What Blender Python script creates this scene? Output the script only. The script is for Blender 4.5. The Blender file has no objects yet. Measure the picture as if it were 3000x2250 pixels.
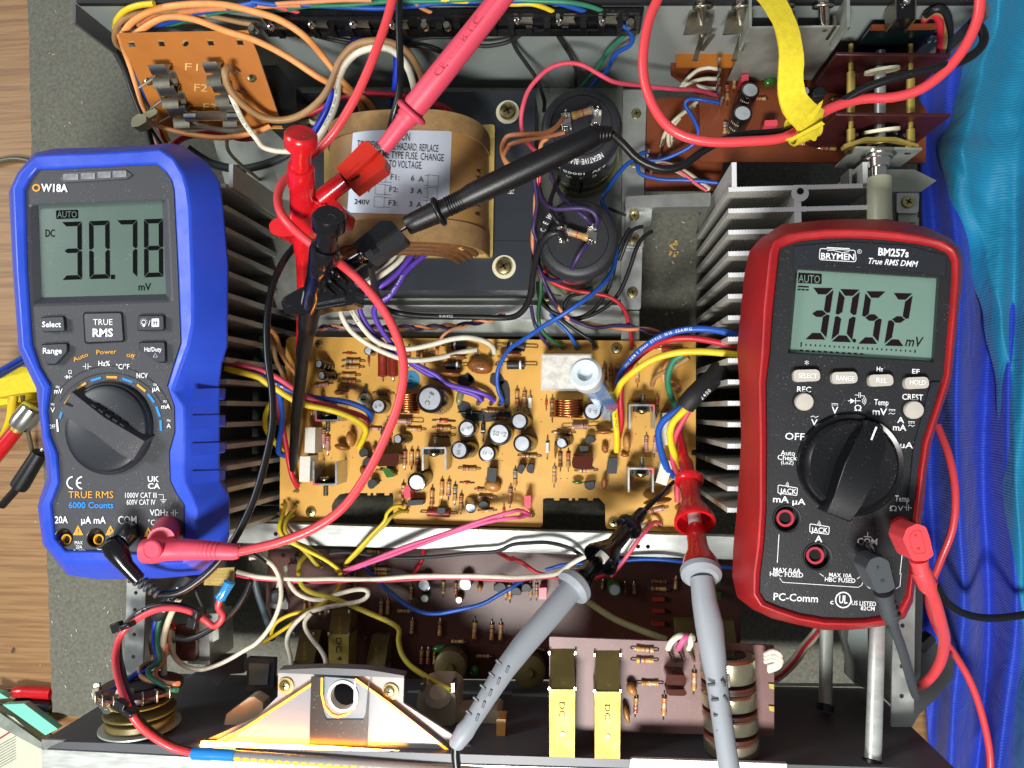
import bpy,bmesh,math,random
from mathutils import Vector,Matrix
random.seed(7)
# ---------------------------------------------------------------- camera, world, lamps, exposure
sc = bpy.context.scene
col = sc.collection
FPX = 2080.0            # focal length in pixels of a 3000 px wide picture
CAM = Vector((0.0,0.0,0.470))
NX,NY = 1700.0,1200.0  # where the plumb line under the camera falls in the picture
n = Vector(((NX-1500)/FPX,-(NY-1125)/FPX,-1)).normalized()
wz = -n
wx = (Vector((1,0,0)) - wz*wz.x).normalized()
wy = wz.cross(wx)
ROT = Matrix((wx,wy,wz))
cam_d = bpy.data.cameras.new('camera')
cam = bpy.data.objects.new('camera',cam_d)
col.objects.link(cam)
cam.matrix_world = Matrix.Translation(CAM) @ ROT.to_4x4()
cam_d.sensor_width = 36
cam_d.lens = 36*FPX/3000
cam_d.clip_start,cam_d.clip_end = 0.01,20
sc.camera = cam
w = bpy.data.worlds.new('World')
sc.world = w
w.use_nodes = True
w.node_tree.nodes['Background'].inputs[0].default_value = (0.93,0.97,1.0,1)
w.node_tree.nodes['Background'].inputs[1].default_value = 0.21
def area(name,loc,target,sx,sy,power,color):
    d = bpy.data.lights.new(name,'AREA')
    d.shape = 'RECTANGLE'; d.size = sx; d.size_y = sy; d.energy = power; d.color = color
    o = bpy.data.objects.new(name,d); col.objects.link(o)
    o.location = loc
    o.rotation_euler = (Vector(target)-Vector(loc)).to_track_quat('-Z','Y').to_euler()
    return o
area('bench_lamp',(-0.10,-0.44,0.80),(-0.03,0.0,0.05),0.26,0.13,10.8,(1.0,0.98,0.95))
area('side_fill',(-1.40,0.35,1.0),(0,0,0.05),0.6,0.4,14.0,(0.95,0.98,1.0))  # added fill light from the left, set clear of mirror reflections
sc.view_settings.view_transform = 'Standard'
sc.view_settings.look = 'None'
sc.view_settings.exposure = 0.0
sc.view_settings.gamma = 1.0
sc.cycles.use_denoising = True
sc.cycles.max_bounces = 7
sc.cycles.transparent_max_bounces = 8
sc.cycles.caustics_reflective = False
sc.cycles.caustics_refractive = False
sc.cycles.sample_clamp_indirect = 4.0
# ---------------------------------------------------------------- picture point -> place
KD = 3000.0/2212.0
def P(x,y,z):
    """point at height z (mm) above the mat that lies under picture point x, y (3000 px wide)"""
    d = ROT @ Vector(((x-1500)/FPX,-(y-1125)/FPX,-1))
    t = (z*0.001 - CAM.z)/d.z
    return CAM + d*t
def D(x,y,z):
    return P(x*KD,y*KD,z)
def px(z):
    return (CAM.z - z*0.001)/FPX*KD
def Q(c,r):
    """enlarged tile (column, row) -> picture point"""
    if r == 3:
        return lambda x,y: (553.0*c + x*0.25332,1238.8 + y*0.25332)
    return lambda x,y: (553.0*c + x*0.25,412.93*r + y*0.25)
def conv(q,pts):
    return [tuple(q(p[0],p[1])) + tuple(p[2:]) for p in pts]
# ---------------------------------------------------------------- materials
def lin(h):
    if not isinstance(h,str): return (*h,1)
    o = []
    for i in (0,2,4):
        c = int(h[i:i+2],16)/255
        o.append(c/12.92 if c <= 0.04045 else ((c+0.055)/1.055)**2.4)
    return (*o,1)
MATS = {}
def mat(key,hexc,rough=0.5,metal=0.0,var=0.0,vs=60,bump=0.0,bs=900,dust=0.0,coat=0.0,trans=0.0,
        alpha=1.0,emit=None,es=1.0,ior=1.5,col2=None,stretch=None,rv=0.0,sss=0.0,dustc='c9c9c4'):
    if key in MATS: return MATS[key]
    m = bpy.data.materials.new(key); MATS[key] = m
    m.use_nodes = True
    nt = m.node_tree; N = nt.nodes; L = nt.links
    b = N['Principled BSDF']
    b.inputs['Base Color'].default_value = lin(hexc)
    b.inputs['Roughness'].default_value = rough
    b.inputs['Metallic'].default_value = metal
    b.inputs['IOR'].default_value = ior
    b.inputs['Coat Weight'].default_value = coat
    b.inputs['Transmission Weight'].default_value = trans
    b.inputs['Alpha'].default_value = alpha
    if sss:
        b.inputs['Subsurface Weight'].default_value = sss
        b.inputs['Subsurface Radius'].default_value = (0.003,0.003,0.003)
    if emit:
        b.inputs['Emission Color'].default_value = lin(emit)
        b.inputs['Emission Strength'].default_value = es
    src = None
    if var or bump or dust or rv or col2:
        tc = N.new('ShaderNodeTexCoord')
        mp = N.new('ShaderNodeMapping')
        L.new(tc.outputs['Object'],mp.inputs[0])
        if stretch: mp.inputs['Scale'].default_value = stretch
        vec = mp.outputs[0]
    if var or col2:
        nz = N.new('ShaderNodeTexNoise'); nz.inputs['Scale'].default_value = vs
        nz.inputs['Detail'].default_value = 6; nz.inputs['Roughness'].default_value = 0.6
        L.new(vec,nz.inputs['Vector'])
        mx = N.new('ShaderNodeMix'); mx.data_type = 'RGBA'
        base = lin(hexc)
        if col2:
            mx.inputs[6].default_value = base; mx.inputs[7].default_value = lin(col2)
            mr = N.new('ShaderNodeMapRange'); mr.inputs[1].default_value = 0.42; mr.inputs[2].default_value = 0.62
            L.new(nz.outputs[0],mr.inputs[0]); L.new(mr.outputs[0],mx.inputs[0])
        else:
            mx.inputs[6].default_value = tuple(c*(1-var) for c in base[:3])+(1,)
            mx.inputs[7].default_value = tuple(min(1,c*(1+var)) for c in base[:3])+(1,)
            mr = N.new('ShaderNodeMapRange'); mr.inputs[1].default_value = 0.3; mr.inputs[2].default_value = 0.7
            L.new(nz.outputs[0],mr.inputs[0]); L.new(mr.outputs[0],mx.inputs[0])
        src = mx.outputs[2]
    if dust:
        vo = N.new('ShaderNodeTexNoise'); vo.inputs['Scale'].default_value = 1500; vo.inputs['Detail'].default_value = 1
        L.new(vec,vo.inputs['Vector'])
        n2 = N.new('ShaderNodeTexNoise'); n2.inputs['Scale'].default_value = 90; n2.inputs['Detail'].default_value = 3
        L.new(vec,n2.inputs['Vector'])
        ad = N.new('ShaderNodeMath'); ad.operation = 'MULTIPLY_ADD'
        L.new(n2.outputs[0],ad.inputs[0]); ad.inputs[1].default_value = 0.35
        L.new(vo.outputs[0],ad.inputs[2])
        mr = N.new('ShaderNodeMapRange'); mr.inputs[1].default_value = 0.88; mr.inputs[2].default_value = 0.97
        mr.inputs[4].default_value = dust
        L.new(ad.outputs[0],mr.inputs[0])
        mx = N.new('ShaderNodeMix'); mx.data_type = 'RGBA'
        if src: L.new(src,mx.inputs[6])
        else: mx.inputs[6].default_value = lin(hexc)
        mx.inputs[7].default_value = lin(dustc)
        L.new(mr.outputs[0],mx.inputs[0])
        src = mx.outputs[2]
    if src: L.new(src,b.inputs['Base Color'])
    if rv:
        nz = N.new('ShaderNodeTexNoise'); nz.inputs['Scale'].default_value = 120; nz.inputs['Detail'].default_value = 5
        L.new(vec,nz.inputs['Vector'])
        mr = N.new('ShaderNodeMapRange'); mr.inputs[1].default_value = 0.3; mr.inputs[2].default_value = 0.7
        mr.inputs[3].default_value = max(0.03,rough-rv); mr.inputs[4].default_value = min(1,rough+rv)
        L.new(nz.outputs[0],mr.inputs[0]); L.new(mr.outputs[0],b.inputs['Roughness'])
    if bump:
        nz = N.new('ShaderNodeTexNoise'); nz.inputs['Scale'].default_value = bs; nz.inputs['Detail'].default_value = 3
        L.new(vec,nz.inputs['Vector'])
        bp = N.new('ShaderNodeBump'); bp.inputs['Strength'].default_value = bump; bp.inputs['Distance'].default_value = 0.0003
        L.new(nz.outputs[0],bp.inputs['Height']); L.new(bp.outputs[0],b.inputs['Normal'])
    return m
def M(k):
    return MATS[k] if isinstance(k,str) else k
# ---------------------------------------------------------------- mesh building
class MB:
    def __init__(s): s.v = []; s.f = []; s.m = []
    def add(s,vs,fs,mi=0):
        o = len(s.v); s.v += [Vector(v) for v in vs]
        for f in fs: s.f.append([i+o for i in f]); s.m.append(mi)
    def box(s,c,size,R=None,mi=0,taper=1.0):
        c = Vector(c); vs = []
        for k in (-1,1):
            t = taper if k > 0 else 1
            for i,j in ((-1,-1),(1,-1),(1,1),(-1,1)):
                p = Vector((i*size[0]/2*t,j*size[1]/2*t,k*size[2]/2))
                vs.append(c + (R @ p if R else p))
        s.add(vs,[(3,2,1,0),(4,5,6,7),(0,1,5,4),(1,2,6,5),(2,3,7,6),(3,0,4,7)],mi)
        return s
    def loft(s,rings,mi=0,cap0=True,cap1=True,closed=True):
        k = len(rings[0]); vs = [p for r in rings for p in r]; fs = []
        for a in range(len(rings)-1):
            for i in range(k if closed else k-1):
                j = (i+1) % k
                fs.append((a*k+i,a*k+j,(a+1)*k+j,(a+1)*k+i))
        if cap0: fs.append(tuple(reversed(range(k))))
        if cap1: fs.append(tuple((len(rings)-1)*k+i for i in range(k)))
        s.add(vs,fs,mi); return s
    def lathe(s,o,ax,prof,n=20,mi=0,mis=None,cap0=True,cap1=True):
        o = Vector(o); ax = Vector(ax).normalized()
        u = ax.orthogonal().normalized(); v = ax.cross(u)
        rings = [[o + ax*h + (u*math.cos(2*math.pi*i/n) + v*math.sin(2*math.pi*i/n))*r for i in range(n)] for r,h in prof]
        base = len(s.m)
        s.loft(rings,mi,cap0,cap1)
        if mis:
            for a in range(len(prof)-1):
                for i in range(n): s.m[base + a*n + i] = mis[a]
            e = base + (len(prof)-1)*n
            if cap0: s.m[e] = mis[0]; e += 1
            if cap1: s.m[e] = mis[-1]
        return s
    def cyl(s,p0,p1,r,n=14,mi=0,r1=None):
        p0 = Vector(p0); p1 = Vector(p1); h = (p1-p0).length
        if h < 1e-7: return s
        return s.lathe(p0,p1-p0,[(r,0),(r if r1 is None else r1,h)],n,mi)
    def tube(s,pts,r,n=8,mi=0,cap=True):
        pts = [Vector(p) for p in pts]
        k = len(pts); rs = r if isinstance(r,(list,tuple)) else [r]*k
        rings = []; u = None
        for i in range(k):
            t = (pts[min(i+1,k-1)] - pts[max(i-1,0)])
            if t.length < 1e-9: t = Vector((0,0,1))
            t.normalize()
            if u is None: u = t.orthogonal().normalized()
            else:
                u = u - t*u.dot(t)
                u = u.normalized() if u.length > 1e-6 else t.orthogonal().normalized()
            v = t.cross(u)
            rings.append([pts[i] + (u*math.cos(2*math.pi*j/n) + v*math.sin(2*math.pi*j/n))*rs[i] for j in range(n)])
        s.loft(rings,mi,cap,cap); return s
    def ball(s,c,r,n=12,mi=0,sz=(1,1,1),R=None):
        c = Vector(c); k = n//2; rings = []
        for a in range(1,k):
            th = math.pi*a/k
            ring = []
            for i in range(n):
                p = Vector((math.sin(th)*math.cos(2*math.pi*i/n)*sz[0],math.sin(th)*math.sin(2*math.pi*i/n)*sz[1],-math.cos(th)*sz[2]))*r
                ring.append(c + (R @ p if R else p))
            rings.append(ring)
        return s.loft(rings,mi)
    def fill(s,outer,holes=(),mi=0,up=True):
        """flat face with holes from loops of 3D points"""
        bm = bmesh.new()
        for lp in [outer] + list(holes):
            vv = [bm.verts.new(p) for p in lp]
            for i in range(len(vv)): bm.edges.new((vv[i],vv[(i+1) % len(vv)]))
        bmesh.ops.triangle_fill(bm,use_beauty=True,edges=bm.edges[:])
        bm.verts.index_update()
        vs = [v.co.copy() for v in bm.verts]; fs = []
        for f in bm.faces:
            ids = [v.index for v in f.verts]
            if (f.normal.z < 0) == up: ids.reverse()
            fs.append(ids)
        bm.free(); s.add(vs,fs,mi); return s
    def slab(s,outer,z1,z0,holes=(),mi=0,wall=None):
        """upright slab: outline at z1 (picture points), straight walls down to z0; z1 may be f(x, y)"""
        zf = z1 if callable(z1) else (lambda x,y: z1)
        O = [D(x,y,zf(x,y)) for x,y in outer]
        Hs = [[D(x,y,zf(x,y)) for x,y in h] for h in holes]
        dn = (z0 if callable(z0) else (lambda x,y: z0))
        s.fill(O,Hs,mi,True)
        low = [Vector((p.x,p.y,dn(*q)*0.001)) for p,q in zip(O,outer)]
        s.fill(low,[[Vector((p.x,p.y,dn(*q)*0.001)) for p,q in zip(h,hq)] for h,hq in zip(Hs,holes)],mi,False)
        wi = mi if wall is None else wall
        for lp,qs in [(O,outer)] + list(zip(Hs,holes)):
            k = len(lp); b = [Vector((p.x,p.y,dn(*q)*0.001)) for p,q in zip(lp,qs)]
            s.add(lp+b,[(i,i+k,(i+1) % k+k,(i+1) % k) for i in range(k)],wi)
        return s
WL = {}
def wloc(o): return WL.get(o.name,Vector((0,0,0)))
def link(o,parent=None,loc=None):
    col.objects.link(o)
    if loc is not None: WL[o.name] = Vector(loc)
    if parent is not None:
        o.parent = parent
        o.location = (loc if loc is not None else Vector((0,0,0))) - wloc(parent)
    elif loc is not None: o.location = loc
    return o
def tag(o,label=None,cat=None,group=None,kind=None):
    if label: o['label'] = label
    if cat: o['category'] = cat
    if group: o['group'] = group
    if kind: o['kind'] = kind
    return o
def thing(name,label,cat,loc,group=None):
    o = bpy.data.objects.new(name,None); o.empty_display_size = 0.01
    link(o,None,Vector(loc))
    return tag(o,label,cat,group)
def finish(me,smooth=35):
    bm = bmesh.new(); bm.from_mesh(me)
    bmesh.ops.recalc_face_normals(bm,faces=bm.faces[:])
    bm.to_mesh(me); bm.free()
    if smooth:
        me.shade_smooth(); me.set_sharp_from_angle(angle=math.radians(smooth))
def build(mb,name,mats,parent=None,smooth=35,bev=0,kind=None,label=None,cat=None,group=None,origin=None,fix=True):
    if not isinstance(mats,(list,tuple)): mats = [mats]
    if origin is None:
        xs = [v.x for v in mb.v]; ys = [v.y for v in mb.v]; zs = [v.z for v in mb.v]
        origin = Vector(((min(xs)+max(xs))/2,(min(ys)+max(ys))/2,min(zs)))
    me = bpy.data.meshes.new(name)
    me.from_pydata([v-origin for v in mb.v],[],mb.f)
    for k in mats: me.materials.append(M(k))
    me.polygons.foreach_set('material_index',mb.m)
    if fix: finish(me,smooth)
    elif smooth: me.shade_smooth()
    o = bpy.data.objects.new(name,me)
    link(o,parent,origin)
    if bev:
        bv = o.modifiers.new('soft_edges','BEVEL'); bv.width = bev; bv.segments = 2; bv.limit_method = 'ANGLE'
        bv.angle_limit = math.radians(40); bv.harden_normals = False
    return tag(o,label,cat,group,kind)
def place(me,name,parent,loc,R=None,scale=None):
    """another object sharing mesh data"""
    o = bpy.data.objects.new(name,me)
    link(o,parent,Vector(loc))
    if R is not None: o.rotation_euler = R.to_euler()
    if scale: o.scale = scale
    return o
def rot2(ang): return Matrix.Rotation(ang,3,'Z')
def rounded(pts,r,k=4):
    """round the corners of a picture polygon"""
    out = []; n_ = len(pts)
    for i in range(n_):
        a,b,c = Vector(pts[i-1]),Vector(pts[i]),Vector(pts[(i+1) % n_])
        rr = r[i] if isinstance(r,(list,tuple)) else r
        la,lc = (a-b).length,(c-b).length
        d = min(rr,la*0.45,lc*0.45)
        if d < 0.05: out.append(tuple(b)); continue
        p0 = b + (a-b)/la*d; p1 = b + (c-b)/lc*d
        for j in range(k+1):
            t = j/k
            out.append(tuple(p0*(1-t)**2 + b*2*t*(1-t) + p1*t*t))
    return out
def rect(x0,y0,x1,y1): return [(x0,y0),(x1,y0),(x1,y1),(x0,y1)]
def circ(x,y,r,k=20,ry=None,a0=0): return [(x + r*math.cos(a0+2*math.pi*i/k),y + (ry or r)*math.sin(a0+2*math.pi*i/k)) for i in range(k)]
def smooth_path(pts,step=0.003):
    """Catmull-Rom through 3D points"""
    out = []; k = len(pts)
    for i in range(k-1):
        p0 = pts[i-1] if i else pts[0]*2-pts[1]
        p1,p2 = pts[i],pts[i+1]
        p3 = pts[i+2] if i+2 < k else pts[-1]*2-pts[-2]
        m_ = max(3,min(16,int((p2-p1).length/step)))
        for j in range(m_):
            t = j/m_
            out.append(0.5*((2*p1) + (p2-p0)*t + (2*p0-5*p1+4*p2-p3)*t*t + (3*p1-p0-3*p2+p3)*t*t*t))
    out.append(pts[-1].copy()); return out
GLY = {}
def glyphs(s,bold=0.0,key=None):
    k = (s,round(bold,3))
    if k in GLY: return GLY[k]
    cu = bpy.data.curves.new('t','FONT'); cu.body = s; cu.size = 1.0; cu.offset = bold; cu.resolution_u = 2
    o = bpy.data.objects.new('t',cu); col.objects.link(o)
    dg = bpy.context.evaluated_depsgraph_get()
    me = bpy.data.meshes.new_from_object(o.evaluated_get(dg))
    vs = [(v.co.x,v.co.y) for v in me.vertices]; fs = [tuple(p.vertices) for p in me.polygons]
    bpy.data.objects.remove(o); bpy.data.curves.remove(cu); bpy.data.meshes.remove(me)
    GLY[k] = (vs,fs); return GLY[k]
CAPH = 0.70
def text_mb(mb,s,x,y,h,z,ang=0.0,bold=0.0,shear=0.0,wid=None,ws=1.0,mi=0,anchor='c'):
    """flat letters; x, y = centre (picture point), h = capital height in picture px, wid = whole width"""
    vs,fs = glyphs(s,bold)
    if not vs: return
    xs = [v[0] for v in vs]; x0,x1 = min(xs),max(xs)
    sc_ = h/CAPH
    sx = sc_*ws if wid is None else wid/(x1-x0)
    ca,sa = math.cos(math.radians(ang)),math.sin(math.radians(ang))
    zf = z if callable(z) else (lambda a,b: z)
    off = {'c': (x0+x1)/2,'l': x0,'r': x1}[anchor]
    out = []
    for u,v in vs:
        uu = (u-off)*sx + (v-CAPH/2)*sc_*shear; vv = (v-CAPH/2)*sc_
        X = x + uu*ca - vv*sa*(-1)*-1; Y = y - (uu*sa + vv*ca)
        out.append(D(X,Y,zf(X,Y)))
    mb.add(out,fs,mi)
def text(s,x,y,h,z,m,parent,**kw):
    mb = MB(); text_mb(mb,s,x,y,h,z,**kw)
    return build(mb,'printed_text',m,parent,smooth=0,fix=False)
def flat(pts,z,m,parent,name='printed_mark'):
    zf = z if callable(z) else (lambda a,b: z)
    mb = MB(); mb.fill([D(x,y,zf(x,y)) for x,y in pts])
    return build(mb,name,m,parent,smooth=0,fix=False)
def stroke(mb,pts,wd,z,mi=0,closed=False):
    """flat line of width wd along picture points"""
    zf = z if callable(z) else (lambda a,b: z)
    k = len(pts)
    L_,R_ = [],[]
    for i in range(k):
        a = Vector(pts[i-1] if (i or closed) else pts[i]); c = Vector(pts[(i+1) % k] if (i < k-1 or closed) else pts[i])
        t = (c-a); t = t.normalized() if t.length else Vector((1,0))
        nn = Vector((-t.y,t.x))*wd/2; p = Vector(pts[i])
        L_.append(tuple(p+nn)); R_.append(tuple(p-nn))
    vs = [D(x,y,zf(x,y)) for x,y in L_+R_]
    mb.add(vs,[(i,(i+1) % k,k+(i+1) % k,k+i) for i in range(k if closed else k-1)],mi)
def wire(name,label,m,r,pts,cat='wire',group=None,parent=None,n=8,end=None,printed=None,pm='ink_white',ps=1.0,pstart=0.1):
    """insulated wire through (x, y, z) picture points with heights; r in mm"""
    pts = [(x,y,max(z,472.5+r-298000/(889-y)) if y < 110 and 150 < x < 2130 else z) for x,y,z in pts]
    pp = smooth_path([D(*p) for p in pts])
    if r < 1.45:   # stiff thin wire keeps small kinks
        a,b,c = (random.uniform(0,6) for _ in range(3))
        for i in range(2,len(pp)-2):
            pp[i] = pp[i] + Vector((math.sin(i*0.43+a),math.sin(i*0.37+b),0.5*math.sin(i*0.5+c)))*0.00028
    mb = MB(); mb.tube(pp,r*0.001,n)
    o = build(mb,name,m,parent,smooth=60,label=label,cat=cat,group=group)
    if printed: wire_print(o,pp,r*0.001,printed,pm,ps,pstart)
    return o
def wire_print(o,pp,r,s,m,ps,pstart):
    seg = [0]
    for i in range(1,len(pp)): seg.append(seg[-1] + (pp[i]-pp[i-1]).length)
    tot = seg[-1]; size = r*1.15*ps; d = tot*pstart; mb = MB(); i = 1
    for ch in s:
        if ch == ' ': d += size*0.7; continue
        vs,fs = glyphs(ch,0.01)
        if not vs: continue
        wch = max(v[0] for v in vs)
        while i < len(seg)-1 and seg[i] < d: i += 1
        if d >= tot: break
        t = (d-seg[i-1])/max(1e-9,seg[i]-seg[i-1]); p = pp[i-1].lerp(pp[i],min(1,t))
        tg = (pp[i]-pp[i-1]).normalized()
        up = (CAM-p); up = (Vector((0,0,1)) - tg*tg.z)
        up.normalize(); sd = up.cross(tg)
        out = []
        for u,v in vs:
            y = (v-0.35)*size
            out.append(p + tg*((u)*size) + sd*y + up*(math.sqrt(max(1e-12,r*r-y*y)) + 0.00012))
        mb.add(out,fs); d += size*(wch+0.16)
    if mb.v: build(mb,'printed_text',m,o,smooth=0,fix=False)
# ---------------------------------------------------------------- shared materials
mat('wood','9a764d',0.55,var=0.0,col2='7f5d39',vs=60,stretch=(0.22,6,1),bump=0.35,bs=220)
mat('foam','67675c',0.95,var=0.28,vs=420,bump=0.9,bs=1600,dust=0.22,dustc='b5b5a6')
mat('steel','b4b8b4',0.38,0.75,var=0.12,vs=45,rv=0.12)
mat('steel_dull','a2a89e',0.5,0.55,var=0.18,vs=60,rv=0.1)
mat('rail_steel','c9cec9',0.42,0.55,var=0.16,vs=35,stretch=(1,5,1),rv=0.1)
mat('panel_grey','8f9894',0.5,0.1,var=0.07,vs=25)
mat('panel_dark','55565a',0.45,0.15,var=0.08,vs=25,dust=0.05)
mat('black_plastic','0c0d0f',0.38,dust=0.12)
mat('black_matte','17181a',0.62,dust=0.10)
mat('black_gloss','0d0d10',0.16,dust=0.08)
mat('chrome','d2d0c8',0.22,1.0,rv=0.06)
mat('tin','9f9a8a',0.32,1.0,var=0.15,vs=500)
mat('screw','b5a878',0.28,1.0,var=0.15,vs=300)
mat('screw_dark','3b382b',0.5,0.8)
mat('gold','b09c50',0.55,0.65,var=0.15,vs=180,rv=0.1,bump=0.05,bs=700)
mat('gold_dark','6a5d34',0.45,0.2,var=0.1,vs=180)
mat('copper','b06f42',0.27,1.0)
mat('alu_cut','e2e5e6',0.5,0.15,bump=0.3,bs=1500)
mat('fin_dark','b9b8b0',0.4,0.1,rv=0.1,var=0.15,vs=40)
mat('ink_white','e6e8ea',0.6)
mat('ink_black','121212',0.6)
mat('hole','050505',0.9)
# ---------------------------------------------------------------- bench, mat
def bench():
    mb = MB(); mb.box((0.0,0.0,-0.018),(1.3,1.0,0.02))
    build(mb,'bench_top','wood',kind='structure')
    # the mat with a rough cut edge
    pts = []
    ed = [(58,-60),(62,60),(70,420),(98,1100),(113,1538),(170,1548),(400,1551),(1200,1554),(1945,1556),(2010,-60)]
    for i in range(len(ed)):
        a,b = Vector(ed[i]),Vector(ed[(i+1) % len(ed)])
        k = max(2,int((b-a).length/14)) if i < 6 else 2
        for j in range(k):
            p = a.lerp(b,j/k)
            pts.append((p.x+random.uniform(-1.3,1.3),p.y+random.uniform(-1.3,1.3)))
    mb = MB(); mb.slab(pts,0,-7.6)
    mk = MB()   # lint and clipped wire ends that have gathered on the mat
    for _ in range(70):
        x,y = random.choice(((random.uniform(75,240),random.uniform(20,1530)),(random.uniform(1385,1500),random.uniform(480,690)),(random.uniform(120,270),random.uniform(1260,1530))))
        mk.box(D(x,y,0.3),(random.uniform(0.0003,0.0022),random.uniform(0.0003,0.0008),0.0003),rot2(random.uniform(0,3)))
    build(mk,'dust_specks',mat('lint','b9b7ac',0.8),kind='stuff',smooth=0,label='pale specks of lint scattered on the foam mat',cat='dust')
    build(mb,'foam_mat','foam',smooth=0,label='grey-green foam mat lying on the wooden bench under the amplifier',cat='mat')
bench()
# ---------------------------------------------------------------- helpers for hardware
def screw_mb(mb,p,r,h=0.0012,R=None,mi=0,ms=1):
    """pan head with a cross slot; axis = R @ z"""
    R = R or Matrix.Identity(3); ax = R @ Vector((0,0,1))
    mb.lathe(p,ax,[(r,0),(r,h*0.35),(r*0.86,h*0.8),(r*0.5,h),(0.0001,h*1.03)],18,mi,cap0=False,cap1=False)
    a = random.uniform(0,1.5)
    for k in range(2):
        Rz = R @ rot2(a+k*math.pi/2)
        mb.box(Vector(p) + ax*h*0.9,(r*1.0,r*0.24,h*0.5),Rz,ms)
def screw(parent,x,y,z,r,m='screw',washer=None):
    """r in picture px"""
    mb = MB(); rr = r*px(z)
    screw_mb(mb,D(x,y,z),rr,rr*0.5)
    o = build(mb,'screw',[m,'screw_dark'],parent)
    return o
def vplate(a,b,z1,z0,th,mb,mi=0):
    """vertical sheet from picture points a to b at z1 down to z0"""
    p,q = D(*a,z1),D(*b,z1)
    u = (q-p); u.z = 0; u.normalize(); nn = Vector((-u.y,u.x,0))*th
    vs = []
    for z in (z0,z1):
        for c in (p,q,q+nn,p+nn): vs.append(Vector((c.x,c.y,z*0.001)))
    mb.add(vs,[(0,1,2,3),(7,6,5,4),(0,4,5,1),(1,5,6,2),(2,6,7,3),(3,7,4,0)],mi)
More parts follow.
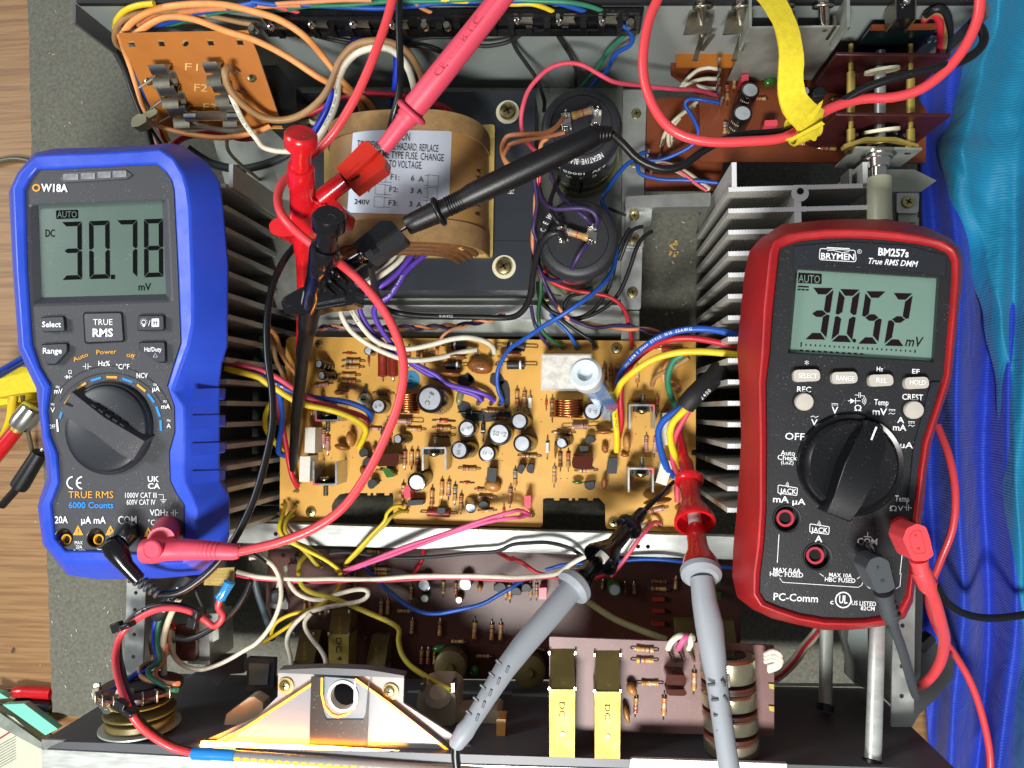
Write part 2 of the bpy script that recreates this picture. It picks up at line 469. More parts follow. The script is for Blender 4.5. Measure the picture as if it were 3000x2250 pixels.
# ---------------------------------------------------------------- chassis
ch = thing('amplifier_chassis','opened grey steel amplifier chassis standing on the foam mat','chassis',D(1250,885,0))
def chassis():
    mb = MB(); vplate((165,7),(2128,5),131,36,0.0015,mb)
    build(mb,'rear_panel','panel_grey',ch)
    mb = MB(); mb.slab([(165,6.5),(2128,4.5),(2128,-40),(165,-40)],132,129)
    build(mb,'rear_top_flange','black_matte',ch)
    mb = MB(); vplate((163,50),(164,8),131,60,0.0015,mb)
    build(mb,'rear_side_flange','panel_dark',ch)
    mb = MB(); vplate((2130,5),(2131,36),131,40,0.0015,mb)
    build(mb,'rear_side_flange','panel_dark',ch)
    # steel floor under transformer and capacitors
    mb = MB(); mb.slab([(430,188),(1392,190),(1352,668),(560,668)],40,38.5)
    build(mb,'base_plate','steel_dull',ch)
    mb = MB(); mb.slab(rounded([(1346,194),(1397,194),(1384,668),(1341,668)],5),48,40)
    build(mb,'base_bracket','steel',ch,bev=0.001)
    mb = MB(); mb.slab([(1342,672),(1381,672),(1381,740),(1342,740)],44,40)
    build(mb,'base_bracket','steel_dull',ch,bev=0.0005)
    mb = MB(); mb.slab(rounded([(1352,424),(1536,416),(1534,446),(1350,449)],4),62,50)
    build(mb,'cross_bracket','steel',ch,bev=0.002)
    mb = MB(); mb.slab(rounded([(1352,449),(1409,448),(1406,486),(1390,490),(1390,535),(1350,532)],4),52,49.5)
    build(mb,'lug_plate','steel',ch,bev=0.0004)
    for x,y,z,r in ((1374,246,48,11),(1370,466,52.2,11),(1369,516,52.2,12),(1366,632,48,12),(1182,643,42,10),(1371,352,48,10)):
        screw(ch,x,y,z,r)
    # tabs holding the capacitor clamps
    for pts in ([(1168,632),(1212,640),(1200,660),(1178,664),(1165,655)],[(1300,612),(1318,606),(1322,622),(1306,632)]):
        mb = MB(); mb.slab(pts,41.5,40); build(mb,'clamp_tab','steel',ch)
    mb = MB(); mb.slab(rounded([(640,659),(1342,659),(1344,690),(640,690)],3),46,38)
    build(mb,'cross_rail','rail_steel',ch,bev=0.003)
    mb = MB(); mb.slab([(640,694),(1342,693),(1344,726),(640,727)],38,30)
    build(mb,'cross_rail','steel_dull',ch,bev=0.001)
    # front cross rail with drilled holes
    holes = [circ(*Q(2,2)(x,y),4.6,12) for x,y in ((1090,1420),(1175,1420))] + [circ(*Q(1,2)(170,1310),4.6,12)]
    mb = MB(); mb.slab([(470,1128),(1592,1160),(1592,1209),(470,1171)],54,46,holes)
    build(mb,'front_cross_rail','rail_steel',ch,bev=0.0012)
    # side rails
    q = Q(0,3)
    hl = [circ(*q(x,y),4.3,12) for x,y in ((1158,165),(1150,310),(1145,520),(1138,710))]
    mb = MB(); mb.slab([(276,1180),(318,1180),(307,1476),(268,1470)],98,96.8,hl)
    vplate((278,1180),(270,1470),97,5,0.001,mb)
    build(mb,'side_rail','steel',ch)
    q = Q(3,3)
    hl = [circ(*q(x,y),5,12) for x,y in ((1148,445),(1140,790),(1140,1045))]
    mb = MB(); mb.slab(rounded([(1936,470),(1985,470),(1977,1300),(1972,1570),(1925,1570),(1930,1300)],3),98,96.8,hl)
    vplate((1974,1565),(1984,480),97,5,0.001,mb)
    build(mb,'side_rail','steel',ch)
    mb = MB(); mb.slab(rounded([(1937,417),(1986,417),(1984,460),(1937,460)],5),104,102)
    build(mb,'rail_bracket','steel',ch,bev=0.0005)
    mb = MB(); mb.slab([(1941,452),(1981,452),(1981,480),(1941,480)],101.8,98.2)
    build(mb,'rail_bracket','steel_dull',ch)
    screw(ch,1960,437,104,13)
    # pointed grey bracket at the right rear corner
    mb = MB(); mb.slab([(1839,366),(1975,366),(2023,390),(1990,414),(1839,414)],92,88)
    build(mb,'corner_bracket','steel_dull',ch,bev=0.0006)
    mb = MB(); mb.slab([(1834,365),(1840,365),(1840,408),(1834,404)],100,88)
    build(mb,'corner_bracket','steel',ch)
    # grey painted bracket between the control shafts
    mb = MB(); q = Q(3,3)
    mb.slab([q(*p) for p in ((690,470),(850,470),(850,985),(770,960),(730,930),(740,780),(680,570))],55,40)
    build(mb,'corner_bracket','panel_grey',ch)
    # front panel seen from inside, with its bright top flange
    mb = MB(); vplate((2066,1663),(90,1601),130,37,0.0018,mb)
    build(mb,'front_panel','panel_dark',ch)
    mb = MB(); mb.slab([(90,1619),(420,1636),(1000,1652),(2066,1684),(2070,1760),(92,1760)],131.5,129)
    build(mb,'front_flange','rail_steel',ch,bev=0.001)
    mb = MB(); mb.slab([(90,1601),(2066,1663),(2066,1694),(90,1632)],130.6,129); build(mb,'front_flange','panel_dark',ch)
    mb = MB(); mb.slab([(90,1598),(140,1600),(110,1612),(92,1626)],131,129.5)
    build(mb,'front_flange','steel',ch)
    mb = MB(); mb.slab([(560,1473),(1975,1484),(1975,1480),(560,1469)],38,36)
    build(mb,'panel_lip','rail_steel',ch)
    mb = MB(); mb.slab(rounded([Q(2,3)(1010,1580),Q(2,3)(1250,1585),(1700,1650),(1700,1700),Q(2,3)(1000,1800)],[6,0,0,0,0]),134,132)
    build(mb,'front_flange','rail_steel',ch,bev=0.0006)
    q = Q(2,3)
    mb = MB(); mb.slab(rounded([q(60,1350),q(240,1340),q(235,1560),q(50,1550)],3),100,98)
    b = build(mb,'panel_tab','panel_dark',ch,bev=0.0005)
    screw(ch,*q(118,1465),100,7,'screw')
    # bright strip under the tone board
    mb = MB(); mb.slab([(1106,1501),(1186,1500),(1186,1518),(1106,1520)],60,58)
    build(mb,'panel_lip','steel_dull',ch)
    mb = MB(); mb.slab([(880,1494),(1106,1496),(1106,1522),(880,1520)],58,56)
    build(mb,'panel_lip','steel_dull',ch)
chassis()
# ---------------------------------------------------------------- heat sinks
def fin_outline(x0,x1,y,half,k=46):
    """plan of a fin with fluted faces, in mm around its middle"""
    top,bot = [],[]
    for i in range(k*2+1):
        t = i/(k*2); x = x0+(x1-x0)*t
        d = half - (0.00032 if i % 2 else 0.0)
        if abs(t-0.5) < 0.035: d = half
        top.append((x,d)); bot.append((x,-d))
    return top + bot[::-1]
def heatsink(name,label,xl,xr,y0,pitch,count,zt,zb):
    c = D((xl+xr)/2,y0+pitch*count/2,zt)
    root = thing(name,label,'heat sink',(c.x,c.y,zb*0.001),'black finned heat sinks of the amplifier')
    s = px(zt); L = (xr-xl)*s
    pts = fin_outline(-L/2,L/2,0,0.0013)
    mb = MB(); k = len(pts)
    topz,botz = zt*0.001,zb*0.001
    mb.fill([Vector((x,y,topz-botz)) for x,y in pts],mi=0)
    mb.add([Vector((x,y,0)) for x,y in pts] + [Vector((x,y,topz-botz)) for x,y in pts],[(i,(i+1) % k,(i+1) % k+k,i+k) for i in range(k)],1)
    me = bpy.data.meshes.new('fin'); me.from_pydata(mb.v,[],mb.f)
    me.materials.append(M('alu_cut')); me.materials.append(M('fin_dark'))
    me.polygons.foreach_set('material_index',mb.m); finish(me,0)
    for i in range(count):
        p = D((xl+xr)/2,y0+pitch*i,zt)
        place(me,'fin',root,(p.x,p.y,botz))
    # central web and the two upright end plates
    mb = MB(); a,b = D((xl+xr)/2,y0,zt),D((xl+xr)/2,y0+pitch*(count-1),zt)
    mb.box(((a.x+b.x)/2,(a.y+b.y)/2,(topz+botz)/2),(0.0034,abs(a.y-b.y),topz-botz-0.0004))
    for f,mi in zip(mb.f,range(6)): mb.m[mi] = 0 if mi == 1 else 1
    build(mb,'web',['alu_cut','fin_dark'],root)
    mb = MB(); mb.lathe((a.x,a.y-0.003,topz-0.0003),(0,0,1),[(0.0042,0),(0.0042,0.0006)],18)
    build(mb,'screw_channel','alu_cut',root)
    mb = MB(); mb.lathe((a.x,a.y-0.002,topz+0.0002),(0,0,1),[(0.0017,0),(0.0017,0.0003)],14)
    build(mb,'channel_hole','hole',root)
    for x,sgn in ((xl,1),(xr,-1)):
        mb = MB(); p = D(x,y0,zt); h = 54*s
        mb.box((p.x+sgn*0.0012,p.y+h/2,(topz+botz)/2),(0.0024,h,topz-botz))
        for mi in range(6): mb.m[mi] = 0 if mi == 1 else 1
        build(mb,'end_plate',['alu_cut','fin_dark'],root)
    return root
heatsink('heat_sink','dark finned heat sink half hidden under the red meter',1581,1875,405,46.6,16,105,4)
heatsink('heat_sink','dark finned heat sink half hidden under the blue meter',210,503,405,46.6,17,105,4)
# ---------------------------------------------------------------- transformer
mat('kraft','9a7442',0.5,var=0.07,vs=70,stretch=(1,3,1),bump=0.12,bs=350)
mat('kraft_edge','8d6f45',0.8,var=0.2,vs=200,bump=0.3,bs=700)
mat('label_silver','b9c0cc',0.42,0.25,var=0.05,vs=40)
mat('washer','d8d2b4',0.6)
mat('bobbin','b59c58',0.4,var=0.25,vs=120)
mat('winding','6b4520',0.7,0.0,var=0.3,vs=400)
mat('tframe','30353c',0.45,0.2,var=0.1,vs=30,dust=0.12)
def transformer():
    root = thing('power_transformer','black framed power transformer with brown paper wrapped coil and silver fuse label','transformer',D(930,440,42))
    mb = MB(); mb.slab(rounded([(648,201),(1157,197),(1147,627),(650,627)],[4,8,8,4]),72,42)
    build(mb,'frame','tframe',root,bev=0.0025)
    mb = MB(); mb.slab([(1052,520),(1146,521),(1146.5,524),(1052,523)],72.5,71.9)
    build(mb,'frame_step','tframe',root,bev=0.0003)
    mb = MB(); text_mb(mb,'JI4',1104,413,14,72.3,ang=-90,ws=0.6); build(mb,'printed_text','washer',root,smooth=0,fix=False)
    for x,y,r in ((1097,243,26),(1089,577,26),(684,248,25)):
        mb = MB(); p = D(x,y,72.1); rr = r*px(72)
        mb.lathe(p,(0,0,1),[(rr,0),(rr,0.0008),(rr*0.5,0.001)],24)
        build(mb,'washer','washer',root)
        mb = MB(); screw_mb(mb,p+Vector((0,0,0.001)),rr*0.72,rr*0.42); build(mb,'screw',['screw','screw_dark'],root)
    mb = MB(); mb.slab(rounded([(700,292),(1069,268),(1064,555),(700,555)],8),75.5,72.2)
    build(mb,'bobbin_flange','bobbin',root,bev=0.0008)
    xr = D(1056,292,76).x; xl = D(722,330,92).x - 0.004
    xm,hw = (xl+xr)/2,(xr-xl)/2
    y1,y0 = D(880,241,118).y,D(830,500,116).y
    def arch(t,grow=0.0):
        return Vector((xm + (hw+grow)*t,0,0.074 + (0.044+grow)*(max(0,1-abs(t)**2.7))**(1/2.7)))
    ts = [-math.cos(math.pi*i/40) for i in range(41)]
    def sleeve(name,ya,yb,grow,m,th=0.0012):
        mb = MB(); rings = []
        for y,inn in ((ya,0),(yb,0),(yb,th),(ya,th)):
            rings.append([arch(t,grow-inn)*1 + Vector((0,y,0)) for t in ts])
        mb.loft(rings+[rings[0]],0,False,False,closed=False)
        build(mb,name,m,root,smooth=30)
    sleeve('paper_wrap',y0,y1,0,'kraft',0.003)
    sleeve('paper_collar',y1-0.009,y1+0.0012,0.0007,'kraft_edge')
    sleeve('paper_collar',y0-0.006,y0+0.006,0.0007,'kraft_edge')
    # windings and lacing seen at the open end
    for k in range(5):
        mb = MB(); g = -0.004-0.0035*k
        mb.tube([arch(t,g) + Vector((0,y0-0.002-0.0012*k,0)) for t in ts],0.0022,8)
        build(mb,'winding','winding' if k else 'kraft_edge',root)
    mat('thread','c9a95a',0.8,bump=0.4,bs=1800)
    for x in (766,893,940,992):
        p = D(x,517,100); mb = MB()
        mb.tube([p+Vector((0,0.007,0.004)),p+Vector((0,0.001,0.004)),p+Vector((0,-0.003,-0.002)),p+Vector((0,-0.003,-0.012))],0.0016,8)
        build(mb,'lacing_thread','thread',root)
    def cz(x,y,lift=0.35):
        z = 118.0
        for _ in range(9):
            X = D(x,y,z).x; t = max(-0.999,min(0.999,(X-xm)/hw))
            z = 0.5*z + 0.5*(arch(t).z*1000 + lift)
        return z
    # fuse label
    mb = MB(); TL,TR,BR,BL = (763,279),(976,283),(969,466),(750,459)
    k = 24; grid = []
    for j in range(9):
        for i in range(k+1):
            a,b = i/k,j/8
            x = (TL[0]*(1-a)+TR[0]*a)*(1-b)+(BL[0]*(1-a)+BR[0]*a)*b; y = (TL[1]*(1-a)+TR[1]*a)*(1-b)+(BL[1]*(1-a)+BR[1]*a)*b
            grid.append(D(x,y,cz(x,y,0.3)))
    mb.add(grid,[(j*(k+1)+i,j*(k+1)+i+1,(j+1)*(k+1)+i+1,(j+1)*(k+1)+i) for j in range(8) for i in range(k)])
    lab = build(mb,'fuse_label','label_silver',root,smooth=60,fix=False)
    q = Q(1,0); zf = lambda x,y: cz(x,y,0.55)
    mb = MB()
    for s,x,y,h,kw in (('CAUTION',1220,1175,70,{'wid': 55}),('TO PREVENT FIRE HAZARD, REPLACE',1225,1262,62,{'wid': 176}),('WITH SAME TYPE FUSE. CHANGE',1255,1340,62,{'wid': 184}),
                          ('WIRING TO VOLTAGE.',1200,1415,62,{'wid': 118}),('F1:',1200,1530,48,{'wid': 19}),('6',1353,1538,48,{}),('A',1425,1548,48,{}),('220V',930,1640,40,{}),
                          ('F2:',1190,1636,44,{'wid': 19}),('3',1345,1644,44,{}),('A',1412,1650,44,{})):
        text_mb(mb,s,*q(x,y),h*0.25,zf,ang=-3.5,bold=0.004,**kw)
    q = Q(1,1)
    for s,x,y,h,kw in (('240V',915,92,44,{}),('F3:',1183,100,46,{'wid': 19}),('3',1335,108,46,{}),('A',1408,116,46,{})):
        text_mb(mb,s,*q(x,y),h*0.25,zf,ang=-3.5,bold=0.004,**kw)
    a = Q(1,0); b = q
    for bx in ([a(1035,1480),a(1122,1485),a(1118,1575),a(1033,1568)],[a(1122,1490),a(1487,1517),a(1483,1603),a(1118,1572)],[a(1487,1510),a(1578,1520),a(1573,1612),a(1483,1603)],
               [a(1031,1588),a(1116,1595),b(1110,32),b(1027,25)],[a(1116,1600),a(1480,1625),b(1478,52),b(1110,28)],[a(1480,1618),a(1568,1625),b(1565,72),b(1478,60)],
               [b(1022,45),b(1110,52),b(1104,142),b(1018,135)],[b(1110,56),b(1474,80),b(1470,158),b(1104,136)],[b(1474,76),b(1560,82),b(1556,165),b(1470,158)]):
        stroke(mb,bx,0.9,zf,closed=True)
    build(mb,'printed_text','ink_black',root,smooth=0,fix=False)
    mb = MB()
    for s,x,y in (('6',*Q(1,0)(1922,1530)),('A',*Q(1,0)(1925,1475)),('R',*Q(1,1)(1918,190)),('A',*Q(1,1)(1922,115))):
        text_mb(mb,s,x,y,11,lambda u,v: cz(u,v,0.5),ang=82,bold=0.012,shear=0.2)
    build(mb,'printed_text','ink_black',root,smooth=0,fix=False)
transformer()
# ---------------------------------------------------------------- filter capacitors
mat('cap_top','24262a',0.5,dust=0.22,bump=0.06)
mat('cap_sleeve','1b1c18',0.2,coat=0.4,dust=0.08)
mat('clear_ring','aab07a',0.25,trans=0.5)
def resistor_mesh(bands,body='c49a6c',key=None,L=0.0132,bl=0.0085,r=0.0013,legs='tin',drop=0.0016):
    """axial resistor along x, its leads bent down at the ends"""
    name = 'resistor_' + (key or body)
    mb = MB(); e = bl/2
    prof = []; mis = []
    hs = [-e,-e+0.0004,-e+0.0018,-e+0.0026,-e*0.33,e*0.0+0.0,e*0.33,e-0.0026,e-0.0018,e-0.0004,e]
    seq = []
    nb = len(bands); bw = 0.0007
    centers = [-e+0.0011] + [(-0.28+0.27*i)*bl*0.9 for i in range(nb-2)] + [e-0.0012] if nb >= 3 else []
    def rad(h):
        a = abs(h)/e
        if a > 0.96: return r*0.62
        if a > 0.58: return r
        return r*0.86
    xs = sorted(set([-e,-e*0.96,-e*0.9,-e*0.6,-e*0.52,e*0.52,e*0.6,e*0.9,e*0.96,e] + [c+s*bw/2 for c in centers for s in (-1,1)]))
    rows = [(rad(h) if abs(h) < e*0.999 else r*0.35,h) for h in xs]
    for i in range(len(xs)-1):
        mid = (xs[i]+xs[i+1])/2; k = 0
        for bi,c in enumerate(centers):
            if abs(mid-c) <= bw/2+1e-7: k = 2+bi
        mis.append(k)
    mb.lathe((0,0,drop),(1,0,0),rows,10,0,mis)
    for sg in (-1,1):
        mb.tube([(sg*e*0.9,0,drop),(sg*(L/2-0.0006),0,drop),(sg*L/2,0,drop-0.0007),(sg*L/2,0,-0.0008)],0.00033,5,1)
    me = bpy.data.meshes.new(name); me.from_pydata(mb.v,[],mb.f)
    mats = [mat('rb_'+body,body,0.4,coat=0.2,var=0.1,vs=300),M(legs)] + [mat('band_'+c,c,0.4) for c in bands]
    for m_ in mats: me.materials.append(m_)
    me.polygons.foreach_set('material_index',mb.m); finish(me,50)
    return me
def filter_cap(label,x,y,zt,zb,rpx,ang):
    r = rpx*px(zt); c = D(x,y,zt)
    root = thing('filter_capacitor',label,'capacitor',(c.x,c.y,zb*0.001),'large black filter capacitors')
    h = (zt-zb)*0.001; o = Vector((c.x,c.y,zb*0.001))
    mb = MB(); mb.lathe(o,(0,0,1),[(r*0.985,0),(r*0.985,h-0.011)],48)
    build(mb,'sleeve','cap_sleeve',root)
    mb = MB(); mb.lathe(o,(0,0,1),[(r*1.0,h-0.012),(r*1.01,h-0.010),(r*1.01,h-0.004),(r*0.97,h-0.0014),(r*0.9,h-0.0002),(r*0.76,h),(r*0.75,h-0.0006),(r*0.74,h),(r*0.1,h)],56)
    build(mb,'cap_disc','cap_top',root)
    mb = MB(); mb.lathe(o,(0,0,1),[(r*1.005,0.001),(r*1.05,0.001),(r*1.05,0.007),(r*1.005,0.007)],48)
    build(mb,'clamp_ring','clear_ring',root)
    return root,c,r
fc1,fc1c,fc1r = filter_cap('upper black filter capacitor below the looping pink wire, with orange wires on its lug',1256,270,96,41,88,0)
fc2,fc2c,fc2r = filter_cap('lower black filter capacitor with purple wires on its lugs, nearer the main board',1248,514,96,41,88,0)
def lug(root,x,y,z,ang):
    mb = MB(); c = D(x,y,z); R = rot2(math.radians(ang))
    mb.box(c+Vector((0,0,0.0004)),(0.0052,0.009,0.0008),R)
    for s in (-1,1):
        mb.box(c+R @ Vector((0,s*0.0034,0.002)),(0.0048,0.0006,0.004),R)
    for s in (-1,1):
        mb.lathe(c+R @ Vector((0.0002,s*0.0042,0.0008)),(0,0,1),[(0.0013,0),(0.0014,0.0025),(0.0008,0.0034),(0.0006,0.0058)],10)
    build(mb,'terminal_lug','chrome',root,bev=0.0002)
q = Q(2,0)
lug(fc1,*q(470,1060),96,5); lug(fc1,*q(730,1030),96,-5)
q = Q(2,1)
lug(fc2,*q(440,370),96,8); lug(fc2,*q(690,380),96,-4)
rm = resistor_mesh(['3f6f98','8a8f96','b02a2a','b99a3c'],'b08a56','bleed',0.017,0.012,0.0021,drop=0.0)
for root,a,b in ((fc1,Q(2,0)(480,1015),Q(2,0)(740,935)),(fc2,Q(2,1)(680,410),Q(2,1)(450,340))):
    A,B_ = D(*a,101),D(*b,101); d = B_-A
    place(rm,'bleed_resistor',root,(A+B_)/2,rot2(math.atan2(d.y,d.x)+math.pi))
def arc_text(root,c,r,z,s,a0,da,h,m,flip=True):
    mb = MB()
    for i,chh in enumerate(s):
        if chh == ' ': continue
        vs,fs = glyphs(chh,0.012); wch = max(v[0] for v in vs); a = math.radians(a0+da*i)
        e = Vector((math.cos(a),math.sin(a),0)); t = Vector((-e.y,e.x,0))
        out = [Vector((c.x,c.y,z)) + e*(r - (v-0.35)*h*(1 if flip else -1)) + t*((u-wch/2)*h*0.6*(-1 if not flip else 1)) for u,v in vs]
        mb.add([p for p in out],fs)
    build(mb,'printed_text',m,root,smooth=0,fix=False)
# the sleeve print runs upside down round the rim
arc_text(fc1,fc1c,fc1r*0.925,0.0961,'NEGATIVE BLACK',-58,-4.3,0.0042,'ink_white',flip=False)
def side_text(root,c,r,z,s,a0,da,h,m):
    mb = MB()
    for i,chh in enumerate(s):
        if chh == ' ': continue
        vs,fs = glyphs(chh,0.01); wch = max(v[0] for v in vs); out = []
        for u,v in vs:
            a = math.radians(a0+da*i) - (u-wch/2)*h/r
            out.append(Vector((c.x+math.cos(a)*(r+0.0002),c.y+math.sin(a)*(r+0.0002),z-v*h)))
        mb.add(out,fs)
    build(mb,'printed_text',m,root,smooth=0,fix=False)
side_text(fc1,fc1c,fc1r*0.99,0.083,'63V 10000uF',-55,-7.5,0.005,'ink_white')
side_text(fc1,fc1c,fc1r*0.99,0.075,'C E W',-70,-10,0.004,'ink_white')
side_text(fc1,fc1c,fc1r*0.99,0.060,'NEGATIVE BLACK',-50,-6,0.004,'washer')
arc_text(fc2,fc2c,fc2r*0.88,0.0962,'C E W',166,-6,0.0042,'ink_white',flip=False)
# ---------------------------------------------------------------- meters
mat('blue_rubber','2749c0',0.38,var=0.06,vs=60,bump=0.05,bs=1200,rv=0.08)
mat('meter_grey','393a3e',0.6,bump=0.25,bs=1700,dust=0.25)
mat('meter_grey_smooth','3e4046',0.45,dust=0.3,dustc='a8aab0')
mat('btn_dark','2b3038',0.5,dust=0.15)
mat('lcd','53665e',0.22,coat=0.3,var=0.06,vs=25,dust=0.3,dustc='c8d2cc')
mat('lcd2','6d887c',0.2,coat=0.6,var=0.05,vs=25,dust=0.12,dustc='d0dad4')
for k_,c_ in (('lcd_ink','090c0d'),('lcd_ink2','1c1216')):
    mat(k_,c_,0.9).node_tree.nodes['Principled BSDF'].inputs['Specular IOR Level'].default_value = 0.08
mat('ink_orange','d59a2e',0.6)
mat('ink_blue','1c86d8',0.6)
mat('jack_yellow','d09a22',0.4)
mat('jack_dark','2a1f10',0.4)
mat('red_rubber','9e161b',0.45,var=0.22,vs=35,bump=0.4,bs=160,dust=0.12,dustc='dd8888')
MATS['red_rubber'].name = 'red_rubber'
mat('meter_black','1c1d20',0.5,bump=0.3,bs=1500,dust=0.16)
mat('meter_black_smooth','22252b',0.4,dust=0.12)
mat('knob_black','101114',0.3,bump=0.05,dust=0.12)
mat('btn_grey','b5afa4',0.55,bump=0.04)
mat('jack_red','a8283c',0.45)
def seg7(mb,ch,TL,TR,BL,th,z,mi=0,gap=0.06):
    """seven-segment figure between three picture corners"""
    on = {'0': 'abcdef','1': 'bc','2': 'abged','3': 'abgcd','4': 'fgbc','5': 'afgcd','6': 'afgedc','7': 'abc','8': 'abcdefg','9': 'abcdfg'}[ch]
    TL,TR,BL = Vector(TL),Vector(TR),Vector(BL)
    ux,uy = TR-TL,BL-TL; W_,H_ = ux.length,uy.length
    t = th/W_; s = th/H_; g = gap*t
    def pt(a,b): return tuple(TL+ux*a+uy*b)
    S = {'a': [(g,0),(1-g,0),(1-t,s),(t,s)],'d': [(g,1),(1-g,1),(1-t,1-s),(t,1-s)],
         'f': [(0,g),(t,s+g),(t,0.5-s*0.55),(t*0.45,0.5-g*.4),(0,0.5-s*0.25)],'e': [(0,1-g),(t,1-s-g),(t,0.5+s*0.55),(t*0.45,0.5+g*.4),(0,0.5+s*0.25)],
         'b': [(1,g),(1-t,s+g),(1-t,0.5-s*0.55),(1-t*0.45,0.5-g*.4),(1,0.5-s*0.25)],'c': [(1,1-g),(1-t,1-s-g),(1-t,0.5+s*0.55),(1-t*0.45,0.5+g*.4),(1,0.5+s*0.25)],
         'g': [(t*0.55,0.5),(t*1.2,0.5-s/2),(1-t*1.2,0.5-s/2),(1-t*0.55,0.5),(1-t*1.2,0.5+s/2),(t*1.2,0.5+s/2)]}
    for k in on:
        mb.fill([D(*pt(a,b),z) for a,b in S[k]],mi=mi)
def shell(root,name,stations,zs,m,smooth=28):
    """lofted body: stations = (inner, ridge, outer) picture points; zs = inner, ridge, outer, foot heights"""
    zi,zr,zo,zf = zs
    I = [D(*a,zi) for a,b,c in stations]; Rr = [D(*b,zr) for a,b,c in stations]; O = [D(*c,zo) for a,b,c in stations]
    cx = sum(p.x for p in O)/len(O); cy = sum(p.y for p in O)/len(O)
    mx = sum(c[0] for a,b,c in stations)/len(stations); my = sum(c[1] for a,b,c in stations)/len(stations)
    Bm = []
    for p,(a,b,c) in zip(O,stations):   # the back tapers in on the side that faces the middle
        e = D(mx+(c[0]-mx)*0.97,my+(c[1]-my)*0.98,zf); X = cx+(p.x-cx)*0.95
        Bm.append(Vector((min(X,e.x) if mx < 1250 else max(X,e.x),cy+(p.y-cy)*0.97,zf*0.001)))
    mid = [a.lerp(b,0.22)+Vector((0,0,0.0006)) for a,b in zip(Rr,O)]
    I2 = [Vector((p.x,p.y,p.z-0.009)) for p in I]
    mb = MB(); mb.loft([Bm,O,mid,Rr,I,I2],0,True,False)
    o = build(mb,name,m,root,smooth=smooth)
    bv = o.modifiers.new('soft_edges','BEVEL'); bv.width = 0.0009; bv.segments = 2; bv.limit_method = 'ANGLE'; bv.angle_limit = math.radians(28)
    return I
def button(root,pts,z,h,m,r=3,bev=0.0006):
    mb = MB(); mb.slab(rounded(pts,r),z+h,z)
    return build(mb,'button',m,root,bev=bev)
def socket(root,x,y,r,z,mo,mi_,ri,off=(0,0)):
    s = px(z); c = D(x,y,z)
    mb = MB(); mb.lathe(c+Vector((0,0,-0.0006)),(0,0,1),[(r*s*1.1,0),(r*s*1.08,0.0011),(r*s,0.0009),(r*s*0.98,-0.004)],28,cap0=False)
    j = build(mb,'socket',mo,root)
    mb = MB(); c2 = D(x+off[0],y+off[1],z-2.5)
    mb.lathe(c2,(0,0,1),[(ri*s,-0.001),(ri*s,0.001),(ri*s*0.72,0.001),(ri*s*0.7,-0.001)],22,cap0=False,cap1=False)
    build(mb,'contact_ring',mi_,j)
    mb = MB(); mb.lathe(c2,(0,0,1),[(ri*s*0.72,-0.0008),(ri*s*0.72,-0.0004)],18)
    build(mb,'socket_hole','hole',j)
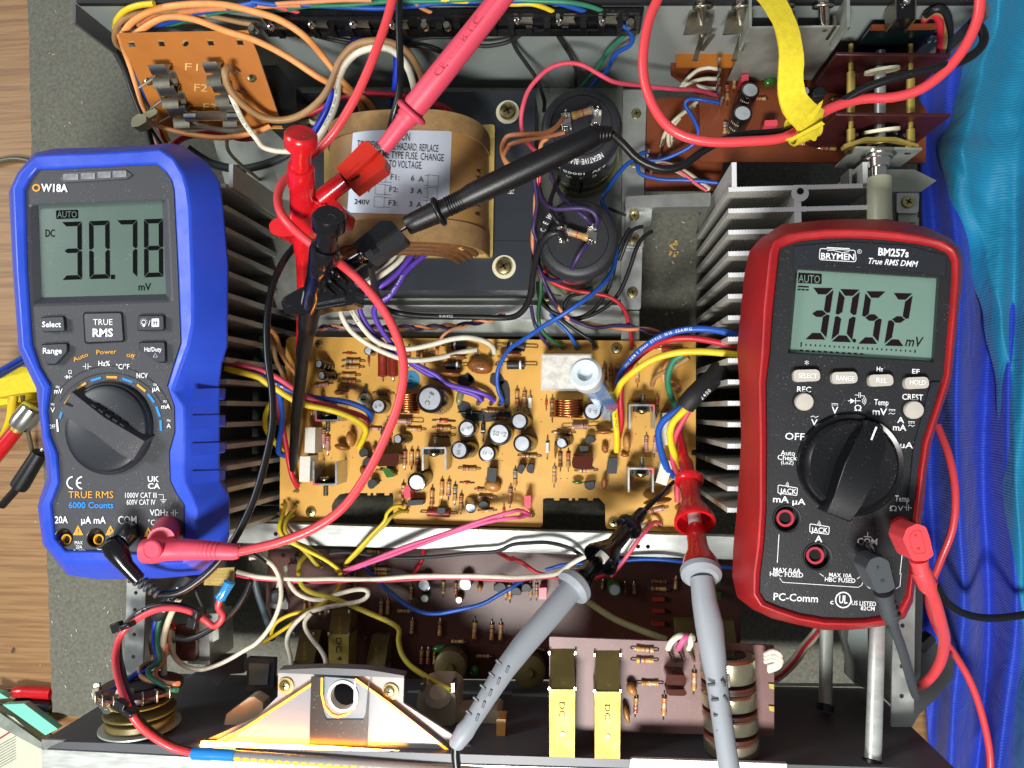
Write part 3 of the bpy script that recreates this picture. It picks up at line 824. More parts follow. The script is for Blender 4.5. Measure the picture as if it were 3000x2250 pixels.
def blue_meter():
    root = thing('multimeter','blue and grey digital multimeter reading 30.78 mV, lying over the left side','multimeter',D(250,780,108))
    st = [((51,410),(28,407),(19,415)),((60,388),(44,372),(37,374)),((77,365),(80,336),(74,330)),((127,364),(123,333),(120,320)),((200,360),(200,331),(200,318)),
          ((275,356),(290,327),(300,315)),((337,354),(345,322),(362,309)),((358,372),(374,342),(395,313)),((370,390),(395,378),(450,352)),((375,410),(404,410),(475,392)),
          ((377,450),(410,455),(482,440)),((384,588),(415,600),(494,575)),((388,690),(416,700),(492,690)),((390,740),(406,748),(492,748)),((374,790),(386,802),(480,785)),
          ((361,833),(372,845),(474,835)),((376,878),(397,880),(475,880)),((377,933),(398,940),(475,940)),((365,975),(396,1000),(475,1000)),((367,1038),(398,1040),(477,1040)),
          ((380,1065),(414,1073),(496,1072)),((397,1090),(424,1100),(496,1110)),((397,1145),(425,1150),(496,1155)),((395,1185),(420,1195),(485,1195)),((375,1196),(396,1218),(450,1240)),
          ((300,1196),(315,1220),(350,1250)),((200,1190),(212,1213),(210,1252)),((140,1190),(140,1215),(146,1243)),((117,1163),(101,1175),(92,1176)),((109,1088),(90,1093),(81,1095)),
          ((126,1045),(112,1038),(102,1033)),((122,980),(108,985),(97,985)),((107,943),(96,945),(90,945)),((100,888),(89,888),(84,888)),((108,833),(92,840),(78,838)),
          ((85,795),(72,800),(62,805)),((67,743),(48,750),(40,755)),((56,588),(36,590),(28,590))]
    I = shell(root,'rubber_case',st,(154,155,140,108),'blue_rubber')
    q = Q(0,1)
    win = rounded([q(330,118),q(1400,80),q(1435,890),q(358,920)],3)
    bez = rounded([q(240,110),q(1460,60),q(1500,960),q(262,1000)],9)
    mb = MB()
    mb.fill([D(*s_[0],152.6) for s_ in st],[[D(x,y,152.6) for x,y in bez]] + [[D(x,y,152.6) for x,y in circ(*Q(0,2)(a,1345),20,24)] for a in (550,828)])
    mb.loft([[D(x,y,152.6) for x,y in bez],[D(x,y,152.0) for x,y in rounded([q(262,125),q(1445,75),q(1482,940),q(285,975)],8)]],1,False,False)
    k = 5*4
    mb.loft([[D(x,y,152.0) for x,y in rounded([q(262,125),q(1445,75),q(1482,940),q(285,975)],8)],[D(x,y,149.5) for x,y in win]],1,False,False)
    build(mb,'face_panel',['meter_grey','meter_grey_smooth'],root,smooth=20)
    mb = MB(); mb.fill([D(x,y,149.3) for x,y in [q(320,110),q(1412,70),q(1445,900),q(345,930)]])
    scr = build(mb,'screen','lcd',root,smooth=0,fix=False)
    z = 149.5; mb = MB()
    for ch_,a,b,c in (('3',(535,268),(705,262),(538,768)),('0',(768,260),(945,254),(772,760)),('7',(1010,252),(1185,247),(1010,750)),('8',(1243,243),(1408,238),(1245,745))):
        seg7(mb,ch_,q(*a),q(*b),q(*c),9.4,z)
    mb.fill([D(*q(*p),z) for p in ((957,722),(992,722),(992,760),(957,760))])
    mb.fill([D(*q(*p),z) for p in rounded([(483,166),(673,160),(675,235),(485,241)],10)])
    text_mb(mb,'DC',*q(432,362),16,z,wid=20,bold=0.01); text_mb(mb,'mV',*q(1250,826),16,z,wid=27,bold=0.01)
    build(mb,'displayed_figures','lcd_ink',scr,smooth=0,fix=False)
    text('AUTO',*q(579,200),14,z+0.12,'lcd',scr,wid=42)
    # bar graph light strip at the head
    q0 = Q(0,0); mb = MB(); zt = 152.6
    mb.slab([q0(*p) for p in ((510,1545),(570,1490),(960,1470),(1080,1465),(1140,1510),(1090,1545),(560,1575))],zt+0.7,zt)
    build(mb,'light_strip','meter_grey_smooth',root,bev=0.0004)
    mat('clear_window','8a8c90',0.15,var=0.4,vs=300)
    for x0,x1,y in ((545,675,1530),(700,820,1522),(845,955,1512),(975,1090,1505)):
        mb = MB(); mb.slab([q0(x0,y-26),q0(x1,y-30),q0(x1,y+22),q0(x0,y+28)],zt+1.0,zt); build(mb,'window_segment','clear_window',root,bev=0.0003)
    z = 152.95
    mb = MB()
    text_mb(mb,'W18A',*q0(470,1623),16,z,wid=58,bold=0.035,ang=-1)
    build(mb,'printed_text','ink_white',root,smooth=0,fix=False)
    text('O',*q0(313,1622),16,z,'ink_orange',root,bold=0.035)
    # buttons
    for pts in ([(355,1095),(545,1088),(555,1205),(375,1212)],[(360,1330),(575,1320),(575,1385),(480,1490),(405,1490)],[(1195,1080),(1410,1078),(1412,1195),(1190,1200)],[(1205,1312),(1420,1308),(1425,1470),(1365,1475),(1205,1375)]):
        pp = [q(*p) for p in pts]
        ex = [(a+4,b+1) for a,b in pp]
        mb = MB(); mb.slab(rounded([((a-cx)*1.1+cx+2,(b-cy)*1.12+cy) for (a,b),cx,cy in [(p,sum(t[0] for t in pp)/len(pp),sum(t[1] for t in pp)/len(pp)) for p in pp]],4),152.9,152.5)
        build(mb,'button_recess','hole',root)
        button(root,pp,152.6,2.2,'btn_dark',4)
    zb = 155.0; mb = MB()
    text_mb(mb,'Select',*q(445,1150),12,zb,wid=41,bold=0.02); text_mb(mb,'Range',*q(452,1378),12,zb,wid=41,bold=0.02)
    text_mb(mb,'Hz/Duty',*q(1322,1366),9.5,zb,wid=37,bold=0.015)
    stroke(mb,[q(1342,1400),q(1360,1434),q(1324,1434)],1.0,zb,closed=True)
    text_mb(mb,'/',*q(1290,1140),12,zb)
    mb.fill([D(*q(*p),zb) for p in rounded([(1310,1102),(1375,1100),(1375,1172),(1310,1174)],8)])
    stroke(mb,circ(*q(1242,1132),4.4,14),1.2,zb,closed=True)
    for a in range(-60,241,30):
        c,s = math.cos(math.radians(a)),-math.sin(math.radians(a)); x,y = q(1242,1132)
        stroke(mb,[(x+6*c,y+6*s),(x+8.5*c,y+8.5*s)],0.7,zb)
    mb.fill([D(*q(*p),zb) for p in ((1231,1150),(1253,1150),(1250,1172),(1234,1172))])
    build(mb,'printed_text','ink_white',root,smooth=0,fix=False)
    text('H',*q(1342,1137),9,zb+0.1,'btn_dark',root,bold=0.03)
    # badge
    mb = MB(); mb.slab(rounded([q(715,1048),q(1055,1042),q(1075,1300),q(730,1320)],6),153.2,152.4); build(mb,'badge_rim','hole',root,bev=0.0003)
    mb = MB(); mb.slab(rounded([q(727,1060),q(1045,1054),q(1062,1290),q(742,1305)],5),153.8,152.4); build(mb,'badge','meter_grey_smooth',root,bev=0.0005)
    mb = MB(); text_mb(mb,'TRUE',*q(888,1130),13,154,wid=42); text_mb(mb,'RMS',*q(888,1222),17,154,wid=44,bold=0.03)
    build(mb,'printed_text','ink_white',root,smooth=0,fix=False)
    # dial scale arcs
    q2 = Q(0,2); cx,cy = q2(950,395)
    mb = MB(); mb.fill([D(*p,152.75) for p in circ(cx,cy,139,60)][31:60] + [D(*p,152.75) for p in circ(cx,cy,139,60)][0:1]) if False else None
    mb = MB()
    stroke(mb,[(cx+139*math.cos(math.radians(a)),cy-134*math.sin(math.radians(a))) for a in range(17,160,4)],0.9,152.85)
    stroke(mb,[(cx+124*math.cos(math.radians(a)),cy-119*math.sin(math.radians(a))) for a in range(20,156,4)],0.9,152.85)
    build(mb,'scale_groove','hole',root,smooth=0,fix=False)
    mb = MB()
    for s,x,y,a in (('Auto',*q(695,1432),22),('Power',*q(920,1387),3),('off',*q(1130,1420),-17)):
        text_mb(mb,s,x,y,9.5,z,ang=a,bold=0.01,ws=1.25)
    text_mb(mb,'TRUE RMS',*q2(785,970),15,z,wid=97)
    for a,m in ((88,0),(52,0),(124,0),(146,0)):
        c = [(cx+r*math.cos(math.radians(b)),cy-r*math.sin(math.radians(b))) for r,b in ((113,a-6),(113,a+6),(108,a+6),(108,a-6))]
        mb.fill([D(*p,z) for p in c])
    build(mb,'printed_text','ink_orange',root,smooth=0,fix=False)
    mb = MB()
    for a in (106,70,36,19,3,163):
        c = [(cx+r*math.cos(math.radians(b)),cy-r*math.sin(math.radians(b))) for r,b in ((113,a-6),(113,a+6),(108,a+6),(108,a-6))]
        mb.fill([D(*p,z) for p in c])
    text_mb(mb,'6000 Counts',*q2(787,1060),13,z,wid=97,bold=0.02)
    build(mb,'printed_text','ink_blue',root,smooth=0,fix=False)
    mb = MB()
    mb.fill([D(*q2(*p),z) for p in ((485,320),(497,318),(508,425),(492,428))])
    T = [('Hz%',*q(900,1488),11,{'wid': 25,'bold': .012}),('°C/°F',*q(1060,1515),11,{'wid': 29,'bold': .01}),('NCV',*q(1228,1592),11,{'wid': 24,'bold': .012}),('Ω',*q(605,1562),8,{}),
         ('μA',*q2(1348,55),11,{'wid': 16,'bold': .012}),('mA',*q2(1432,208),10,{'wid': 19,'bold': .012}),('A',*q2(1458,375),10,{}),('mV',*q2(505,75),11,{'wid': 18,'bold': .012}),('V',*q2(455,238),11,{}),
         ('OFF',*q2(450,382),9,{'wid': 14}),('20A',*q2(530,1187),15,{'wid': 28,'bold': .015}),('μA mA',*q2(808,1190),15,{'wid': 53,'bold': .012}),('COM',*q2(1100,1187),16,{'wid': 40,'bold': .015}),
         ('VΩHz',*q2(1375,1125),13,{'wid': 40,'bold': .006}),('°C/°F',*q2(1345,1210),12,{'wid': 33}),('1000V CAT III',*q2(1217,975),11.5,{'wid': 68}),('600V CAT IV',*q2(1218,1035),11.5,{'wid': 62}),
         ('MAX',*q2(680,1385),7.5,{'wid': 17}),('20A',*q2(683,1422),7.5,{'wid': 14}),('FUSED',*q2(688,1462),8.5,{'wid': 27}),('UK',*q2(1325,835),12,{'wid': 24,'bold': .015}),('CA',*q2(1330,895),12,{'wid': 26,'bold': .015})]
    for s,x,y,h,kw in T: text_mb(mb,s,x,y,h,z,**kw)
    for c,r in ((q2(640,868),13),):   # CE mark
        stroke(mb,[(c[0]-2+r*math.cos(math.radians(a)),c[1]-r*math.sin(math.radians(a))) for a in range(95,266,17)],3,z)
    c = q2(722,868)
    stroke(mb,[(c[0]-2+13*math.cos(math.radians(a)),c[1]-13*math.sin(math.radians(a))) for a in range(95,266,17)],3,z)
    stroke(mb,[(c[0]-14,c[1]),(c[0]-5,c[1])],2.6,z)
    def line(*pts,w_=1.1): stroke(mb,[q2(*p) for p in pts],w_,z)
    line((1370,970),(1412,970),(1412,1015)); line((1385,1015),(1440,1015)); line((1395,1028),(1430,1028)); line((1405,1040),(1420,1040))
    line((1475,1128),(1495,1128)); line((1497,1100),(1497,1155)); line((1515,1100),(1515,1155)); line((1517,1128),(1540,1128))
    line((1430,1212),(1490,1212)); line((1470,1190),(1470,1234)); mb.fill([D(*q2(*p),z) for p in ((1440,1192),(1468,1212),(1440,1232))])
    for k in range(3): stroke(mb,[(q2(1500,1212)[0]+(2+k*2.4)*math.cos(math.radians(a)),q2(1500,1212)[1]-(3+k*2.4)*math.sin(math.radians(a))) for a in (-50,-20,20,50)],0.9,z)
    line((545,1430),(545,1462),(612,1462)); line((755,1464),(915,1464)); line((840,1435),(850,1445),(930,1445))
    def l1(*pts): stroke(mb,[q(*p) for p in pts],1.1,z)
    l1((715,1515),(738,1515)); l1((740,1488),(740,1540)); l1((760,1488),(760,1540)); l1((762,1515),(788,1515))
    l1((555,1605),(625,1605)); mb.fill([D(*q(*p),z) for p in ((572,1588),(600,1605),(572,1622))]); l1((602,1588),(602,1622))
    for x,y in ((1340,15),(1425,160),(1457,325),(498,35),(455,185)):
        for dy in (0,10): stroke(mb,[q2(x-16,y+dy),q2(x-5,y+dy-3),q2(x+6,y+dy+3),q2(x+16,y+dy)],1.0,z)
    build(mb,'printed_text','ink_white',root,smooth=0,fix=False)
    mb = MB()
    for x,y in ((675,1283),(955,1283),(1282,1300)):
        mb.fill([D(*q2(*p),z-0.1) for p in ((x-45,y+38),(x,y-50),(x+45,y+38))])
    build(mb,'warning_mark','ink_orange',root,smooth=0,fix=False)
    mb = MB()
    for x,y in ((675,1283),(955,1283),(1282,1300)): text_mb(mb,'!',*q2(x,y+8),12,z+0.1)
    build(mb,'printed_text','meter_grey',root,smooth=0,fix=False)
    # rotary knob
    c = D(cx,cy,152.6); s = px(152.6); r = 106*s
    mb = MB(); mb.lathe(c,(0,0,1),[(r,0),(r,0.0012),(r*0.965,0.0022),(r*0.93,0.0018),(r*0.9,0.0032),(r*0.8,0.0042),(r*0.2,0.0032),(0.0002,0.0031)],64)
    kn = build(mb,'rotary_knob','meter_black_smooth',root,smooth=40)
    mb = MB(); A,B_ = D(*q2(600,165),156),D(*q2(1225,590),156); d = (B_-A); R = rot2(math.atan2(d.y,d.x)); L = d.length
    rings = []
    for t,hw,h in ((-0.5,0.44,0.0002),(-0.5,0.42,0.0024),(-0.36,0.44,0.0040),(0.0,0.36,0.0040),(0.36,0.44,0.0040),(0.5,0.42,0.0024),(0.5,0.44,0.0002)):
        x = t*L; ww = hw*0.0125
        rings.append([(A+B_)/2 + R @ Vector(p) for p in ((x,-ww-0.001,-0.003),(x,-ww,h),(x,ww,h),(x,ww+0.003,-0.003))])
    mb.loft(rings,0); build(mb,'knob_grip','meter_grey',kn,bev=0.0007)
    for k in range(5):
        mb = MB(); p = (A+B_)/2 + R @ Vector(((k-2)*0.0042,0.0058,0.0016)); mb.box(p,(0.0027,0.0022,0.003),R @ Matrix.Rotation(0.5,3,'X')); build(mb,'grip_rib','black_matte',kn,bev=0.0005)
    mb = MB(); p = (A+B_)/2 + R @ Vector((-L*0.40,0.0003,0.0036)); mb.box(p,(0.006,0.001,0.0004),R @ rot2(0.25)); build(mb,'pointer_mark','hole',kn)
    # sockets
    socket(root,*q2(550,1345),20,152.6,'jack_dark','jack_yellow',13,(9,3))
    socket(root,*q2(828,1345),20,152.6,'jack_dark','jack_yellow',13,(9,3))
    # grip pads on the flank
    for k,(y0,y1) in enumerate(((50,170),(280,410),(520,640),(760,880))):
        mb = MB(); a = [(1650,y0+8),(1790,y0+4),(1895,y0+0),(1890,y1-25),(1790,y1-12),(1660,y1)]
        zz = lambda x,y: 155 - max(0,(x-415)/60)*9
        mb.slab(rounded([q2(*p) for p in a],4),lambda x,y: 156.1-max(0,(x-398))*0.20,lambda x,y: 150-max(0,(x-398))*0.20)
        build(mb,'grip_pad','blue_rubber',root,bev=0.0006)
    return root
blue_meter()
def red_meter():
    root = thing('multimeter','black digital multimeter in a worn red holster reading 30.52 mV','multimeter',D(1830,920,112))
    st = [((1686,535),(1672,520),(1640,517)),((1705,527),(1700,506),(1690,484)),((1734,519),(1731,501),(1723,480)),((1785,514),(1785,496),(1785,474)),((1834,513),(1836,495),(1838,472)),((1885,515),(1888,497),(1893,473)),((1934,519),(1940,502),(1950,479)),((1980,525),(1990,510),(2005,492)),
          ((2021,533),(2038,521),(2052,514)),((2048,545),(2062,538),(2074,536)),((2058,565),(2070,560),(2080,563)),((2058,600),(2070,600),(2079,605)),((2054,650),(2066,650),(2074,652)),((2049,713),(2060,713),(2067,715)),((2041,810),(2050,812),(2056,815)),((2034,830),(2044,834),(2050,838)),((2019,881),(2028,884),(2033,886)),
          ((1994,956),(2004,958),(2011,960)),((1985,1020),(1994,1020),(2002,1020)),((1979,1076),(1988,1078),(1997,1080)),((1974,1123),(1983,1124),(1991,1126)),((1970,1190),(1979,1192),(1986,1195)),((1963,1254),(1970,1258),(1977,1262)),((1958,1285),(1966,1292),(1972,1300)),((1943,1315),(1950,1326),(1955,1336)),((1912,1331),(1914,1343),(1914,1351)),((1870,1337),(1870,1349),(1870,1358)),((1836,1338),(1835,1350),(1835,1361)),
          ((1783,1336),(1781,1349),(1779,1361)),((1730,1327),(1725,1339),(1720,1349)),((1684,1312),(1676,1322),(1668,1336)),((1655,1300),(1643,1309),(1625,1316)),((1642,1280),(1628,1284),(1592,1290)),((1643,1239),(1629,1240),(1582,1245)),((1651,1176),(1638,1176),(1584,1180)),((1656,1100),(1643,1100),(1592,1100)),((1657,951),(1643,951),(1601,950)),((1656,826),(1641,826),(1597,826)),
          ((1664,763),(1647,763),(1592,755)),((1671,663),(1652,663),(1601,660)),((1679,590),(1660,585),(1609,585)),((1683,553),(1664,545),(1620,540))]
    shell(root,'rubber_holster',st,(158,160,135,112),'red_rubber',smooth=45)
    q = Q(3,1); q2 = Q(3,2); q3 = Q(3,3)
    win = rounded([q(255,680),q(1455,755),q(1410,1465),q(192,1392)],2)
    bez = rounded([q(235,668),q(1480,745),q(1432,1482),q(168,1402)],3)
    Z = 157.0; mb = MB()
    mb.fill([D(*s_[0],Z) for s_ in st],[[D(x,y,Z) for x,y in bez]] + [[D(x,y,Z) for x,y in circ(*q2(a,b),27,24)] for a,b in ((160,1180),(425,1505))])
    mb.loft([[D(x,y,Z) for x,y in bez],[D(x,y,Z-3) for x,y in win]],1,False,False)
    build(mb,'face_panel',['meter_black','meter_black_smooth'],root,smooth=20)
    mb = MB(); mb.slab(rounded([q(225,475),q(700,440),q(1200,470),q(1535,560),q(1525,738),q(1400,715),q(900,640),q(500,625),q(220,655)],2),Z+0.6,Z)
    build(mb,'name_plate','meter_black_smooth',root,bev=0.0003)
    mb = MB(); mb.fill([D(x,y,Z-3.1) for x,y in [q(245,672),q(1468,748),q(1422,1475),q(180,1400)]])
    scr = build(mb,'screen','lcd2',root,smooth=0,fix=False)
    z = Z-2.9
    mb = MB()
    for ch_,a,b,c in (('3',(385,835),(568,838),(318,1280)),('0',(618,846),(797,852),(545,1300)),('5',(845,865),(1020,868),(775,1318)),('2',(1080,880),(1253,885),(1003,1335))):
        seg7(mb,ch_,q(*a),q(*b),q(*c),14.0,z,gap=0.12)
    mb.fill([D(*p,z) for p in circ(*q(745,1292),4.2,10)])
    mb.fill([D(*q(*p),z) for p in ((262,705),(465,715),(463,803),(258,793))])
    def l(*pts,w_=1.6): stroke(mb,[q(*p) for p in pts],w_,z)
    l((258,824),(352,828),w_=3); 
    for k in range(3): l((255+k*35,850+k*1.5),(282+k*35,851+k*1.5),w_=3)
    text_mb(mb,'mV',*q(1265,1300),21,z,wid=35,shear=0.22,bold=0.012,ang=-3)
    for k in range(25):
        x,y = 288+k*41,1326+k*2.45; hh = 34 if k in (0,) else 22 if k in (12,24) else 12
        l((x,y-hh*.6),(x-3,y+hh*.6),w_=2.8)
    for k in range(11): l((275+k*52,1375+k*3),(300+k*52,1378+k*3),w_=3)
    build(mb,'displayed_figures','lcd_ink2',scr,smooth=0,fix=False)
    text('AUTO',*q(357,757),17,z+0.1,'lcd2',scr,wid=46,ang=-3)
    z = Z+0.85; mb = MB()
    text_mb(mb,'BRYMEN',*q(602,563),13,z,wid=72,bold=0.02,ang=-2)
    text_mb(mb,'BM257s',*q(1085,530),16,z,wid=66,bold=0.03,ang=-4)
    text_mb(mb,'True RMS DMM',*q(1078,615),12.5,z,wid=107,bold=0.015,shear=0.25,ang=-4)
    stroke(mb,rounded([q(450,495),q(752,512),q(762,590),q(752,610),q(450,592),q(443,575)],4),1.6,z,closed=True)
    stroke(mb,[q(508,487),q(705,497)],2,z); stroke(mb,[q(510,512),q(570,512),q(640,532),q(702,522)],1.4,z)
    text_mb(mb,'R',*q(790,521),4.5,z); stroke(mb,circ(*q(790,521),4.4,16),0.8,z,closed=True)
    build(mb,'printed_text','ink_white',root,smooth=0,fix=False)
    # strip of oval keys
    mb = MB()
    for (x0,y0,x1,y1) in ((215,1535,455,1650),(548,1555,778,1668),(868,1578,1088,1690),(1178,1600,1395,1712)):
        pts = rounded([q(x0,y0+10),q(x1-10,y0+4),q(x1,y1-10),q(x0+10,y1)],12,6)
        mb2 = MB(); mb2.slab([((a-1.5),(b-5)) for a,b in rounded([q(x0-18,y0),q(x1,y0-8),q(x1+5,y1),q(x0-10,y1+8)],14,6)],Z+0.25,Z-0.2); build(mb2,'key_recess','hole',root)
        button(root,pts,Z,2.6,'btn_grey',0.1,0.0009)
    mk = MB()
    for s,x,y in (('SELECT',345,1592),('RANGE',668,1615),('REL',985,1632),('HOLD',1295,1650)):
        text_mb(mk,s,*q(x,y),10.5,Z+2.85,wid={'SELECT': 40,'RANGE': 39,'REL': 24,'HOLD': 34}[s],bold=0.012,ang=-3)
    text_mb(mk,'Hz',*q(967,1537),10,Z+.3,wid=14,bold=.015,ang=-3); text_mb(mk,'EF',*q(1278,1557),10,Z+.3,wid=16,bold=.015,ang=-3); text_mb(mk,'*',*q(335,1495),16,Z+.3)
    build(mk,'printed_text','ink_white',root,smooth=0,fix=False)
    for x,y in ((305,168),(1248,238)):
        c = D(*q2(x,y),Z); mb = MB(); rr = 18.5*px(Z)
        mb.lathe(D(*q2(x-12,y-6),Z),(0,0,1),[(rr*1.12,-0.0002),(rr*1.12,0.0002)],26); build(mb,'key_recess','hole',root)
        mb = MB(); mb.lathe(c,(0,0,1),[(rr,0),(rr,0.0018),(rr*0.9,0.0024),(0.0001,0.0026)],26); build(mb,'button','btn_grey',root)
    # knob
    z = Z+0.25; cx,cy = q2(705,712)
    c = D(cx,cy,Z); r = 106*px(Z)
    mb = MB(); mb.lathe(c,(0,0,1),[(r*1.01,0),(r*1.01,0.0006),(r*0.98,0.002),(r*0.9,0.0012),(r*0.86,0.003),(r*0.8,0.0042),(r*0.3,0.0030),(0.0001,0.0028)],64)
    kn = build(mb,'rotary_knob','knob_black',root,smooth=40)
    A,B_ = D(*q2(905,345),160),D(*q2(575,1160),160); d = B_-A; R = rot2(math.atan2(d.y,d.x)); L = d.length; mid = (A+B_)/2
    rings = []
    for t,hw,h in ((-0.5,0.25,0.002),(-0.49,0.3,0.009),(-0.3,0.62,0.0125),(0.0,0.72,0.013),(0.3,0.62,0.0125),(0.49,0.55,0.009),(0.5,0.55,0.002)):
        x = t*L; ww = hw*0.0095
        rings.append([mid + R @ Vector(p) for p in ((x,-ww-0.0015,-0.004),(x,-ww,h-0.005),(x,ww,h-0.005),(x,ww+0.0015,-0.004))])
    mb = MB(); mb.loft(rings,0); build(mb,'knob_grip','knob_black',kn,bev=0.0009)
    mb = MB(); stroke(mb,[q2(938,385),q2(915,440),q2(893,498)],4,168.6); build(mb,'pointer_mark','ink_white',kn,smooth=0,fix=False)
    mb = MB()
    T = [('REC',312,60,12,30,0.012),('CREST',1250,127,12.5,45,.012),('V',578,240,15,14,.012),('V',400,345,13,14,.012),('OFF',232,467,15,42,.006),('Auto',172,610,10.5,31,.006),('Check',167,650,10.5,42,.006),('(LoZ)',167,692,8,27,.006),
         ('Temp',980,172,12.5,31,.01),('mV',966,253,14,31,.02),('A',1147,325,12.5,15,.015),('mA',1138,390,13,29,.015),('μA',1197,542,13,28,.012),('Ω',777,222,12,15,.01),('mA',112,1010,14,34,.012),('μA',268,1030,13,28,.012),('Temp',1160,1005,13,31,.01),('Ω',1083,1090,11,15,.01),('V',1145,1090,11,12,.008),
         ('A',438,1352,14,16,.01),('COM',858,1375,14,43,.012),('JACK',175,940,11,36,.01),('JACK',445,1276,11,36,.01),('MAX 0.6A',165,1625,10,59,.008),('HBC FUSED',160,1660,10,72,.008)]
    for s,x,y,h,wd,bo in T: text_mb(mb,s,*q2(x,y),h,z,wid=wd,bold=bo,ang=-2.5)
    T3 = [('MAX 10A',618,15,9,49,.008),('HBC FUSED',615,55,9.5,66,.008),('PC-Comm',237,205,16,96,.008),('UL',642,220,17,18,.02),('c',545,240,11,7,.01),('US LISTED',817,255,9.5,53,.008),('82CM',850,298,8.5,30,.008)]
    for s,x,y,h,wd,bo in T3: text_mb(mb,s,*q3(x,y),h,z,wid=wd,bold=bo,ang=-3)
    stroke(mb,circ(*q3(642,226),16.5,28),2.6,z,closed=True)
    def ln(qq,*pts,w_=1.2): stroke(mb,[qq(*p) for p in pts],w_,z)
    ln(q2,(95,1315),(80,1560),w_=1.4); ln(q3,(100,40),(125,75),(770,118),(800,100),(815,40)); ln(q3,(440,0),(475,25)); ln(q3,(760,45),(790,25),(795,0)); ln(q3,(1135,0),(1125,110),(1090,130)); ln(q3,(830,60),(835,100),(870,130))
    ln(q2,(1160,1480),(1140,1660),w_=1.4)
    for x,y in ((170,938),(445,1274)):
        stroke(mb,rounded([q2(x-82,y-52),q2(x+85,y-25),q2(x+80,y+40),q2(x-85,y+18)],3),1.5,z,closed=True)
        for k in range(3): stroke(mb,[(q2(x-25,y-50)[0]+(3+k*2.7)*math.cos(math.radians(a)),q2(x-25,y-50)[1]-(3+k*2.7)*math.sin(math.radians(a))) for a in (-40,-10,20,55)],1.0,z)
    for x,y in ((578,190),(1072,240),(1240,345),(1288,525)):
        ln(q2,(x-28,y-6),(x+28,y-4),w_=1.2); 
        for k in range(3): ln(q2,(x-28+k*21,y+6),(x-15+k*21,y+7),w_=1.2)
        if x > 600: ln(q2,(x-28,y+34),(x-12,y+24),(x+8,y+36),(x+26,y+26),w_=1.2)
    ln(q2,(370,300),(390,290),(412,304),(435,292),w_=1.3)
    ln(q2,(690,160),(800,160),w_=1.3); mb.fill([D(*q2(*p),z) for p in ((712,140),(752,160),(712,184))]); ln(q2,(756,136),(756,186),w_=1.4)
    ln(q2,(750,108),(785,112)); ln(q2,(786,85),(784,132)); ln(q2,(800,87),(798,134)); ln(q2,(800,115),(836,118))
    for k in range(3): stroke(mb,[(q2(800,160)[0]+(5+k*3.4)*math.cos(math.radians(a)),q2(800,160)[1]-(5+k*3.4)*math.sin(math.radians(a))) for a in (-50,-25,0,25,50)],1.2,z)
    ln(q2,(862,1295),(860,1330),w_=1.6); ln(q2,(828,1332),(892,1338),w_=1.8)
    ln(q2,(1175,1078),(1198,1080)); ln(q2,(1200,1055),(1196,1108)); ln(q2,(1216,1057),(1212,1110)); ln(q2,(1216,1083),(1244,1086))
    build(mb,'printed_text','ink_white',root,smooth=0,fix=False)
    socket(root,*q2(160,1180),27,Z,'black_matte','jack_red',18,(-4,-2))
    socket(root,*q2(425,1505),27,Z,'black_matte','jack_red',18,(-6,-3))
    mb = MB(); mb.slab([q2(1410,0),q2(1490,0),q2(1320,520),q2(1265,1010),q2(1215,1010),q2(1260,560)],Z+1.2,Z); build(mb,'side_strip','meter_black_smooth',root,bev=0.0006)
    return root
red_meter()
# ---------------------------------------------------------------- circuit boards and their components
mat('pcb_yellow','d2a048',0.5,var=0.06,vs=25,dust=0.06,dustc='6a4c1c',bump=0.05)
mat('pcb_brown','4c261c',0.42,var=0.15,vs=40,dust=0.10,bump=0.06)
mat('pcb_purple','71504c',0.45,var=0.18,vs=60,dust=0.16,bump=0.08)
mat('pcb_orange','a8641c',0.45,var=0.08,vs=60,dust=0.05)
mat('pcb_rust','74391d',0.45,var=0.12,vs=60,dust=0.08)
mat('pcb_edge','d0a868',0.7)
mat('pcb_maroon','3c1416',0.4,var=0.12,vs=60,dust=0.06)
mat('sleeve_black','14120f',0.22,coat=0.3)
mat('can_top','c3c9d0',0.38,0.45,var=0.1,vs=300,bump=0.15,bs=500)
mat('ceramic','8a5424',0.35,coat=0.3,var=0.12,vs=200)
mat('ceramic_tan','b07c3e',0.4,coat=0.2,var=0.1,vs=200)
mat('film_brown','4a1c0e',0.14,coat=0.6,bump=0.1,bs=250)
mat('film_green','2f6a24',0.25,coat=0.4)
mat('film_pink','d8455a',0.35)
mat('epoxy','1e2024',0.5,bump=0.1,dust=0.06)
mat('cement','d9d7cb',0.75,var=0.05,vs=200,bump=0.12)
mat('alu','b9bcbb',0.33,0.85,rv=0.1)
mat('glue_black','22242a',0.6,var=0.2,vs=150,bump=0.3,bs=300)
mat('clear_case','e8e8e2',0.1,alpha=0.28)
mat('relay_core','e6e4da',0.4,col2='b8b6aa',vs=220)
mat('sticker_blue','2f86ad',0.5)
mat('tool_white','c8d2d6',0.35,sss=0.3)
mat('tool_blue','2f8fd0',0.2,coat=0.5)
mat('soot','3a2a18',0.9)
SCH = {'t': (['8a3b1c','1c1c1c','b85a20','b08a2c'],'b98f5e'),'r': (['a02020','a02020','1c1c1c','b08a2c'],'ae7f50'),'o': (['c06820','c06820','c0b8a8','b08a2c'],'c0935a'),
       'b': (['5a3418','1c1c1c','5a3418','5a3418'],'8a5c38'),'p': (['a03030','2a2a2a','8a6a5a'],'b98a80'),'y': (['d0b020','4a3a8a','c05020','b08a2c'],'bb9a66'),
       'g': (['2c6a3c','3a5a9a','1c1c1c','b08a2c'],'b99362'),'v': (['5a3a8a','d08a30','c0b8b0','a02020'],'b98e5c')}
RM = {k: resistor_mesh(v[0],v[1],k) for k,v in SCH.items()}
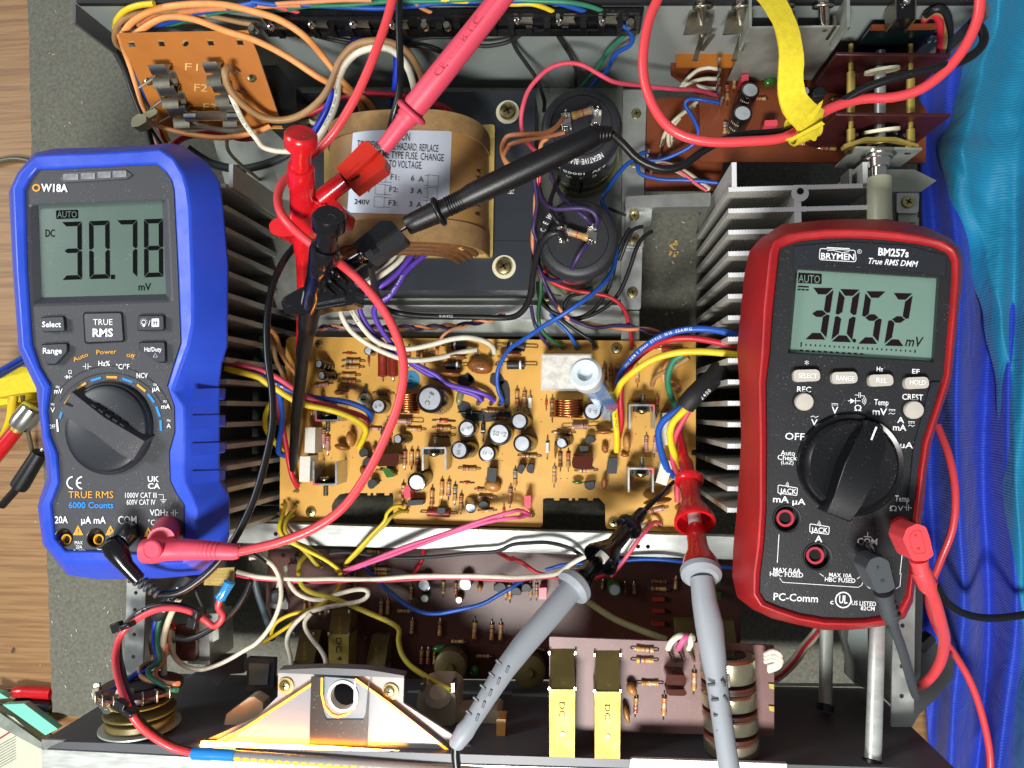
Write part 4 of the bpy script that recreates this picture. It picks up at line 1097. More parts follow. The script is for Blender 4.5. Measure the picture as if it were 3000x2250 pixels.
RM['big'] = resistor_mesh(['3a2a26','3a2a26','8a6a5a'],'b08478','big',0.0215,0.0095,0.0019,'black_matte',drop=0.004)
mat('red_coat','8a2a1c',0.4,var=0.1,vs=300); mat('glass_red','b0402c',0.12,coat=0.5); mat('white_coat','e0dfd6',0.4)
def plain_axial(key,body,L,bl,r,ring=None,drop=0.0018):
    mb = MB(); e = bl/2
    mb.lathe((0,0,drop),(1,0,0),[(r*0.5,-e),(r,-e*0.93),(r,-e*0.78),(r*0.97,-e*0.7),(r*0.97,e*0.35),(r,e*0.4),(r,e*0.62),(r,e*0.93),(r*0.5,e)],12,0,[0,0,0,0,0,2 if ring else 0,0,0])
    for sg in (-1,1): mb.tube([(sg*e*0.9,0,drop),(sg*(L/2-0.0006),0,drop),(sg*L/2,0,drop-0.0007),(sg*L/2,0,-0.0008)],0.00036,5,1)
    me = bpy.data.meshes.new(key); me.from_pydata(mb.v,[],mb.f)
    for m_ in (body,'tin',ring or body): me.materials.append(M(m_))
    me.polygons.foreach_set('material_index',mb.m); finish(me,50); return me
RM['red'] = plain_axial('red','red_coat',0.021,0.0135,0.0022)
RM['redbig'] = plain_axial('redbig','red_coat',0.0195,0.0150,0.0027)
RM['glass'] = plain_axial('glass','glass_red',0.0105,0.0042,0.0009,'ink_black',0.001)
RM['diode'] = plain_axial('diode','epoxy',0.021,0.0092,0.0025,'ink_white',0.003)
RM['sdiode'] = plain_axial('sdiode','epoxy',0.0135,0.0052,0.0012,'ink_white',0.0015)
RM['white'] = plain_axial('white','white_coat',0.0135,0.0062,0.0012)
NAT = {'red': 0.021,'redbig': 0.0195,'glass': 0.0105,'diode': 0.021,'sdiode': 0.0135,'white': 0.0135,'big': 0.0215}
NAM = {'glass': 'diode','diode': 'diode','sdiode': 'diode','white': 'capacitor','red': 'resistor'}
class Board:
    def __init__(s,root,zb): s.root = root; s.zb = zb
    def zz(s,x,y): return s.zb(x,y) if callable(s.zb) else s.zb
    def axial(s,q,rows):
        for x1,y1,x2,y2,k in rows:
            a,b = q(x1,y1),q(x2,y2)
            A,B_ = D(*a,s.zz(*a)+1.6),D(*b,s.zz(*b)+1.6); d = B_-A; mid = (A+B_)/2
            sc_ = d.length/NAT.get(k,0.0132)
            mid.z -= 0.0016
            g = max(0.86,min(1.12,sc_))
            if not callable(s.zb):
                R = rot2(math.atan2(d.y,d.x) + (math.pi if random.random() < 0.4 else 0))
            else:
                R = d.to_track_quat('X','Z').to_matrix()
            place(RM[k],NAM.get(k,'resistor'),s.root,mid,R,(max(0.6,min(1.5,sc_)),g,g))
    def elco(s,q,x,y,r,h,tilt=(0,0),sleeve='sleeve_black',top='can_top',mark=None):
        a = q(x,y); zb = s.zz(*a); c = D(*a,zb+h); rr = r*0.25*px(zb+h)
        b = Vector((c.x,c.y,zb*0.001)) + Vector((tilt[0]*0.001,tilt[1]*0.001,0)); ax = c-b; H_ = ax.length
        mb = MB()
        mb.lathe(b,ax,[(rr*0.94,0),(rr,0.0008),(rr,H_-0.0016),(rr*0.98,H_-0.0007),(rr*0.92,H_-0.0001),(rr*0.8,H_),(rr*0.76,H_-0.0004),(rr*0.74,H_-0.0002),(0.0001,H_-0.0001)],26,0,[0,0,0,0,0,0,1,1],cap1=False)
        o = build(mb,'electrolytic_capacitor',[sleeve,top],s.root,smooth=40)
        ex = a
        mk = MB(); Rr = ax.to_track_quat('Z','Y').to_matrix(); a0 = random.uniform(-0.5,0.5)
        for k,chh in enumerate(mark or ''):
            vs,fs = glyphs(chh,0.01)
            mk.add([c + Rr @ (rot2(a0) @ Vector(((u+(k-len(mark)/2)*0.75)*rr*0.42,(v-0.35)*rr*0.5,0.0001))) for u,v in vs],fs)
        if mk.v: build(mk,'stamped_text','tin',o,smooth=0,fix=False)
        mk = MB()
        for t in range(-4,5):
            th = a0 + 0.9 + t*0.1
            for z0 in (0.12,0.4,0.7):
                p = [b + Rr @ Vector((math.cos(th+dx)*rr*1.006,math.sin(th+dx)*rr*1.006,H_*(z0+dz))) for dx,dz in ((0,0),(0.06,0),(0.06,0.08),(0,0.08))]
                if (t+int(z0*10)) % 2: mk.add(p,[(0,1,2,3)])
        build(mk,'sleeve_print','washer',o,smooth=0,fix=False)
        return o
    def disc(s,q,x,y,rx,ry,ang=0,m='ceramic',lift=1.0,flatz=None,txt=None):
        a = q(x,y); zb = s.zz(*a); k = 0.25*px(zb+4); hz = (flatz or rx)*k
        c = D(*a,zb+lift+hz*1000*0.9)
        mb = MB(); mb.ball(c,1.0,18,0,(rx*k,ry*k,hz),rot2(math.radians(-ang)))
        o = build(mb,'ceramic_capacitor',[m,'tin'],s.root,smooth=80)
        mb = MB(); R = rot2(math.radians(-ang))
        for sg in (-1,1):
            p = c + R @ Vector((sg*rx*k*0.5,0,-hz*0.7)); mb.cyl(p,(p.x,p.y,zb*0.001-0.0005),0.0003,6)
        build(mb,'lead','tin',o)
        return o
    def to92(s,q,x,y,ang=0,k=1.0,name='transistor',h=6.0):
        a = q(x,y); zb = s.zz(*a); c = D(*a,zb+h+1.5); R = rot2(math.radians(-ang)); r = 0.0027*k
        prof = [Vector((r*math.cos(t),r*math.sin(t),0)) for t in [math.radians(-35 + 250*i/14) for i in range(15)]]
        z0,z1 = zb*0.001+0.0015,zb*0.001+0.0015+h*0.001
        mb = MB(); mb.loft([[Vector((c.x,c.y,z))+R @ p for p in prof] for z in (z0,z1)])
        o = build(mb,name,'epoxy',s.root,bev=0.0003)
        mb = MB()
        for i in (-1,0,1):
            p = R @ Vector((i*0.0014*k,0,0)); t = R @ Vector((i*0.003*k,-0.0012 if i else 0.001,0))
            mb.tube([(c.x+p.x,c.y+p.y,z0+0.001),(c.x+t.x,c.y+t.y,z0-0.0005),(c.x+t.x,c.y+t.y,zb*0.001-0.0005)],0.0003,5)
        build(mb,'lead','tin',o); return o
    def block(s,q,pts,h,m,name,z0=0.3,r=1.5,bev=0.0006):
        pp = [q(*p) for p in pts]; zb = s.zz(*pp[0])
        mb = MB(); mb.slab(rounded(pp,r),zb+h,zb+z0)
        return build(mb,name,m,s.root,bev=bev)
    def ubr(s,q,x0,y0,x1,y1,side,h,paint=None):
        """U channel heat sink standing on the board: side = which side is closed (t or b)"""
        zb = s.zz(*q(x0,y0)); t = 16
        if side == 't': pl = [(x0,y1),(x0,y0),(x1,y0),(x1,y1),(x1-t,y1),(x1-t,y0+t),(x0+t,y0+t),(x0+t,y1)]
        else: pl = [(x0,y0),(x0,y1),(x1,y1),(x1,y0),(x1-t,y0),(x1-t,y1-t),(x0+t,y1-t),(x0+t,y0)]
        rr = [0,4,4,0,0,2,2,0]
        mb = MB(); mb.slab(rounded([q(*p) for p in pl],rr,3),zb+h,zb+0.2)
        o = build(mb,'clip_heat_sink','alu',s.root,bev=0.0003)
        yb = y0+t if side == 't' else y1-t; sg = 1 if side == 't' else -1; cx = (x0+x1)/2
        mb = MB(); mb.slab([q(cx-70,yb+sg*3),q(cx+70,yb+sg*3),q(cx+70,yb+sg*50),q(cx-70,yb+sg*50)],zb+h*0.55,zb+1)
        build(mb,'power_transistor','epoxy',o,bev=0.0004)
        mb = MB(); p = D(cx,0,0) if False else D(*q(cx,yb+sg*40),zb+h*0.72)
        screw_mb(mb,p,0.0030,0.0016,Matrix.Rotation(math.radians(80)*sg,3,'X'))
        build(mb,'screw',['screw','screw_dark'],o)
        e = D(*q(cx+10,(y0 if side == 't' else y1)),zb+h*0.6); mb = MB(); mb.cyl(e,e+Vector((0,sg*0.006,0)),0.0014,10)
        for k in range(5): mb.lathe(e+Vector((0,sg*0.0012*k,0)),(0,sg,0),[(0.0014,0),(0.0018,0.0003),(0.0014,0.0006)],10,cap0=False,cap1=False)
        build(mb,'screw_end','tin',o)
        if paint:
            mb = MB(); xx = x1 if paint > 0 else x0
            mb.slab([q(xx-paint*2,(y0 if side == 't' else y1)+sg*2),q(xx-paint*60,(y0 if side == 't' else y1)+sg*2),q(xx-paint*60,(y0 if side == 't' else y1)+sg*12),q(xx-paint*13,(y0 if side == 't' else y1)+sg*12),q(xx-paint*13,(y0 if side == 't' else y1)+sg*60),q(xx-paint*2,(y0 if side == 't' else y1)+sg*60)],zb+h+0.06,zb+h-0.05)
            build(mb,'paint_mark','film_pink',o)
        return o
    def coil(s,q,x0,y0,x1,y1,turns,h):
        zb = s.zz(*q(x0,y0)); mb = MB(); pts = []
        a,b = D(*q((x0+x1)/2,y0),zb+h),D(*q((x0+x1)/2,y1),zb+h)
        rx = (x1-x0)/2*0.25*px(zb+h/2); n_ = turns*22
        for i in range(n_+1):
            t = i/n_; th = 2*math.pi*turns*t; c = a.lerp(b,t)
            pts.append(Vector((c.x+rx*math.cos(th),c.y,zb*0.001+h*0.0005+0.001+h*0.0005*math.sin(th))))
        mb.tube(pts,0.00088,8); return build(mb,'inductor_coil','copper',s.root,smooth=60)
    def pins(s,q,pts,h=6,m='tin',r=0.0008):
        for x,y in pts:
            a = q(x,y); zb = s.zz(*a); p = D(*a,zb)
            mb = MB(); mb.lathe(p,(0,0,1),[(r*2.0,0),(r*1.3,0.001),(r,0.0015),(r,h*0.001-0.0006),(r*0.5,h*0.001)],10)
            build(mb,'terminal_pin',m,s.root)
    def hole(s,q,pts,r=5):
        for x,y in pts:
            a = q(x,y); c = D(*a,s.zz(*a)+0.06); mb = MB(); mb.fill([c+Vector((r*0.25*px(50)*math.cos(t*0.785),r*0.25*px(50)*math.sin(t*0.785),0)) for t in range(8)])
            build(mb,'drilled_hole','hole',s.root,smooth=0,fix=False)
# ---- main amplifier board
def main_board():
    Z = 46
    root = thing('circuit_board','large yellow amplifier circuit board crowded with components in the middle','circuit board',D(1050,940,Z-1.6))
    a1,a2 = Q(1,2),Q(2,2)
    def comb(x0,x1,y,up):   # the snapped perforation along the cut-outs
        out = []; k = 8; st = [0,.06,.06,.16,.16,.34,.34,.40,.40,.46,.46,.52,.52,.70,.70,.80,.80,.96]
        dy = [0,0,5,5,0,0,5,5,0,0,5,5,0,0,5,5,0,0]
        return [(x0+(x1-x0)*t,y+d) for t,d in zip(st,dy)]
    out = [(618,735),(626,727),(1503,738),(1503,971),(1494,972),(1494,983),(1503,984),(1501,1152),(1312,1142),(1308,1136),(1307,1090),(1294,1076)]
    out += [(x,y) for x,y in comb(1288,1174,1076,1)] + [(1173,1078),(1172,1134),(1168,1139),(856,1131),(850,1124),(849,1066)]
    out += [(x,y) for x,y in comb(847,745,1065,1)] + [(733,1068),(722,1080),(717,1090),(717,1122),(712,1127),(604,1124),(605,986),(613,868)]
    mb = MB(); mb.slab(out,Z,Z-1.6,(),0,1); build(mb,'board',['pcb_yellow','pcb_edge'],root,smooth=0)
    b = Board(root,Z)
    q = a1
    b.axial(q,[(475,35,660,10,'p'),(745,45,895,52,'p'),(1005,92,1190,98,'b'),(1130,328,1440,342,'big'),(1265,402,1465,410,'o'),(965,395,1110,405,'p'),(1520,328,1720,338,'glass'),(1520,392,1720,400,'r'),(1520,455,1720,460,'b'),
                (1945,245,2195,252,'b'),(2035,300,2210,318,'b'),(1745,260,1945,265,'sdiode'),(1745,742,1938,750,'r'),(1755,866,1885,872,'glass'),(1885,925,2010,930,'r'),(1890,985,2080,992,'b'),(1915,1110,2078,1108,'o'),(1420,1120,1738,1136,'red'),(1030,766,1220,772,'r'),
                (482,100,480,290,'p'),(575,60,577,190,'r'),(585,375,585,575,'p'),(620,430,620,632,'p'),(1287,560,1283,755,'r'),(1345,560,1341,755,'o'),(1397,560,1390,755,'r'),(1274,850,1268,1050,'y'),(1523,892,1517,1100,'r'),(1608,818,1602,1018,'o'),(1667,818,1661,1018,'v'),(1721,862,1715,1062,'g'),(1774,942,1768,1140,'r'),(2199,880,2192,1085,'t'),
                (1964,290,1960,510,'sdiode'),(2140,1040,2140,1190,'glass')])
    q = a2
    b.axial(q,[(42,35,45,240,'r'),(108,50,106,255,'t'),(157,75,155,280,'white'),(297,110,294,240,'glass'),(347,110,347,345,'b'),(306,465,304,665,'white'),(417,575,417,770,'b'),(486,575,485,772,'r'),(367,705,362,908,'y'),(28,728,24,932,'g'),(1255,100,1250,305,'r'),(1345,150,1345,320,'r'),(1163,440,1155,640,'p'),(1243,440,1230,645,'p'),
                (430,388,742,372,'big'),(345,432,548,436,'b'),(50,632,252,640,'r'),(540,765,742,760,'y'),(1150,1125,1350,1080,'p'),(1080,-140,1085,40,'o')])
    q = Q(1,1)
    b.axial(q,[(740,1398,862,1402,'glass'),(740,1465,935,1470,'g'),(735,1517,930,1522,'t'),(700,1588,897,1592,'o'),(700,1642,897,1646,'r'),(970,1400,972,1512,'glass'),(1095,1340,1095,1640,'redbig'),(1182,1340,1186,1640,'redbig'),(1320,1325,1315,1525,'r'),(1400,1325,1400,1520,'r'),(1455,1325,1455,1520,'t'),
                (1610,1336,1905,1342,'diode'),(1560,1502,1862,1508,'diode'),(2070,1336,2430,1352,'diode'),(2070,1502,2425,1502,'diode')])
    q = Q(2,1)
    b.axial(q,[(798,1475,800,1680,'b'),(852,1490,855,1690,'r'),(912,1488,912,1690,'b'),(1085,1490,1085,1660,'o'),(1240,1362,1525,1366,'red')])
    # electrolytics: top position, radius, height, lean of the foot (mm)
    q = Q(1,1)
    b.elco(q,965,1378,38,11); b.elco(q,540,1493,42,11,(4,-1)); b.elco(q,563,1593,42,11,(4,0))
    q = a1
    b.elco(q,1500,140,128,22,(2,-1),mark='8-C'); b.elco(q,1055,205,68,13,mark='D-D'); b.elco(q,1820,400,78,16,mark='6R-D'); b.elco(q,2100,445,104,20,mark='Z-D2'); b.elco(q,1755,585,84,17,(4,0),mark='D-D5')
    b.elco(q,1995,615,78,16,mark='4-R5'); b.elco(q,1222,490,46,11,(4,0)); b.elco(q,1385,865,84,17,(1,2)); b.elco(q,1858,1092,48,9,(-2,3),sleeve='alu')
    q = a2
    b.elco(q,62,335,78,16,(2,-1)); b.elco(q,85,530,82,17,(3,0)); b.elco(q,425,525,52,11,(4,1.5)); b.elco(q,697,248,82,14,mark='D-D')
    # ceramics, films, transistors
    q = Q(1,1)
    b.disc(q,1935,1515,116,66,12,'ceramic',flatz=70); b.disc(q,1715,1432,112,22,5); b.disc(q,1680,1580,100,22,4); b.disc(q,2190,1420,110,20,-4)
    mk = MB(); text_mb(mk,'105K',*q(1925,1520),11,69,ang=14); build(mk,'printed_text','ink_black',root,smooth=0,fix=False)
    q = a1
    b.disc(q,820,490,74,36,82,'ceramic_tan',flatz=80); b.disc(q,740,80,66,32,-8,'ceramic'); b.disc(q,748,558,72,30,12); b.disc(q,1022,580,45,22,85); b.disc(q,2045,895,76,52,10,'ceramic_tan',flatz=60); b.disc(q,935,765,55,34,70)
    b.block(q,[(1045,625),(1225,612),(1240,640),(1228,722),(1050,728),(1038,690)],12,'film_brown','film_capacitor',r=5,bev=0.0016)
    b.block(q,[(1088,745),(1150,742),(1195,815),(1130,825)],9,'film_green','film_capacitor',r=3,bev=0.001)
    b.block(q,[(1278,900),(1330,890),(1334,1000),(1282,1006)],12,'film_pink','film_capacitor',r=2)
    for x,y,an,k in ((1110,435,0,1),(1110,525,0,1),(1005,880,-40,1.15),(2035,840,90,1.1),(1600,1105,180,1.0),(1965,1070,20,1.15),(930,610,-30,1.1),(965,690,-20,1.1)): b.to92(q,x,y,an,k)
    b.block(q,[(2000,735),(2080,745),(2070,850),(1990,850)],9,'epoxy','transistor'); b.block(q,[(1310,1020),(1445,1015),(1440,1058),(1305,1068)],8,'epoxy','transistor')
    b.block(q,[(425,392),(512,390),(508,612),(420,608)],13,'cement','cement_resistor',r=1); b.block(q,[(380,640),(470,640),(462,862),(372,860)],13,'cement','cement_resistor',r=1)
    b.ubr(q,508,130,718,338,'b',16,-1); b.ubr(q,488,685,700,892,'b',18,-1); b.ubr(q,1432,560,1645,762,'t',16)
    b.coil(q,1195,100,1388,260,8,12)
    # preset trimmer
    mb = MB(); c = D(*q(930,150),Z+4); mb.lathe(c-Vector((0,0,0.004)),(0,0,1),[(0.0042,0),(0.0042,0.003),(0.0036,0.0042),(0.0016,0.0042),(0.0014,0.0034)],24); build(mb,'trimmer','washer',root)
    mb = MB(); mb.box(c+Vector((0,0,0.0002)),(0.003,0.0008,0.0012)); mb.box(c+Vector((0.0005,0.006,-0.001)),(0.0022,0.004,0.0006)); build(mb,'trimmer_wiper','ink_black',root)
    q = a2
    b.disc(q,1090,150,64,26,-4); b.disc(q,795,428,82,22,-2,'ceramic'); b.disc(q,992,520,78,34,88,'ceramic_tan'); b.disc(q,803,570,44,30,80); b.disc(q,975,626,36,20,0); b.disc(q,797,870,62,27,95); b.disc(q,1258,1025,122,24,-10); b.disc(q,375,580,82,12,90); b.disc(q,565,862,48,17,4,'film_green')
    b.block(q,[(525,640),(690,632),(702,655),(692,752),(528,745),(516,700)],12,'film_brown','film_capacitor',r=5,bev=0.0016)
    b.block(q,[(108,982),(162,980),(160,1090),(106,1094)],12,'film_pink','film_capacitor',r=2)
    for x,y,an,k in ((675,500,-15,1.1),(622,570,180,1.05),(82,748,-60,1.05),(165,745,-80,1.05),(672,885,170,1.15)): b.to92(q,x,y,an,k)
    b.block(q,[(835,655),(915,650),(905,790),(815,790)],8,'epoxy','transistor')
    b.block(q,[(1298,265),(1385,262),(1375,545),(1295,542)],13,'cement','cement_resistor',r=1); b.block(q,[(1300,655),(1395,690),(1335,895),(1240,865)],13,'cement','cement_resistor',r=1)
    b.ubr(q,1008,190,1235,402,'t',16,1); b.ubr(q,1000,738,1226,950,'t',16,1)
    b.coil(q,372,150,600,300,7,12)
    b.block(q,[(790,205),(860,215),(850,325),(775,320)],6,'alu','trimmer')
    # relay
    q1 = Q(2,1)
    b.block(q1,[(262,1418),(680,1418),(690,1705),(255,1705)],14,'relay_core','relay_works',r=1,bev=0.0003)
    rl = b.block(q1,[(250,1405),(692,1405),(700,1725),(246,1725)],17,'clear_case','relay_cover',r=2,bev=0.0006)
    # glue, sticker, fittings
    for pts in ([(1735,215),(1760,150),(1850,180),(1860,240),(1960,250),(2180,240),(2212,300),(2000,345),(1790,310)],[(2060,0),(2170,-20),(2195,60),(2195,200),(2150,240),(2130,80)],[(1790,-60),(1830,-90),(1890,-30),(1840,10)]):
        mb = MB(); mb.slab(rounded([a1(*p) for p in pts],6),Z+0.35,Z+0.02); build(mb,'glue_patch','glue_black',root)
    mb = MB(); mb.slab(rounded([Q(1,1)(1750,1590),Q(1,1)(1850,1580),Q(1,1)(1900,1640),Q(1,1)(1830,1690),Q(1,1)(1740,1660)],6),Z+0.35,Z+0.02); build(mb,'glue_patch','glue_black',root)
    mb = MB(); mb.slab(rounded([Q(1,1)(2030,1570),Q(1,1)(2110,1570),Q(1,1)(2160,1650),Q(1,1)(2080,1700),Q(1,1)(2015,1650)],6),Z+0.35,Z+0.02); build(mb,'glue_patch','glue_black',root)
    mb = MB(); mb.slab(circ(887,820,20,24),Z+0.2,Z+0.02); st = build(mb,'sticker','sticker_blue',root)
    text('U/T',887,820,9,Z+0.3,'ink_black',st,ang=68,bold=0.01)
    b.disc(a1,1760,130,30,70,10,'clear_ring',lift=0.2,flatz=30)
    for x,y,r in ((689,743,9),(1332,752,12),(672,1105,12),(1326,1128,12)): screw(root,x,y,Z,r)
    b.pins(Q(1,1),[(1915,1400),(2035,1405),(1525,1395)],3,'chrome',0.0011)
    b.pins(a1,[(1920,180),(2030,182),(2103,185),(355,935),(250,1050),(340,1075),(220,1125),(320,1150),(1240,1115),(1305,1110),(340,840)],5,'tin')
    b.pins(Q(2,1),[(325,1345),(442,1345),(562,1348),(720,1348),(1045,1350)],3,'tin',0.0011)
    b.pins(a2,[(90,1150),(172,1140),(1185,1220),(1280,1220),(1435,1080),(1440,65),(1445,185)],5,'tin',0.001)
    b.hole(a1,[(760,380),(845,382),(2128,618),(2128,678),(2140,970),(830,320),(1000,1090),(650,655),(835,650)]); b.hole(a2,[(255,150),(252,340),(785,500),(850,500),(1070,300),(1070,445),(420,830),(480,830),(965,380),(1155,385),(955,895),(1150,900),(518,315)])
    # soot from hot parts
    return b
MAIN = main_board()
# adjusting tool stuck in a trimmer
def tool():
    top = D(1263,806,128); bot = D(1326,890,52); ax = bot-top; L = ax.length
    root = thing('adjusting_tool','pale blue plastic trimmer adjusting tool standing in the yellow board','tool',bot)
    s = px(128)
    mb = MB(); mb.lathe(top,ax,[(0.0001,0.004),(15*s,0.0038),(17*s,0.0005),(30*s,0.0),(36*s,0.0012),(36*s,0.008),(32*s,0.0095),(24*s,0.0098)],36); build(mb,'collar','tool_white',root)
    mb = MB(); mb.lathe(top,ax,[(26*s,0.0085),(25*s,0.014),(24*s,0.018)],24); build(mb,'grip','tool_white',root)
    mb = MB(); mb.lathe(top,ax,[(27*s,0.017),(26*s,L*0.78),(10*s,L-0.008),(7*s,L)],6); build(mb,'shaft','tool_blue',root,smooth=20)
tool()
# ---- fuse board
def fuse_board():
    p0 = D(254,70,125); nrm = (D(535,66,125)-p0).cross(D(345,277,90)-p0)
    def zf(x,y):   # height of the tilted board under a picture point
        d = D(x,y,0)-CAM; return (CAM.z + d.z*nrm.dot(p0-CAM)/nrm.dot(d))*1000
    root = thing('fuse_board','orange fuse board with metal fuse clips marked F1 to F3','circuit board',D(430,277,90))
    q = Q(0,0)
    holes = [[q(*p) for p in r] for r in ([(1098,355),(1155,355),(1172,405),(1115,405)],[(1355,345),(1410,345),(1428,400),(1372,400)],[(1782,340),(1836,340),(1852,392),(1798,392)],[(2035,335),(2090,335),(2107,388),(2052,388)])] + [circ(*q(1600,372),7.5,14)]
    mb = MB(); mb.slab([q(1016,285),q(2142,262),(556,115),(610,276),(346,278)],zf,lambda x,y: zf(x,y)-1.7,holes,0,1); build(mb,'board',['pcb_orange','pcb_edge'],root,smooth=0)
    b = Board(root,zf)
    mb = MB()
    for s,x,y in (('F1',1655,578),('F2',1735,757),('F3',1812,925)): text_mb(mb,s,*q(x,y),16,lambda u,v: zf(u,v)+0.15,ang=-3,wid=28)
    build(mb,'printed_text','pcb_edge',root,smooth=0,fix=False)
    sl = math.atan2(35,207*0.235*1.05); Rt = Matrix.Rotation(0.5,3,'X')
    # one clip: two sprung cheeks on a foot
    def clip(x,y,wd):
        a = q(x,y); c = D(*a,zf(*a)); mb = MB(); w2 = wd*0.25*px(110)/1.9
        for sg in (-1,1):
            prof = [(sg*0.0008,0.0003),(sg*0.0042,0.0010),(sg*0.0050,0.0035),(sg*0.0038,0.006),(sg*0.0010,0.008),(sg*0.0020,0.0092),(sg*0.0052,0.0106)]
            ins = [(p[0]-sg*0.0005,p[1]) for p in prof]
            rings = [[c+Rt @ Vector((sx*w2,p[0]*1.12,p[1])) for p in prof+ins[::-1]] for sx in (-1,1)]
            mb.loft(rings)
        mb.box(c+Rt @ Vector((0,0,0.0003)),(w2*2,0.0034,0.0006),Rt)
        build(mb,'fuse_clip','tin',root,smooth=40)
    for x,y,wd in ((1460,650,150),(1535,825,150),(1630,995,150),(1905,630,130),(1975,800,130),(2040,985,130)): clip(x,y,wd)
    mat('fuse_glass','d8cfc0',0.05,trans=0.9)
    A,B_ = D(*q(1610,1005),103),D(*q(2085,1000),103); mb = MB(); mb.cyl(A,B_,0.0026,16); fz = build(mb,'fuse','fuse_glass',root)
    for e,o in ((A,B_),(B_,A)):
        mb = MB(); mb.cyl(e,e+(o-e)*0.22,0.0029,16); build(mb,'fuse_cap','chrome',fz)
    for x,y in ((1290,700),(2180,672)): screw(root,*q(x,y),zf(*q(x,y)),11)
    pins = [[(1195,760),(1320,680),(1350,650)],[(1300,940),(1400,865),(1440,840)],[(1365,1070),(1480,1005),(1530,985)],[(1320,690),(1400,860)],[(1400,860),(1480,1005)],[(1990,610),(2055,635)],[(2040,780),(2110,805)]]
    for pl in pins:
        mb = MB(); mb.tube([D(*q(x,y),zf(*q(x,y))+(8 if i == 0 else 4)) for i,(x,y) in enumerate(pl)],0.0007,6); build(mb,'soldered_pin',mat('pin_dull','6f6a5c',0.5,0.4),root)
fuse_board()
# ---- brown control board behind the front
def lower_board():
    Z = 40
    root = thing('circuit_board','brown preamplifier board lying low behind the silver cross rail','circuit board',D(1050,1330,Z-1.6))
    mb = MB(); mb.slab([(579,1186),(1600,1190),(1600,1470),(655,1465),(655,1342),(573,1340)],Z,Z-1.6); build(mb,'board','pcb_brown',root,smooth=0)
    b = Board(root,Z); q = Q(1,3)
    b.axial(q,[(1328,80,1320,250,'y'),(1598,40,1595,200,'y'),(1705,50,1700,200,'r'),(1070,200,1063,380,'y'),(1125,195,1120,380,'o'),(1175,320,1345,322,'y'),(1335,370,1325,540,'y'),(1572,370,1565,560,'t'),(1868,375,1860,590,'o'),(2012,395,2010,600,'t'),(2088,395,2085,600,'o'),(1635,580,1800,582,'y'),(1850,705,2020,708,'y'),(1415,620,1410,800,'r'),(1470,620,1465,800,'r'),(1525,640,1520,800,'t'),(545,230,545,380,'y'),(595,230,597,380,'o'),(415,200,415,330,'t'),(460,210,462,330,'r'),(2130,60,2130,230,'y'),(2165,60,2165,250,'o'),(790,-10,795,130,'t'),(845,-10,845,130,'b')])
    q = Q(1,2)
    b.axial(q,[(930,1455,1105,1470,'y'),(990,1610,1165,1612,'y'),(990,1648,1165,1650,'y')])
    q = Q(2,3)
    b.axial(q,[(1150,62,1350,72,'b'),(1150,125,1350,135,'t'),(962,60,965,200,'b'),(1040,60,1042,200,'t'),(1400,10,1395,160,'t'),(155,60,160,230,'o'),(210,60,208,230,'r'),(775,40,772,150,'b'),(180,640,290,660,'t')])
    q = Q(1,3)
    b.elco(q,1430,100,62,11); b.elco(q,1437,215,40,7,sleeve='film_green'); b.elco(q,1780,90,58,11,sleeve='alu'); b.elco(q,1728,228,35,7,sleeve='ceramic'); b.elco(q,1725,670,28,10)
    b.elco(Q(2,3),875,140,58,12,sleeve='film_green')
    b.disc(q,1908,118,34,24,80,'ceramic_tan'); b.disc(q,1580,640,80,34,-8,'film_green',flatz=30); b.disc(q,1860,830,50,50,0,'film_green',flatz=40)
    b.to92(q,2080,130,20,1.4)
    b.to92(Q(2,3),35,160,0,1.1); b.to92(Q(2,3),122,130,0,1.1)
    b.block(Q(2,3),[(232,125),(295,120),(292,220),(230,220)],11,'film_pink','film_capacitor')
    for y in (220,320,430): b.block(Q(2,3),[(1195,y-16),(1302,y-16),(1300,y+18),(1195,y+18)],3,'red_coat','film_capacitor')
    for y in (40,160): b.block(Q(2,3),[(1725,y),(1782,y),(1780,y+60),(1725,y+60)],9,'film_green','film_capacitor')
    # preset with three feet
    mb = MB(); c = D(*q(195,205),Z+5); mb.slab([q(180,70),q(210,70),q(220,150),q(275,260),q(270,305),q(110,295),q(125,250),q(165,150)],Z+3,Z); build(mb,'trimmer','alu',root,bev=0.0004)
    mb = MB(); mb.lathe(D(*q(190,195),Z+3),(0,0,1),[(0.0045,0),(0.0045,0.002),(0.003,0.003),(0.0012,0.0026)],20); build(mb,'trimmer_wiper','meter_grey',root)
    b.hole(Q(1,2),[(235,1495)],20); b.pins(Q(1,2),[(360,1490),(420,1500),(310,1560),(340,1555),(1050,1550),(590,1530)],6)
    b.pins(q,[(340,110),(370,125)],7)
    return b
lower_board()
